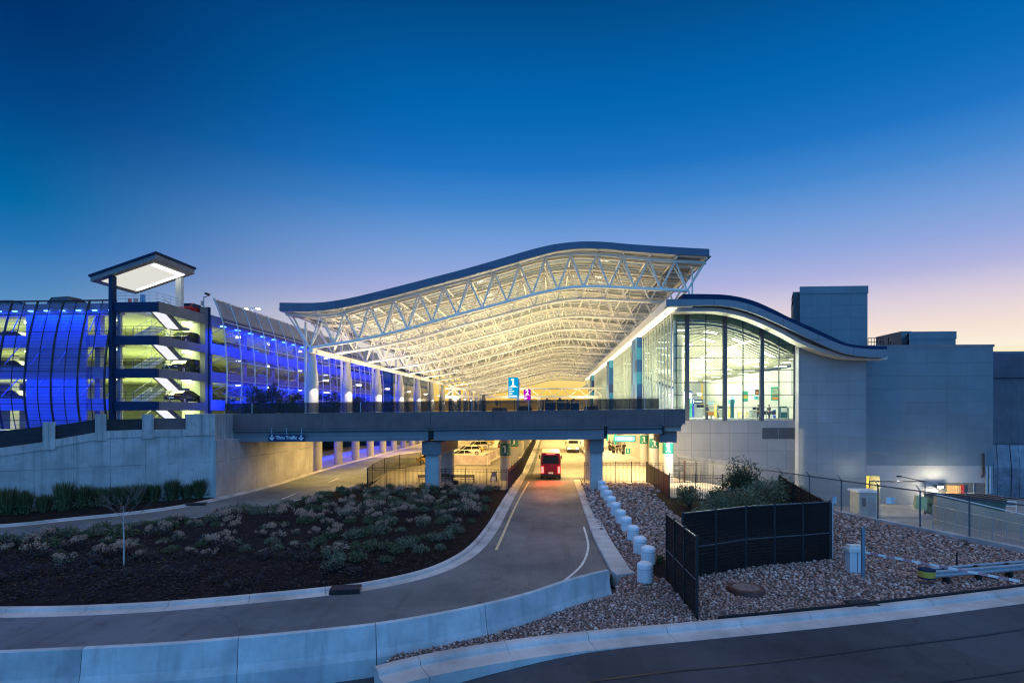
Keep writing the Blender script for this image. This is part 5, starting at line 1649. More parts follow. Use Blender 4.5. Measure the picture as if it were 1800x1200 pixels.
# upper roadway traffic
car('s', (-5.5, 63, 6.91), 0, 'dark car with red tail lamps behind the overpass railing, below the blue 1 sign', 'car_maroon', (.14, .01, .015), 'cars on the upper roadway')
car('u', (-3.0, 71, 6.91), 0, 'dark sport utility ahead on the upper roadway near the 2 sign', *BLK, 'cars on the upper roadway')
car('s', (2.5, 84, 6.91), 0, 'grey car on the upper roadway below the pink sky gap', *GRY, 'cars on the upper roadway')
car('u', (5.6, 76, 6.91), 0, 'black car stopped at the terminal kerb on the upper roadway', *BLK, 'cars on the upper roadway')
tl_on = M['tail']
for o in [q for q in bpy.data.objects if q.get('group') == 'cars on the upper roadway']:
    for k in o.children:
        if k.name.startswith('tail_light'):
            k.material_slots[0].link = 'OBJECT'; k.material_slots[0].material = tl_on
# parked row of white vehicles under the deck and the yellow taxi
for i in range(6):
    car('u' if i % 2 else 's', (-14.5 - .1 * i, 93 + i * 7.4, .135), R(-62), ORD[i] + ' pale car in the slanted row under the deck, counting from the overpass', *(WHT if i % 3 != 2 else ('car_sand', (.5, .38, .12))), 'pale cars parked under the deck')
car('u', (-9.5, 118, .135), R(180), 'dark car with windscreen towards us behind the white barricades', 'car_maroon', (.14, .01, .015))
tx = car('s', (-17.6, 84.5, .135), R(100), 'yellow taxi waiting behind the mesh fence by the far lane', 'car_taxi', (.72, .42, .03))
tx.name = 'taxi'
m = MB(); m.box(-.35, -.1, 1.46, .35, .12, 1.62); k = m.build('roof_sign', emit('taxi_sign', (.9, 1, .95), 6), None); k.parent = tx
# minibus on the exit road, red lamp glow put into its body colour
def minibus(name, label, col, L, W, H, loc, rz, lit_rear):
    o = thing(name, label, 'minibus', (0, 0, 0))
    w, h = W / 2, L / 2
    def ring(y, k, zt): return [(-w * k, y, .35), (w * k, y, .35), (w * k, y, H * .6), (w * (k - .06), y, zt - .12), (w * (k - .14), y, zt), (-w * (k - .14), y, zt), (-w * (k - .06), y, zt - .12), (-w * k, y, H * .6)]
    m = MB(); m.loft([ring(-h, .93, H * .62), ring(-h + .25, .97, H * .66), ring(-h + .9, 1, H - .05), ring(-h + 1.4, 1, H), ring(h - .15, 1, H), ring(h, .96, H - .1)])
    m.build('body', col, o, True)
    m = MB(); m.loft([ring(-h + .93, .985, H + .0), ring(-h + 1.4, .99, H + .02), ring(h - .15, .99, H + .02), ring(h - .02, .95, H - .08)])
    m.v = [(p[0], p[1], max(p[2], H - .38) + .012) for p in m.v]; m.build('roof', plain('bus_roof', (.62, .55, .46), .4) if 'bus_roof' not in bpy.data.materials else bpy.data.materials['bus_roof'], o)
    for s in (-1, 1):
        m = MB(); m.beam((s * w, -h + 1.0, H * .72), (s * (w + .28), -h + .8, H * .74), .04, .04); m.box(s * (w + .24) - .07, -h + .72, H * .60, s * (w + .24) + .07, -h + .82, H * .76); m.build('mirror', M['black'], o)
    m = MB()
    m.loft([[(-w + .2, h - .02, H * .60), (w - .2, h - .02, H * .60), (w - .3, h - .04, H - .35), (-w + .3, h - .04, H - .35)], [(-w + .2, h + .015, H * .60), (w - .2, h + .015, H * .60), (w - .3, h + .01, H - .35), (-w + .3, h + .01, H - .35)]])
    m.build('rear_window', M['carglass'], o)
    m = MB()
    m.add([(-w + .2, -h + .22, H * .655), (w - .2, -h + .22, H * .655), (w - .26, -h + .80, H - .2), (-w + .26, -h + .80, H - .2)], [(0, 1, 2, 3)])
    m.build('windscreen', M['carglass'], o)
    for s in (-1, 1):
        m = MB(); m.box(s * (w + .004) - .01, -h + 1.5, H * .58, s * (w + .004) + .01, h - .5, H - .42); m.build('side_window', M['carglass'], o)
        for yy in (-h + 1.1, h - 1.2):
            m = MB(); m.tube((s * (w - .26), yy, .42), (s * (w + .012), yy, .42), .42, None, 18); t = m.build('wheel', M['rubber'], o, True)
            m = MB(); m.tube((s * (w - .1), yy, .42), (s * (w + .02), yy, .42), .25, None, 10); m.build('rim', M['rim'], t)
        m = MB(); m.box(s * (w - .22) - .13, h - .01, .8, s * (w - .22) + .13, h + .03, 1.55); m.build('tail_light', M['tail'] if lit_rear else M['tail_off'], o)
        m = MB(); m.box(s * (w - .35) - .2, -h - .03, .75, s * (w - .35) + .2, -h + .03, .98); m.build('headlight', M['head_off'] if lit_rear else M['headl'], o)
    m = MB(); m.box(-.45, h - .01, H - .22, .45, h + .03, H - .14); m.build('brake_light', M['tail'] if lit_rear else M['tail_off'], o)
    m = MB(); m.box(-w + .05, h - .02, .36, w - .05, h + .10, .62); m.build('bumper', M['black'], o)
    m = MB(); m.box(-w + .05, -h - .10, .36, w - .05, -h + .02, .66); m.build('bumper', M['black'], o)
    m = MB(); m.box(-.28, h + .005, .72, .28, h + .025, .9); m.build('number_plate', M['white'], o)
    o.location = loc; o.rotation_euler.z = rz
    return o
mb = minibus('minibus', 'minibus driving away under the overpass, red tail lamp glow in its body colour', paint('bus_red_glow', (.22, .008, .014)), 6.8, 2.35, 3.2, (.2, 69.6, .0), R(180), True)
# rear of the bus faces the camera: its front points away
mb.rotation_euler.z = R(180)
for sx in (-.95, .95): area('tail_glow', (.2 + sx, 66.0, 1.15), (R(-90), 0, 0), .35, .6, 130, (1, .02, .02), 170)
minibus('minibus', 'white shuttle minibus coming towards us on the lane beside the sidewalk', paint('bus_white', (.72, .68, .62)), 6.2, 2.3, 2.75, (4.6, 112, .006), 0, False)

# ------------------------------------------------------------------ people
skin = plain('skin', (.45, .28, .2), .6, 0, .05)
hairm = plain('dark_hair', (.02, .015, .012), .7)
def skinmesh(name, verts, edges, radii, mat, parent, root=0, sub=1):
    me = bpy.data.meshes.new(name); me.from_pydata(verts, edges, []); me.materials.append(mat)
    o = bpy.data.objects.new(name, me); COL.objects.link(o); o.parent = parent
    md = o.modifiers.new('Skin', 'SKIN'); md.use_smooth_shade = True
    sv = me.skin_vertices[0].data
    for i, r in enumerate(radii): sv[i].radius = (r, r * (.8 if r > .1 else 1)); sv[i].use_root = (i == root)
    o.modifiers.new('Subdivision', 'SUBSURF').levels = sub; o.modifiers[-1].render_levels = sub
    return o
def person(label, loc, rz, top_c, leg_c, arms=(.05, .05), group=None, stride=.0, bag=None):
    o = thing('person', label, 'person', (0, 0, 0), group)
    v = [(0, 0, .96), (0, .0, 1.15), (0, .01, 1.38), (0, 0, 1.50), (0, -.02, 1.57), (0, -.02, 1.66), (0, -.01, 1.75)]
    r = [.135, .13, .15, .062, .065, .098, .07]
    e = [(0, 1), (1, 2), (2, 3), (3, 4), (4, 5), (5, 6)]
    for s, a in ((-1, arms[0]), (1, arms[1])):
        b = len(v)
        sh, el = (s * .19, 0, 1.41), (s * (.23), .02 - a, 1.14)
        wr = (s * (.23 - a * .8), -.06 - 2.2 * a, .92 + a * 1.2)
        ha = (wr[0], wr[1] - .02, wr[2] - .09)
        v += [sh, el, wr, ha]; r += [.062, .045, .03, .034]; e += [(2, b), (b, b + 1), (b + 1, b + 2), (b + 2, b + 3)]
        for k, (dx, ln) in enumerate(((-.03, .07), (-.012, .085), (.008, .09), (.026, .075))):
            v.append((ha[0] + dx * .6, ha[1] + dx, ha[2] - ln)); r.append(.009); e.append((b + 3, len(v) - 1))
        v.append((ha[0] - s * .03, ha[1] - .045, ha[2] - .02)); r.append(.010); e.append((b + 2, len(v) - 1))
    for s in (-1, 1):
        b = len(v); d = stride * s
        v += [(s * .09, 0, .90), (s * .10, -.02 + d * .5, .50), (s * .10, .02 + d, .09), (s * .105, -.14 + d, .04)]
        r += [.092, .058, .042, .04]; e += [(0, b), (b, b + 1), (b + 1, b + 2), (b + 2, b + 3)]
    skinmesh('body', v, e, r, skin, o)
    v = [(0, 0, .93), (0, 0, 1.15), (0, .01, 1.38), (0, 0, 1.485)]; r = [.16, .15, .175, .075]; e = [(0, 1), (1, 2), (2, 3)]
    for s, a in ((-1, arms[0]), (1, arms[1])):
        b = len(v); v += [(s * .195, 0, 1.41), (s * .23, .02 - a, 1.14), (s * (.23 - a * .7), -.045 - 2.0 * a, .95 + a * 1.1)]; r += [.078, .060, .048]; e += [(2, b), (b, b + 1), (b + 1, b + 2)]
    skinmesh('jacket', v, e, r, top_c, o)
    v = [(0, 0, .97), (0, 0, .93)]; r = [.15, .14]; e = [(0, 1)]
    for s in (-1, 1):
        b = len(v); d = stride * s; v += [(s * .09, 0, .86), (s * .10, -.02 + d * .5, .50), (s * .10, .02 + d, .08)]; r += [.105, .075, .062]; e += [(1, b), (b, b + 1), (b + 1, b + 2)]
    skinmesh('trousers', v, e, r, leg_c, o)
    for s in (-1, 1):
        m = MB(); m.sphere((s * .104, -.06 + stride * s, .045), (.05, .14, .05), 8, 5); k = m.build('shoe', M['black'], None, True); k.parent = o
    m = MB(); m.sphere((0, .015, 1.70), (.105, .115, .095), 10, 7); k = m.build('hair', hairm, None, True); k.parent = o
    m = MB(); m.sphere((0, -.115, 1.63), (.014, .022, .022), 6, 4)
    k = m.build('nose', skin, None); k.parent = o
    m = MB(); 
    for s in (-1, 1): m.sphere((s * .035, -.108, 1.665), .011, 6, 4)
    k = m.build('eyes', M['black'], None); k.parent = o
    if bag:
        m = MB(); m.box(-.18, .13, 1.0, .18, .30, 1.42); k = m.build('backpack', bag, None); k.parent = o
    o.location = loc; o.rotation_euler.z = rz
    return o
ck_ = plain('checked_shirt', (.22, .23, .24), .8, 0, .5, 30); blk = plain('black_cloth', (.012, .012, .014), .8); nvy = plain('navy_cloth', (.02, .03, .06), .8); tealc = plain('teal_cloth', (.02, .12, .16), .8); gryc = plain('grey_cloth', (.08, .08, .09), .8)
x, y, _ = G(910, 814.5, .13); person('person in a grey shirt and dark trousers seen from behind on the walkway', (x, y, .13), R(195), ck_, blk, (.12, .12))
pg = 'travellers waiting on the terminal sidewalk'
for px, py, tc_, lc, rz, lab, ar, bg in ((1084.5, 796.5, blk, blk, 20, 'person in black standing with hands together beside a companion', (.1, .1), None), (1089.5, 796, gryc, nvy, -30, 'person in a dark suit facing the companion in black', (.06, .12), None),
                                         (1097.5, 795, blk, blk, 170, 'person in black standing right behind the teal board', (.05, .05), blk), (1105, 792, nvy, blk, 150, 'person in navy just beyond the teal board', (.05, .08), None),
                                         (1077, 790, tealc, gryc, 10, 'person in a teal top further back near the lit sign', (.15, .1), None), (1071, 788, gryc, blk, -15, 'person in grey furthest back on the terminal sidewalk', (.05, .1), None)):
    x, y, _ = G(px, py, .46); person(lab, (x, y, .465), R(rz), tc_, lc, ar, pg, .06, bg)
# dark potted clipped shrubs and luggage on the sidewalk
leafd = leafmat('dark_topiary_leaf', (.008, .015, .008), (.02, .03, .014))
def leafcloud(n, fn, size, seed=1, flat=.0):
    rng = random.Random(seed); m = MB()
    for i in range(n):
        c = fn(rng)
        a = Vector((rng.gauss(0, 1), rng.gauss(0, 1), rng.gauss(0, 1))).normalized()
        b = a.cross(Vector((rng.gauss(0, 1), rng.gauss(0, 1), rng.gauss(0, 1)))).normalized()
        s = size * rng.uniform(.6, 1.3); c = Vector(c)
        m.quad(c - a * s, c - b * s * .38, c + a * s, c + b * s * .38)
    return m
def potted(label, loc, h):
    o = thing('potted_plant', label, 'potted plant', (0, 0, 0), 'clipped potted plants on the sidewalk')
    m = MB(); m.lathe([(.26, 0), (.34, .5), (.36, .52), (.30, .52)], n=16); m.build('pot', M['black'], o, True)
    m = MB(); m.tube((0, 0, .4), (0, 0, h * .8), .03, None, 6); m.build('trunk', M['brown'], o)
    def fn(r):
        k = r.choice((0, 1, 2)); c = (.72 + k * (h - .9) / 2.4); q = (.34, .27, .19)[k]
        d = Vector((r.gauss(0, 1), r.gauss(0, 1), r.gauss(0, 1))).normalized() * q * r.uniform(.75, 1.05)
        return (d.x, d.y, c + d.z)
    leafcloud(700, fn, .05, 4).build('crown', leafd, o, fix=False)
    o.location = loc
    return o
p0 = None
for px, py, h, lab in ((1130, 817, 2.2, 'dark clipped potted plant standing alone before the first banded columns'), (1078.5, 796, 1.3, 'small dark potted plant left of the standing couple'), (1095.5, 798, 1.8, 'dark potted plant next to the teal board'), (1072.5, 792, 1.2, 'dark potted plant furthest back on the sidewalk')):
    x, y, _ = G(px, py, .46); potted(lab, (x, y, .465), h)
# teal A-board and lit sign box
x, y, _ = G(1103.5, 799, .46)
AB = thing('sandwich_board', 'teal sandwich board with a white 1 on the terminal sidewalk', 'sign', (x, y, .465))
m = MB(); m.beam((x, y - .25, .47), (x, y, 1.75), .95, .03, (0, -1, 0)); m.beam((x, y + .25, .47), (x, y, 1.75), .95, .03, (0, -1, 0)); m.build('frame', M['white'], AB)
m = MB(); m.beam((x, y - .235, .66), (x, y - .052, 1.62), .78, .03, (0, -1, 0)); m.build('board_face', plain('teal_board', (.01, .35, .33), .5), AB)
t = glyph_one(.8, M['white'], 'numeral'); t.parent = AB; t.rotation_euler = (R(79), 0, 0); t.location = (0, -.18, .68)
x, d = atY(1098, 92); z = Z(771, d)
LS = thing('lit_sign', 'glowing turquoise sign box above the terminal sidewalk', 'sign', (x, 92, z))
m = MB(); m.box(x - 1.75, 92, z - .5, x + 1.75, 92.4, z + .5); m.build('housing', plain('teal_housing', (.01, .3, .3), .4), LS)
m = MB(); m.box(x - 1.55, 91.96, z - .32, x + 1.55, 91.998, z + .4); m.build('lit_face', emit('turquoise_face', (.30, 1, .95), 2.2), LS)
m = MB(); m.box(x + .55, 91.93, z - .2, x + 1.2, 91.958, z + .3); m.box(x - 1.1, 91.93, z - .08, x + .3, 91.958, z + .2); m.build('lettering', emit('white_letters', (1, 1, 1), 2.5), LS)
for px, pt, pb in ((1067.5, 763, 775), (1082, 763, 782)):
    x, d = atY(px, 96)
    o = thing('hanging_banner', 'narrow teal banner ' + ('beside' if px > 1070 else 'left of') + (' the glowing turquoise sign box' if px > 1070 else ' the other banner, furthest from the glowing sign'), 'banner', (x, 96, Z(pb, d)))
    MB().box(x - .17, 95.95, Z(pb, d), x + .17, 96.0, 6.0).build('cloth', plain('teal_banner', (.01, .32, .30), .5), o)
    MB().tube((x - .2, 95.97, Z(pb, d)), (x + .2, 95.97, Z(pb, d)), .03, None, 6).build('rod', M['steel'], o)
# benches, wheelchair, bin, info board
def bench(label, px, py, rz, w=2.6):
    x, y, _ = G(px, py, .13)
    o = thing('bench', label, 'bench', (0, 0, 0), 'black metal benches behind the fence')
    m = MB(); 
    for i in range(4): m.box(-w / 2, -.25 + i * .13, .42, w / 2, -.14 + i * .13, .45)
    m.build('seat', M['black'], o)
    m = MB()
    for i in range(3): m.box(-w / 2, .27 + i * .02, .58 + i * .13, w / 2, .29 + i * .02, .67 + i * .13)
    m.build('backrest', M['black'], o)
    for s in (-w / 2 + .1, w / 2 - .1):
        m = MB(); m.beam((s, -.2, 0), (s, -.2, .62), .06, .06); m.beam((s, .25, 0), (s, .33, .95), .06, .06); m.beam((s, -.22, .62), (s, .29, .62), .07, .04); m.build('leg', M['black'], o)
    o.location = (x, y, .135); o.rotation_euler.z = R(rz)
bench('black bench right of the overpass column, behind the picket fence', 814, 848, 180)
bench('black bench half hidden directly right of the column cap', 779, 846, 180, 1.6)
bench('black bench half hidden directly left of the overpass column', 746, 848, 180, 1.3)
x, y, _ = G(868, 846, .13)
WC = thing('wheelchair', 'empty wheelchair with white seat standing behind the picket fence', 'wheelchair', (x, y, .135))
for s in (-.3, .3):
    m = MB(); m.path([(x + s, y + .1 + .34 * math.cos(a), .475 + .34 * math.sin(a)) for a in [i * math.pi / 9 for i in range(19)]], .025, 6)
    for i in range(5): m.tube((x + s, y + .1, .475), (x + s, y + .1 + .33 * math.cos(i * 1.257), .475 + .33 * math.sin(i * 1.257)), .008, None, 4)
    m.build('wheel', M['black'], WC)
    m = MB(); m.path([(x + s * .9, y - .45 + .1 * math.cos(a), .24 + .1 * math.sin(a)) for a in [i * math.pi / 5 for i in range(11)]], .02, 5); m.build('caster_wheel', M['black'], WC)
    m = MB(); m.path([(x + s * .9, y - .45, .3), (x + s * .9, y - .3, .6), (x + s * .9, y + .3, .6), (x + s * .9, y + .38, 1.3), (x + s * .9, y + .5, 1.32)], .022, 6); m.build('frame', M['black'], WC)
m = MB(); m.box(x - .27, y - .3, .60, x + .27, y + .3, .68); m.build('seat', M['white'], WC)
m = MB(); m.beam((x, y + .3, .68), (x, y + .37, 1.2), .52, .04); m.build('backrest', plain('grey_canvas', (.3, .3, .3), .7), WC)
m = MB(); m.beam((x, y - .55, .3), (x, y - .35, .5), .5, .04); m.build('footrest', M['white'], WC)
x, y, _ = G(800, 851, .13)
o = thing('litter_bin', 'small dark round bin with a handle left of the bench', 'bin', (x, y, .135))
MB().lathe([(.26, .135), (.34, .3), (.33, .5), (.2, .6)], (x, y, 0), 14).build('bowl', M['black'], o, True)
MB().tube((x, y, .58), (x, y, 1.15), .02, None, 5).build('handle', M['black'], o)
x, y, _ = G(1191, 846, .47)
o = thing('notice_board', 'dark notice board on two posts behind the picket fence', 'notice board', (x, y, .5))
for s in (-.72, .72): m = MB(); m.box(x + s - .09, y - .09, .4, x + s + .09, y + .09, 2.75); m.build('post', M['brown'], o)
m = MB(); m.box(x - .63, y - .05, 1.55, x + .63, y + .05, 2.3); m.build('panel', plain('board_slate', (.06, .065, .08), .5), o)
m = MB()
for i in range(3): m.box(x - .4, y - .058, 2.05 - i * .16, x + .4 - .2 * (i % 2), y - .052, 2.09 - i * .16)
m.build('lettering', M['steel'], o)
# white barricades
pr = None
bm_ = screen('barricade_plastic', (.62, .5, .5), .93)
for i in range(5):
    t = i / 4; x, y = -9.3 + 1.7 * t, 84 + 27 * t
    lab = ORD[i] + ' pale barricade panel in the line under the deck, counting from the overpass'
    if pr is None:
        pr = thing('barricade', lab, 'barricade', (0, 0, 0), 'pale barricades under the deck')
        MB().box(-.03, -2.9, .25, .03, 2.9, 1.5).build('panel', bm_, pr)
        m = MB(); m.tube((0, -2.9, 1.52), (0, 2.9, 1.52), .04, None, 6); m.tube((0, -2.9, .22), (0, 2.9, .22), .04, None, 6); m.build('rail', M['white'], pr)
        for s in (-2.5, 2.5): m = MB(); m.box(-.35, s - .04, 0, .35, s + .04, .06); m.box(-.04, s - .04, .06, .04, s + .04, 1.5); m.build('foot', M['white'], pr)
        q = pr
    else: q = copy_tree(pr)
    q.location = (x, y, .135); q.rotation_euler.z = R(-4); q['label'] = lab
q = copy_tree(pr); q.location = (-11.2, 81.2, .135); q.rotation_euler.z = R(82); q['label'] = 'pale barricade panel turned across the end of the line, facing the overpass'

# ------------------------------------------------------------------ upper level signs
def blade(px0, px1, pt, pb, Y, col, num, label, ppx):
    x0, d = atY(px0, Y); x1, _ = atY(px1, Y); zt, zb_ = Z(pt, d), Z(pb, d)
    xc_ = (x0 + x1) / 2
    o = thing('blade_sign', label, 'sign', (xc_, Y, DK))
    MB().box(x0, Y, zb_, x1, Y + .3, zt).build('sign_panel', emit('sign_' + num, col, .85), o)
    h = zt - zb_
    wm_ = bpy.data.materials.get('sign_white') or emit('sign_white', (1, 1, 1), 1.4)
    t = glyph_one(h * .52, wm_, 'numeral') if num == '1' else text_mesh(num, h * .52, wm_, 'numeral', .01, bold=.03)
    t.parent = o; t.rotation_euler = (R(90), 0, 0); t.location = (0, -.012, zt - h * .25 - DK)
    m = MB(); w = x1 - x0
    m.box(x0 + .04, Y - .02, zt - h * .48, x1 - .04, Y - .002, zt - h * .46)
    for i, f in enumerate((.42, .60, .42, .88)): m.box(x0 + .08 * w, Y - .02, zt - h * (.58 + .11 * i), x0 + w * f, Y - .002, zt - h * (.54 + .11 * i))
    m.box(x0 + .04, Y - .02, zb_ + .10, x1 - .04, Y - .002, zb_ + .14)
    m.build('lettering', bpy.data.materials['sign_white'], o)
    xp, _ = atY(ppx, Y + .3)
    MB().box(xp - .2, Y + .31, DK, xp + .2, Y + .7, zt - .2).build('post', M['steel'], o)
blade(893.5, 910.5, 663, 699.5, 75, (.0, .42, .80), '1', 'tall turquoise blade sign with a large white 1 over the roadway', 910.5)
blade(920.5, 932.5, 684, 706.5, 112, (.62, .0, .62), '2', 'magenta blade sign with a white 2 further along the roadway', 932)
# pedestrian bridges over the upper roadway
for i, (Y, pt, pb, lab) in enumerate(((150, 683.5, 695, 'nearer white truss pedestrian bridge crossing the upper roadway'), (212, 697, 705, 'farther white truss pedestrian bridge crossing the upper roadway'))):
    x0, x1 = -27.5, TX - .3
    d = Y * CS; zt, zb_ = Z(pt, d), Z(pb, d)
    o = thing('pedestrian_bridge', lab, 'bridge', (x0, Y, DK))
    MB().box(x0, Y, zb_ - .55, x1, Y + 4, zb_).build('deck', M['steelw'], o)
    MB().box(x0, Y - .2, zt, x1, Y + 4.2, zt + .4).build('roof', M['steelw'], o)
    m = MB(); n = 10
    for k in range(n):
        a, b = x0 + (x1 - x0) * k / n, x0 + (x1 - x0) * (k + 1) / n
        mid = (a + b) / 2
        m.tube((a, Y + .1, zb_), (mid, Y + .1, zt), .11, None, 5); m.tube((mid, Y + .1, zt), (b, Y + .1, zb_), .11, None, 5)
    m.build('truss', M['steelw'], o)
    for x in (x0 + 2.5, -2.6, x1 - 1.5):
        m = MB(); m.box(x - .5, Y + 1.2, DK, x + .5, Y + 2.6, zb_ - .551); m.build('pier', M['steelw'], o)
    area('bridge_lamp', (-7, Y - 1.5, zb_ + .4), (R(-90), 0, 0), 36, 1.0, 300, (1, .8, .45))
# small dark totem and poles on the upper level
x, d = atY(850, 90)
o = thing('information_totem', 'slim black information totem on the upper roadway island', 'totem', (x, 90, DK))
m = MB(); m.loft([[(x - .27, 89.9, DK), (x + .27, 89.9, DK), (x + .27, 90.2, DK), (x - .27, 90.2, DK)], [(x - .27, 89.9, Z(693, d)), (x + .27, 89.9, Z(693, d)), (x + .27, 90.2, Z(693, d)), (x - .27, 90.2, Z(693, d))]]); m.build('panel', M['black'], o)
MB().box(x - .4, 89.8, DK, x + .4, 90.3, DK + .12).build('base', M['steel'], o)
x, d = atY(873.5, 80)
o = thing('road_sign', 'small dark sign on a thin pole by the upper roadway', 'road sign', (x, 80, DK))
MB().tube((x, 80, DK), (x, 80, Z(702, d)), .05, None, 6).build('pole', M['black'], o); MB().box(x - .2, 79.9, Z(712, d), x + .2, 79.95, Z(705, d)).build('sign_panel', M['black'], o)
# distant skyline
sky_m = panels('distant_facade', (.13, .10, .17), 6, 4, 'x', .5, .6, .1, .8)
SKY = [(947, 956, 703, 'slim distant tower at the start of the skyline seen below the canopy'), (958, 968, 702.5, 'broad distant block beside the slim tower on the skyline'), (968, 977, 706, 'low distant block in the middle of the skyline'),
       (980, 993, 702, 'wide distant block on the skyline right of the gap'), (994, 1003, 705, 'distant block near the end of the skyline'), (1004, 1018, 703.5, 'distant block closest to the terminal front on the skyline')]
for i, (a, b, t, lab) in enumerate(SKY):
    Y = 900 + 60 * (i % 3)
    x0, d = atY(a, Y); x1, _ = atY(b, Y); z = Z(t, d)
    o = thing('distant_building', lab, 'building', (x0, Y, -2), 'distant buildings on the skyline')
    MB().box(x0, Y, -2, x1, Y + 20, z).build('wall', sky_m, o)
    MB().box(x0 + 2, Y + 3, z, x1 - (x1 - x0) * .5, Y + 12, z + 3).build('roof_plant', M['navy'], o)

# ------------------------------------------------------------------ gate, guard rail and service yard
x, y, _ = G(1503, 1006)
GT = thing('barrier_gate', 'white gate cabinet with a long red and white barrier arm lowered over the gravel', 'barrier gate', (x, y, .02))
gx, gy = x, y
m = MB(); m.box(x - .36, y - .22, 0, x - .02, y + .25, 1.06); m.box(x + .02, y - .22, 0, x + .36, y + .25, 1.06); m.build('cabinet', plain('cabinet_white', (.62, .64, .66), .4, 0, .06), GT)
m = MB(); m.box(x - .42, y - .26, 1.065, x + .38, y + .29, 1.24); m.box(x - .34, y - .18, 1.242, x + .3, y + .22, 1.38); m.build('lid', plain('cabinet_lid', (.72, .66, .60), .4, 0, .06), GT)
ta = Vector((x + .3, y - .1, 1.06)); 
te = Vector(G(1793, 1021, .95)); te.z = .95
am = MB(); n = 17
for k in range(n):
    am.m = k % 2
    a, b = ta.lerp(te, k / n), ta.lerp(te, (k + 1) / n)
    am.beam(a, b, .045, .095)
am.build('arm', [M['white'], plain('arm_red', (.50, .26, .30), .5)], GT)
m = MB(); m.tube((G(1682, 1004)[0], G(1682, 1004)[1] - .0, 0), (G(1682, 1004)[0], G(1682, 1004)[1], .95), .04, None, 6); m.build('arm_rest', M['black'], GT)
x, y, _ = G(1517, 1017)
o = thing('steel_post', 'upright grey steel post directly in front of the gate cabinet', 'post', (x, y, 0))
MB().box(x - .07, y - .05, -.1, x + .07, y + .05, 2.45).build('shaft', plain('blue_grey_steel', (.18, .24, .30), .45, .4), o); MB().box(x - .09, y - .07, -.02, x + .09, y + .07, .08).build('base', M['steel'], o)
x, y, _ = G(1458.5, 981)
o = thing('steel_post', 'pale tall post with a flat plate at the corner of the black screen fence', 'post', (x, y - .12, 0))
MB().box(x + .03, y - .18, -.1, x + .10, y - .10, 3.35).build('shaft', M['galv'], o); MB().box(x + .06, y - .19, 3.0, x + .28, y - .16, 3.4).build('plate', M['galv'], o)
# guard rail with striped end
a = Vector(G(1640, 1030, 0)); b = Vector(G(1845, 1012, 0))
dv = (b - a).normalized()
GRL = thing('guard_rail', 'steel guard rail with a rounded yellow and black striped end on the gravel', 'guard rail', (a.x, a.y, 0))
m = MB(); m.sweep([a, b], [(0, .36), (-.06, .42), (-.06, .48), (.0, .54), (-.06, .60), (-.06, .66), (0, .72), (.01, .72), (.03, .54), (.01, .36)]); m.build('beam', M['galv'], GRL)
nn = Vector((-dv.y, dv.x, 0))
m = MB(); m.sweep([a + nn * .45 + dv * .2, b + nn * .45], [(0, .36), (-.06, .42), (-.06, .48), (.0, .54), (-.06, .60), (-.06, .66), (0, .72), (.01, .72), (.03, .54), (.01, .36)]); m.build('beam', M['galv'], GRL)
m = MB()
for q in (1.0, 2.9, 4.8): c_ = a + dv * q + nn * .22; m.box(c_.x - .07, c_.y - .16, -.2, c_.x + .07, c_.y + .16, .7)
m.build('post', M['rubber'], GRL)
m = MB(); c_ = a + nn * .22 - dv * .1; m.lathe([(.34, .38), (.34, .70)], (c_.x, c_.y, 0), 24); m.build('end_cap', M['yellow'], GRL, True)
m = MB(); m.lathe([(.345, .33), (.345, .40)], (c_.x, c_.y, 0), 24); m.lathe([(.345, .68), (.345, .75)], (c_.x, c_.y, 0), 24); m.build('end_cap_trim', M['navy'], GRL, True)
# guard booth
x, y, _ = G(1514, 911, -2.5); 
GBH = thing('guard_booth', 'small pale guard booth with a window behind the chain link', 'booth', (x, y, -2.49))
pb_ = plain('booth_cream', (.58, .56, .46), .5, 0, .06)
x += .55
m = MB(); m.loft(rsq(x + .1, y + .9, 1.7, -2.49, .05, .05)); m.build('wall', pb_, GBH)
m = MB(); m.loft([[(x - .95, y - .15, .055), (x + 1.15, y - .15, .055), (x + 1.15, y + 1.95, .055), (x - .95, y + 1.95, .055)], [(x - .85, y - .05, .22), (x + 1.05, y - .05, .22), (x + 1.05, y + 1.85, .22), (x - .85, y + 1.85, .22)]]); m.build('roof', M['white'], GBH)
m = MB(); m.box(x - .55, y + .02, -1.35, x - .1, y + .045, -.5); m.build('window', M['carglass'], GBH)
m = MB(); m.box(x + .15, y + .01, -2.45, x + .8, y + .045, -.4); m.build('door', M['steel'], GBH)
x, y, _ = G(1540, 915, -2.5)
o = thing('chain_link_gate', 'open chain link gate panel leaning beside the guard booth', 'gate', (x, y, -2.49))
m = MB(); m.path([(x - .9, y + .8, -2.45), (x - .9, y + .8, .3), (x + .25, y - .2, .3), (x + .25, y - .2, -2.45), (x - .9, y + .8, -2.45)], .04, 6); m.build('frame', M['galv'], o)
m = MB(); m.beam((x - .9, y + .8, -1.1), (x + .25, y - .2, -1.1), .006, 2.6); m.build('mesh_panel', M['chain'], o)
x, y, _ = G(1528, 905, -2.5); x2, y2, _ = G(1626, 905, -2.5)
o = thing('pipe_portal', 'thin steel portal frame with a lamp arm over the yard gate', 'portal', (x, y, -2.49))
m = MB(); zt = Z(856, 53); m.path([(x, y, zt - .6), (x, y, zt), (x2, y2, zt), (x2, y2, -2.45)], .06, 7); m.build('frame', M['black'], o)
m = MB(); m.tube((x2 - .1, y2, zt), (x2 - 2.4, y2, zt + .5), .05, None, 6); m.box(x2 - 2.7, y2 - .12, zt + .42, x2 - 2.3, y2 + .12, zt + .56); m.build('lamp_arm', M['black'], o)
point('portal_fill', (x2 - 2.5, y2, zt + .35), 260, (1, .92, .75), .05)  # light added at the arm to brighten the lower terminal walls
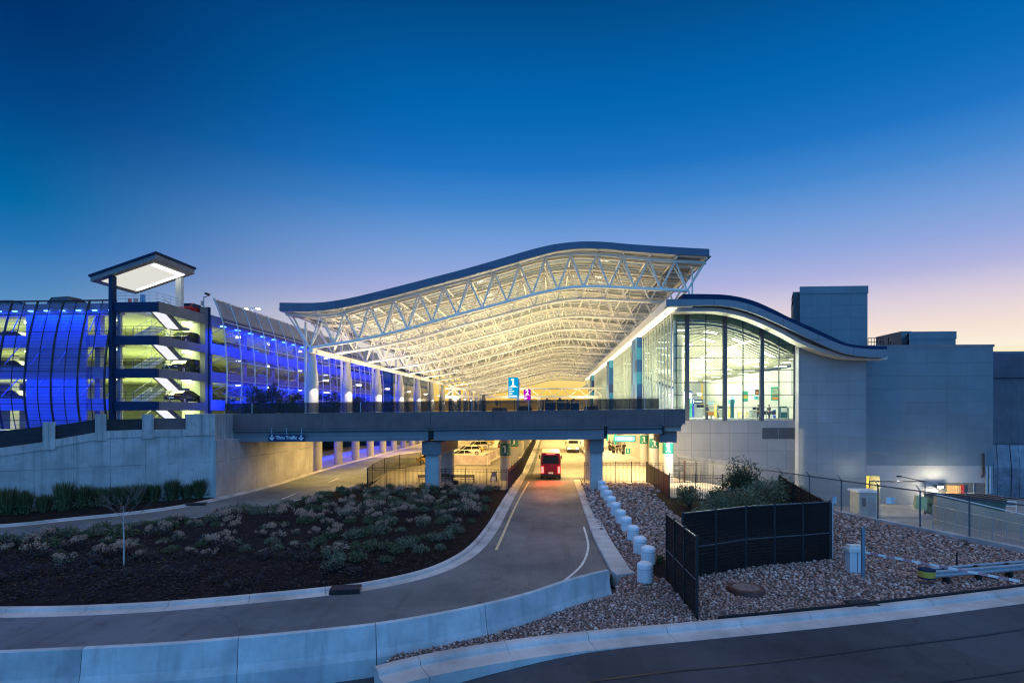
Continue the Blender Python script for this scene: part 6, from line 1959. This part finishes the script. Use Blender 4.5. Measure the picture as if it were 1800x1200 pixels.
# sloping ramp wall, yellow cabinet, dumpsters
x0, d0 = atY(1622, 57); x1 = 49
rw = thing('ramp_wall', 'low sloping concrete wall between the yard and the green dumpsters', 'wall', (x0, 53, -2.49))
m = MB(); m.add([(x0, 55, -2.49), (45.5, 49, -2.49), (45.5, 49, -2.2), (x0, 55, .12), (x0, 55.5, -2.49), (45.5, 49.5, -2.49), (45.5, 49.5, -2.2), (x0, 55.5, .12)], [(0, 1, 2, 3), (4, 7, 6, 5), (3, 2, 6, 7), (0, 3, 7, 4), (1, 5, 6, 2)])
m.build('wall_face', concrete('tan_concrete', (.46, .38, .27), .4, .4), rw)
m = MB(); m.tube((x0, 55.2, .3), (45.5, 49.2, -2.0), .05, None, 6); m.build('handrail', M['white'], rw)
x, d = atY(1617, 54.4)
o = thing('utility_cabinet', 'slanted pale yellow panel at the end of the sloping wall', 'cabinet', (x, 54.4, -2.49))
m = MB(); m.prism([(x - .55, -.9), (x + .5, -1.05), (x + .55, .1), (x - .4, .3)], 'xz', 54.2, 54.5); m.build('panel', plain('pale_yellow', (.62, .56, .22), .6), o)
m = MB(); m.box(x - .05, 54.3, -2.49, x + .05, 54.4, -.9); m.build('post', M['galv'], o)
grn = plain('dumpster_green', (.015, .09, .06), .5, .1, .2)
pr = None
for px, lab in ((1668, 'green dumpster nearest the wall lamp'), (1702, 'green dumpster between the two others, below the dock curtain'), (1748, 'green dumpster with a white numeral nearest the dark concrete building')):
    x, d = atY(px, 59.5)
    if pr is None:
        pr = thing('dumpster', lab, 'dumpster', (0, 0, 0), 'green dumpsters in the service yard')
        m = MB(); m.loft([[(-1.15, -.7, .2), (1.15, -.7, .2), (1.15, .7, .2), (-1.15, .7, .2)], [(-1.25, -.95, 1.6), (1.25, -.95, 1.6), (1.25, .9, 1.9), (-1.25, .9, 1.9)]])
        m.build('bin_body', grn, pr)
        m = MB(); m.add([(-1.3, -1.0, 1.61), (1.3, -1.0, 1.61), (1.3, .95, 1.92), (-1.3, .95, 1.92), (-1.3, -1.0, 1.68), (1.3, -1.0, 1.68), (1.3, .95, 1.99), (-1.3, .95, 1.99)], [(3, 2, 1, 0), (4, 5, 6, 7), (0, 1, 5, 4), (1, 2, 6, 5), (2, 3, 7, 6), (3, 0, 4, 7)]); m.build('lid', M['rubber'], pr)
        for sx in (-1, 1): MB().box(sx * 1.0 - .15, -.6, 0, sx * 1.0 + .15, .6, .2).build('foot', M['black'], pr)
        for sx in (-1, 1): MB().box(sx * 1.3 - .06, -.5, .9, sx * 1.3 + .06, .4, 1.1).build('handle', M['black'], pr)
        q = pr
    else: q = copy_tree(pr)
    q.location = (x, 60.5, -2.49); q['label'] = lab; q.rotation_euler.z = R(-6)
x, d = atY(1765, 63)
o = thing('platform_railing', 'pale pipe railing at the dock edge near the dark building', 'railing', (x - 2, 63, -2.49))
m = MB(); zt = Z(881, d)
m.path([(x - 3, 63, zt), (x + 1.2, 63, zt), (x + 1.2, 63, -2.49)], .06, 6)
m.tube((x - 3, 63, zt - .5), (x + 1.2, 63, zt - .5), .05, None, 6)
for q in (-3, -1.6, -.2): m.tube((x + q, 63, -2.49), (x + q, 63, zt), .06, None, 6)
m.build('rail', M['white'], o)
x, y, _ = G(1753, 915, -2.5)
o = thing('notice_sign', 'small white notice fixed to the chain link fence near the right edge', 'sign', FL(tt[14]) + (2.1,))
fx, fy_ = FL(9.5 + 17); 
m = MB(); m.box(fx - .3, fy_ - .1, 1.55, fx + .3, fy_ - .07, 2.0); m.build('plate', M['white'], o)
# interior of the ticket hall
HG = 'furnishings in the ticket hall'
def hallbox(name, label, cat, px0, px1, pt, pb, Y, mat, dep=.3, extra=None):
    x0, d = atY(px0, Y); x1, _ = atY(px1, Y)
    o = thing(name, label, cat, ((x0 + x1) / 2, Y, max(FLR, Z(pb, d))))
    m = MB(); m.box(x0, Y, max(FLR, Z(pb, d)), x1, Y + dep, Z(pt, d)); m.build('panel', mat, o)
    return o, x0, x1, d
gg = plain('poster_green', (.05, .40, .28), .5); yy_ = plain('poster_yellow', (.75, .55, .08), .5); org = plain('orange_board', (.8, .30, .02), .5); cyn = plain('cyan_sign', (.02, .45, .60), .5); dtl = plain('dark_teal', (.01, .09, .11), .4); blu = plain('hall_blue', (.03, .06, .55), .4)
o, x0, x1, d = hallbox('hanging_poster', 'green and yellow hanging poster in the hall window middle', 'poster', 1305, 1315, 687, 705.5, 92, gg)
MB().box(x0 + .1, 91.97, Z(700, d), x1 - .1, 91.998, Z(693, d)).build('print', yy_, o)
o, x0, x1, d = hallbox('hanging_poster', 'larger green hanging poster with portrait picture in the right hall window', 'poster', 1356, 1369, 680, 703.5, 88, gg)
MB().box(x0 + .15, 87.97, Z(695, d), x1 - .15, 87.998, Z(683, d)).build('print', plain('poster_print', (.35, .42, .30), .5, 0, .8, 2), o); MB().box(x0 + .1, 87.96, Z(702, d), x1 - .1, 87.998, Z(697.5, d)).build('print', org, o)
o, x0, x1, d = hallbox('hanging_poster', 'small dark hanging poster beside the thick window mullion', 'poster', 1328, 1334, 684, 694, 94, plain('poster_brown', (.10, .05, .05), .5))
MB().box(x0 + .1, 93.97, Z(692, d), x1 - .1, 93.998, Z(688, d)).build('print', org, o)
o, x0, x1, d = hallbox('hanging_sign', 'cyan hanging counter sign crossing the thick window mullion', 'sign', 1326.5, 1349, 696, 701.5, 96, cyn)
MB().box(x0 + .5, 95.97, Z(700, d), x0 + 1.2, 95.998, Z(697.5, d)).build('print', M['white'], o)
o, x0, x1, d = hallbox('information_totem', 'dark teal totem standing in the hall by the window', 'totem', 1285, 1290.5, 697, 735, 76, dtl)
MB().box(x0 - .2, 75.9, FLR, x1 + .2, 76.4, FLR + .1).build('base', M['steel'], o)
o, x0, x1, d = hallbox('easel_board', 'orange board standing at the foot of the hall window', 'board', 1245.5, 1255.5, 723, 730.5, 69.5, org)
MB().box((x0 + x1) / 2 - .05, 69.6, FLR, (x0 + x1) / 2 + .05, 69.7, FLR + .5).build('post', M['black'], o)
for i, (a, b, t, Y, mt, lab) in enumerate(((1372, 1384, 714, 78, dtl, 'dark self service kiosk nearest the right window edge'), (1383.5, 1387, 717, 78.4, M['steel'], 'slim grey kiosk attached right of the dark kiosk'), (1299, 1303, 724, 80, yy_, 'yellow counter panel left of its twin behind the hall window'), (1312, 1316, 724, 80, yy_, 'yellow counter panel right of its twin behind the hall window'),
                                       (1281, 1284, 715, 84, yy_, 'tall yellow panel left of the dark teal totem'), (1256, 1260, 709, 86, yy_, 'tall yellow panel right of the orange board'), (1217, 1220.5, 700, 84, blu, 'slim blue upright panel near the left hall window edge'), (1212.5, 1216.5, 699, 83.5, gg, 'green upright panel at the left hall window edge'), (1360, 1364, 720, 77, blu, 'blue suited display stand before the dark kiosk'))):
    o, x0, x1, d = hallbox('display_stand', lab, 'panel', a, b, t, 740, Y, mt, .35)
    MB().box(x0 - .06, Y - .05, FLR, x1 + .06, Y + .42, FLR + .08).build('base', M['steel'], o)
    MB().box(x0 + .08, Y - .025, Z(t, d) - .75, x1 - .08, Y - .002, Z(t, d) - .2).build('screen', M['white'], o)
for i in range(9):
    x, d = atY(1296 + i * 8.5, 74)
    o = thing('queue_post', ORD[i] + ' queue post in the hall line, counting from the teal totem', 'post', (x, 74, FLR), 'queue posts in the hall')
    MB().lathe([(.18, FLR), (.17, FLR + .04), (.04, FLR + .06), (.035, FLR + 1.0), (.05, FLR + 1.02)], (x, 74, 0), 10).build('shaft', M['steel'], o, True)
    if i in (4, 5, 6, 7): MB().box(x, 73.97, FLR + .55, x + .55, 74.0, FLR + 1.0).build('belt', M['black'], o)
lav = plain('lavender_screen', (.42, .46, .85), .5, 0, .05)
for i, (a, b, t, pb) in enumerate(((1305.5, 1311, 676, 687), (1318, 1322, 677, 690), (1342, 1349, 677, 690), (1374, 1383, 676, 690))):
    o, x0, x1, d = hallbox('wall_display', ORD[i] + ' pale lavender display high in the hall window, counting from the glass middle', 'display', a, b, t, pb, 104, lav)
    MB().box(x0 - .05, 103.96, Z(t, d), x1 + .05, 104.3, Z(t, d) + .2).build('frame', M['navy'], o)
grc = plain('counter_grey', (.28, .30, .31), .4, 0, .1)
for i, (a, b, t, Y, lab) in enumerate(((1222, 1236, 717, 86, 'grey check-in counter by the left hall window edge'), (1258, 1270, 719, 88, 'grey check-in counter right of the orange board'), (1320, 1337, 721, 85, 'grey check-in counter left of the thick right mullion'))):
    o, x0, x1, d = hallbox('counter', lab, 'counter', a, b, t, 745, Y, grc, .8)
    MB().box(x0 - .1, Y - .1, Z(t, d), x1 + .1, Y + .9, Z(t, d) + .08).build('top', M['white'], o)
    for q in (.25, .7): MB().box(x0 + (x1 - x0) * q, Y + .3, Z(t, d) + .08, x0 + (x1 - x0) * q + .5, Y + .35, Z(t, d) + .5).build('monitor', M['carglass'], o)
for i, (a, b, t, pb, Y, mt, lab) in enumerate(((1219, 1236, 702, 709, 92, M['navy'], 'dark header sign over the left check-in counter'), (1246, 1256, 706, 710, 90, cyn, 'blue header sign above the orange board'), (1281, 1292, 703, 709, 86, cyn, 'blue header sign behind the dark teal totem'), (1226, 1234, 690, 695, 95.5, grc, 'faint grey lettering panel on the sloping hall wall'))):
    o, x0, x1, d = hallbox('header_sign', lab, 'sign', a, b, t, pb, Y, mt, .2)
    MB().box(x0 + .1, Y - .02, Z((t + pb) / 2 + .8, d), x1 - .1, Y - .002, Z((t + pb) / 2 - .8, d)).build('lettering', M['white'], o)
for i, (px, Y, a, b, lab) in enumerate(((1243, 71, nvy, blk, 'person in dark blue standing behind the left thin window bar of the hall'), (1333, 73, blk, blk, 'person in black beside the thick right window mullion of the hall'), (1352, 74, gryc, nvy, 'person in grey in the hall left of the large green poster'), (1262, 80, tealc, gryc, 'person in teal in the hall beside the grey counter'))):
    x, d = atY(px, Y); person(lab, (x, Y, FLR + .005), R(60 + 70 * i), a, b, (.06, .1), 'people in the ticket hall', .08)
rng = random.Random(5)
HS = thing('hanging_sculpture', 'loose wire sculpture hanging from the hall ceiling', 'sculpture', (18.0, 80, 12))
for k, (cx, cz_, q) in enumerate(((17.2, 15.4, .9), (17.0, 13.3, .8), (20.9, 14.0, 1.0))):
    m = MB()
    for j in range(26):
        p_ = Vector((cx, 80, cz_)) + Vector((rng.gauss(0, q * .45), rng.gauss(0, .4), rng.gauss(0, q * .45)))
        v_ = Vector((rng.gauss(0, 1), rng.gauss(0, 1), rng.gauss(0, 1))).normalized() * .45
        m.path([p_ - v_, p_ + Vector((rng.gauss(0, .15), 0, rng.gauss(0, .15))), p_ + v_], .014, 4)
    m.tube((cx, 80, cz_), (cx, 80, cz(cx) - .3), .012, None, 4)
    m.build('wire_cluster', M['steel'], HS)
# ------------------------------------------------------------------ under-deck lighting
YEL = (1, .67, .22)
for x, w in ((-25.5, 3.5), (-12, 4), (1.5, 3.5), (10.2, 2.5)):
    for y0, y1 in ((57, 82), (84, 115), (117, 165), (170, 260)):
        a = (y1 - y0) * 10.5
        area('deck_lamp', (x, (y0 + y1) / 2, 5.95 if y0 > 66 or x != 0 else 5.9), (0, 0, 0), w * .5, (y1 - y0) * .8, a * (9 if x < 5 else 12), YEL if x < 5 else (1, .74, .34))
o_ = area('deck_lamp', (12.8, 57.2, 5.6), (0, 0, 0), 1.5, 2.5, 1500, (1, .80, .46))
o_.rotation_euler = (Vector((20, 66, .5)) - Vector((12.8, 57.2, 5.6))).to_track_quat('-Z', 'Y').to_euler()
# ------------------------------------------------------------------ planting
lg = leafmat('shrub_leaf', (.04, .06, .025), (.16, .18, .09))
lg2 = leafmat('shrub_leaf_pale', (.07, .09, .05), (.23, .24, .16))
ldry = leafmat('dry_leaf', (.03, .02, .022), (.10, .07, .065))
hyd = leafmat('dried_flower', (.34, .20, .14), (.62, .44, .32))
lgrass = leafmat('grass_leaf', (.03, .045, .018), (.17, .18, .08))
def mound(rx, rz):
    def fn(r):
        d = Vector((r.gauss(0, 1), r.gauss(0, 1), abs(r.gauss(0, 1)))).normalized()
        k = r.uniform(.45, 1.05) ** .6 * (1 + .22 * math.sin(d.x * 7 + d.y * 5))
        return (d.x * rx * k, d.y * rx * k, .05 + d.z * rz * k)
    return fn
def shrub_proto(seed, rx, rz, n, mat, heads=0, leaf=.085, dry=False):
    r = random.Random(seed)
    o = bpy.data.objects.new('flower_shrub' if heads else 'shrub', None); COL.objects.link(o)
    leafcloud(n, mound(rx, rz), leaf, seed).build('foliage', mat, o, fix=False)
    m = MB()
    for i in range(7):
        a = r.uniform(0, 6.28); m.path([(0, 0, -.05), (math.cos(a) * rx * .35, math.sin(a) * rx * .35, rz * .5), (math.cos(a) * rx * .7, math.sin(a) * rx * .7, rz * .85)], [.015, .01, .005], 4)
    m.build('stem', M['brown'], o)
    if heads:
        for i in range(heads):
            a = r.uniform(0, 6.28); q = rx * r.uniform(.2, .95); cx, cy_, cz_ = math.cos(a) * q, math.sin(a) * q, rz * r.uniform(.85, 1.25)
            h = leafcloud(46, lambda w: tuple(Vector((cx, cy_, cz_)) + Vector((w.gauss(0, 1), w.gauss(0, 1), w.gauss(0, 1))).normalized() * .115), .045, seed * 31 + i)
            h.build('flower_head', hyd, o, fix=False)
    return o
protos = {
    'green': [shrub_proto(11, .62, .50, 460, lg), shrub_proto(12, .75, .55, 560, lg2), shrub_proto(13, .55, .42, 400, lg)],
    'flower': [shrub_proto(21, .48, .42, 120, ldry, 7, .07), shrub_proto(22, .55, .5, 130, ldry, 9, .07), shrub_proto(23, .42, .38, 100, lg2, 5, .07)],
    'dry': [shrub_proto(31, .42, .28, 170, ldry, 0, .06)],
}
LAB = {'green': ('low leafy green shrub growing in the mulched planting island', 'green shrubs in the planting island'),
       'flower': ('low shrub with pale dried flower heads in the mulched planting island', 'dried flower shrubs in the planting island'),
       'dry': ('small dark withered shrub low in the bare mulch of the planting island', 'withered shrubs in the planting island')}
first = {id(p): False for k in protos for p in protos[k]}
def put(kind, x, y, z, s):
    p = random.choice(protos[kind])
    if not first[id(p)]: o = p; first[id(p)] = True
    else: o = copy_tree(p)
    o.location = (x, y, z); o.rotation_euler.z = random.uniform(0, 6.28); o.scale = (s, s, s * random.uniform(.85, 1.15))
    tag(o, LAB[kind][0], 'shrub', LAB[kind][1])
random.seed(21)
def scatter(kind, pa, step, jit=.5, s=(.8, 1.2), region=None):
    n = 0
    x0, x1, y0, y1 = pa
    py = y0
    while py < y1:
        sy = step[1] * ((py - HOR) / 200.0)
        px = x0 + random.uniform(0, step[0])
        while px < x1:
            qx, qy = px + random.uniform(-jit, jit) * step[0], py + random.uniform(-jit, jit) * sy
            if region is None or region(qx, qy):
                X, Y, _ = G(qx, qy, .3)
                if inpoly(X, Y, bed) and edgedist(X, Y, bed) > .55:
                    put(kind, X, Y, bedz(X, Y) - .02, random.uniform(*s)); n += 1
            px += step[0]
        py += sy
    return n
ns = []
ns.append(scatter('green', (540, 892, 861, 900), (24, 10), s=(.5, .95)))
ns.append(scatter('flower', (560, 885, 866, 908), (34, 13), s=(.7, 1.3)))
ns.append(scatter('green', (0, 560, 885, 965), (27, 13), s=(.5, 1.05), region=lambda x, y: 0 < (y - (952 - x * .125 - max(0, x - 330) * .05)) < 22))
ns.append(scatter('flower', (-40, 620, 893, 1004), (45, 16), s=(.55, 1.2), region=lambda x, y: y > 962 - x * .13 and y < 1003 - x * .03))
ns.append(scatter('green', (-20, 580, 915, 985), (58, 19), s=(.45, .85), region=lambda x, y: y > 955 - x * .12))
ns.append(scatter('flower', (540, 870, 900, 935), (42, 15), s=(.6, 1.3)))
ns.append(scatter('green', (550, 885, 915, 1010), (31, 15), s=(.45, .95), region=lambda x, y: y < 1008 - (x - 560) * .03))
ns.append(scatter('dry', (-40, 700, 975, 1046), (52, 19), s=(.7, 1.7)))
print('shrubs', ns)
# grassy bushes at the foot of the retaining wall
def tuft(seed, rx, h, n, mat):
    r = random.Random(seed); m = MB()
    for i in range(n):
        a = r.uniform(0, 6.28); l = h * r.uniform(.55, 1.1); q = rx * r.uniform(.1, 1) ** .7
        bx, by_ = math.cos(a) * q * .35, math.sin(a) * q * .35
        tx_, ty_ = math.cos(a) * q + r.gauss(0, .08), math.sin(a) * q + r.gauss(0, .08)
        w = .028; px_, py_ = -math.sin(a + r.uniform(-.8, .8)) * w, math.cos(a + r.uniform(-.8, .8)) * w
        mx_, my_, mz = (bx * .5 + tx_ * .5), (by_ * .5 + ty_ * .5), l * .68
        m.add([(bx - px_, by_ - py_, 0), (bx + px_, by_ + py_, 0), (mx_ + px_ * .9, my_ + py_ * .9, mz), (mx_ - px_ * .9, my_ - py_ * .9, mz), (tx_, ty_, l)], [(0, 1, 2, 3), (3, 2, 4)])
    return m
hp = []
for k in range(3):
    o = bpy.data.objects.new('grass_bush', None); COL.objects.link(o)
    tuft(40 + k, .85, 1.7, 520, lgrass).build('foliage', lgrass, o, fix=False)
    leafcloud(300, mound(.7, 1.0), .10, 60 + k).build('crown', lg, o, fix=False)
    hp.append(o)
HB = [(-60, 917), (-20, 914), (12, 911), (42, 909), (78, 906), (112, 903), (146, 900), (178, 897), (208, 894), (240, 891), (270, 888), (302, 885), (328, 882), (350, 880)]
for i, (px, py) in enumerate(HB):
    x, y, _ = G(px, py - 6, .15); o = hp[i] if i < 3 else copy_tree(hp[i % 3])
    o.location = (x, y, .12); o.rotation_euler.z = random.uniform(0, 6); s = random.uniform(.95, 1.25); o.scale = (s, s, s * random.uniform(.85, 1.15))
    tag(o, 'dark green grassy bush in the row at the foot of the retaining wall', 'bush', 'grassy bushes below the retaining wall')
# bare young tree in the island
x, y, _ = G(217.5, 1008, .1)
BT = thing('bare_tree', 'leafless young tree with a thin pale trunk in the planting island', 'tree', (x, y, .3))
rb = random.Random(8); tk = MB(); br = MB()
tk.path([(x, y, .1), (x + .02, y, 1.4), (x - .02, y, 2.6), (x - .03, y, 3.4)], [.042, .036, .028, .014], 8)
tk.build('trunk', plain('pale_bark', (.42, .38, .37), .8, 0, .3, 6), BT, True)
def branch(p, d, l, r, n):
    q = p + d * l; mid = p + d * l * .5 + Vector((rb.gauss(0, .04), rb.gauss(0, .04), .03))
    br.path([p, mid, q], [r, r * .8, r * .6], 5)
    if n > 0:
        for k in range(3):
            e = (d + Vector((rb.gauss(0, .5), rb.gauss(0, .5), rb.uniform(.0, .5)))).normalized()
            branch(p.lerp(q, rb.uniform(.45, 1)), e, l * rb.uniform(.55, .8), r * .6, n - 1)
for k in range(9):
    a = k * 2.4; z0 = 2.4 + k * .12
    branch(Vector((x, y, z0)), Vector((math.cos(a), math.sin(a), rb.uniform(.6, 1.3))).normalized(), 1.25 - .06 * k, .010, 2)
br.build('crown', plain('twig_bark', (.17, .12, .11), .85, 0, .2, 6), BT)
# bushes inside the screened enclosure
def bush(label, px, py, w, h, mat, seed, n=2600, leaf=.10, clumps=26):
    x, y, _ = G(px, py, .2); r0 = random.Random(seed)
    o = thing('bush', label, 'bush', (x, y, zg(x, y)), None)
    cl = []
    for i in range(clumps):
        d = Vector((r0.gauss(0, 1), r0.gauss(0, 1), r0.gauss(0, .9))).normalized() * r0.uniform(.35, .9)
        cl.append((d.x * w / 2, d.y * w / 2, h * .55 + d.z * h * .42, r0.uniform(.16, .3) * w))
    def fn(r):
        c = r.choice(cl); d = Vector((r.gauss(0, 1), r.gauss(0, 1), r.gauss(0, 1))).normalized() * c[3] * r.uniform(.6, 1.05)
        return (c[0] + d.x, c[1] + d.y, max(.1, c[2] + d.z))
    k = leafcloud(n, fn, leaf, seed).build('crown', mat, None, fix=False); k.parent = o
    m = MB()
    for i in range(6):
        c = cl[i]; m.path([(r0.gauss(0, .1), r0.gauss(0, .1), -.1), (c[0] * .5, c[1] * .5, c[2] * .5), c[:3]], [.06, .045, .02], 5)
    k = m.build('trunk', M['brown'], None); k.parent = o
lo = leafmat('olive_leaf', (.06, .085, .045), (.22, .24, .15)); lk = leafmat('dark_bush_leaf', (.018, .03, .012), (.08, .10, .045)); lt = leafmat('tan_tuft_leaf', (.10, .10, .05), (.2, .19, .1))
bush('tall dark rounded bush behind the long black screen fence', 1305, 897, 3.1, 3.9, lk, 71, 5200, .10, 34)
bush('grey green bush spreading right of the tall dark bush', 1352, 915, 3.6, 3.1, lo, 72, 4200)
bush('grey green bush at the corner nearest the long black screen fence', 1258, 925, 3.0, 2.3, lo, 73, 3600)
bush('grey green bush between the dark bush and the black screen fence', 1305, 925, 3.4, 2.7, lo, 74, 3800)
bush('grey green bush low against the rear screen fence', 1385, 905, 3.0, 2.6, lo, 75, 3200)
bush('small pale bush beside the short picket fence, farther from the dark bush', 1212, 893, 2.0, 1.9, lt, 76, 2200, .09)
bush('small pale bush tucked close under the tall dark bush', 1262, 895, 2.0, 1.8, lt, 77, 2200, .09)
# weeds at the barrier foot
x, y, _ = G(1160, 990); o = thing('weed', 'small green weed at the foot of the short black screen fence', 'weed', (x, y, .03))
k = tuft(5, .35, .5, 60, lgrass).build('leaf', lgrass, None, fix=False); k.parent = o
# trees in front of the garage screens
ldk = leafmat('garage_tree_leaf', (.02, .035, .018), (.06, .08, .04))
for i, (px, w, h, Y, lab) in enumerate(((440, 4.6, 5.2, 66, 'leafy tree in front of the blue garage screens, nearest the stair tower'), (478, 4.8, 5.5, 69, 'leafy tree between two others in front of the blue garage screens'), (515, 4.6, 5.0, 73, 'leafy tree directly left of the first canopy column'), (572, 4.4, 5.0, 84, 'leafy tree between the first and second canopy columns'), (625, 4.4, 4.8, 95, 'leafy tree between the second and third canopy columns'))):
    x, d = atY(px, Y); r0 = random.Random(90 + i)
    o = thing('tree', lab, 'tree', (x, Y, 5.5), 'trees in front of the garage')
    m = MB(); m.path([(x, Y, 5.4), (x + .1, Y, 7), (x, Y, 8.6)], [.14, .11, .06], 7)
    for k in range(6):
        a = k * 1.05; m.path([(x, Y, 7.2 + .2 * k), (x + math.cos(a) * w * .2, Y + math.sin(a) * w * .2, 8.2 + .2 * k), (x + math.cos(a) * w * .35, Y + math.sin(a) * w * .35, 9 + .2 * k)], [.05, .035, .015], 5)
    m.build('trunk', M['brown'], o)
    cl = [(x + r0.uniform(-.5, .5) * w, Y + r0.uniform(-.5, .5) * w, 7.0 + r0.uniform(0, 1) * (h - 1.6), r0.uniform(.4, .75)) for k in range(26)]
    def fn(r):
        c = r.choice(cl); e = Vector((r.gauss(0, 1), r.gauss(0, 1), r.gauss(0, 1))).normalized() * c[3] * r.uniform(.5, 1.1)
        return (c[0] + e.x, c[1] + e.y, c[2] + e.z)
    leafcloud(3000, fn, .14, 100 + i).build('crown', ldk, o, fix=False)
# bark chips, twigs and fallen leaves on the mulch (uncountable)
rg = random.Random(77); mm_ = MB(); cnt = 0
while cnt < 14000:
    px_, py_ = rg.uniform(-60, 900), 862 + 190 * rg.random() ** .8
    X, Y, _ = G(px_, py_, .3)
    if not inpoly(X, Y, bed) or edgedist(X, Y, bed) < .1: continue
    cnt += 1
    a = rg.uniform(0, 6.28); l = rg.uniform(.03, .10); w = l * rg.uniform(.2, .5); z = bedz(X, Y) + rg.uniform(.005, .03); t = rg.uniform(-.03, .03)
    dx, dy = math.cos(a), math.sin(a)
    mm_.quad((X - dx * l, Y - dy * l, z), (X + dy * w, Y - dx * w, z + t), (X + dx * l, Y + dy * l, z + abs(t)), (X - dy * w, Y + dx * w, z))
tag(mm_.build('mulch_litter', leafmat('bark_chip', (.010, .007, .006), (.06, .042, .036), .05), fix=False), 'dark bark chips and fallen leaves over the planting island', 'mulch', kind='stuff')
# unused prototype shrubs are removed
for k in protos:
    for p in protos[k]:
        if not first[id(p)]:
            for c in list(p.children): bpy.data.objects.remove(c)
            bpy.data.objects.remove(p)
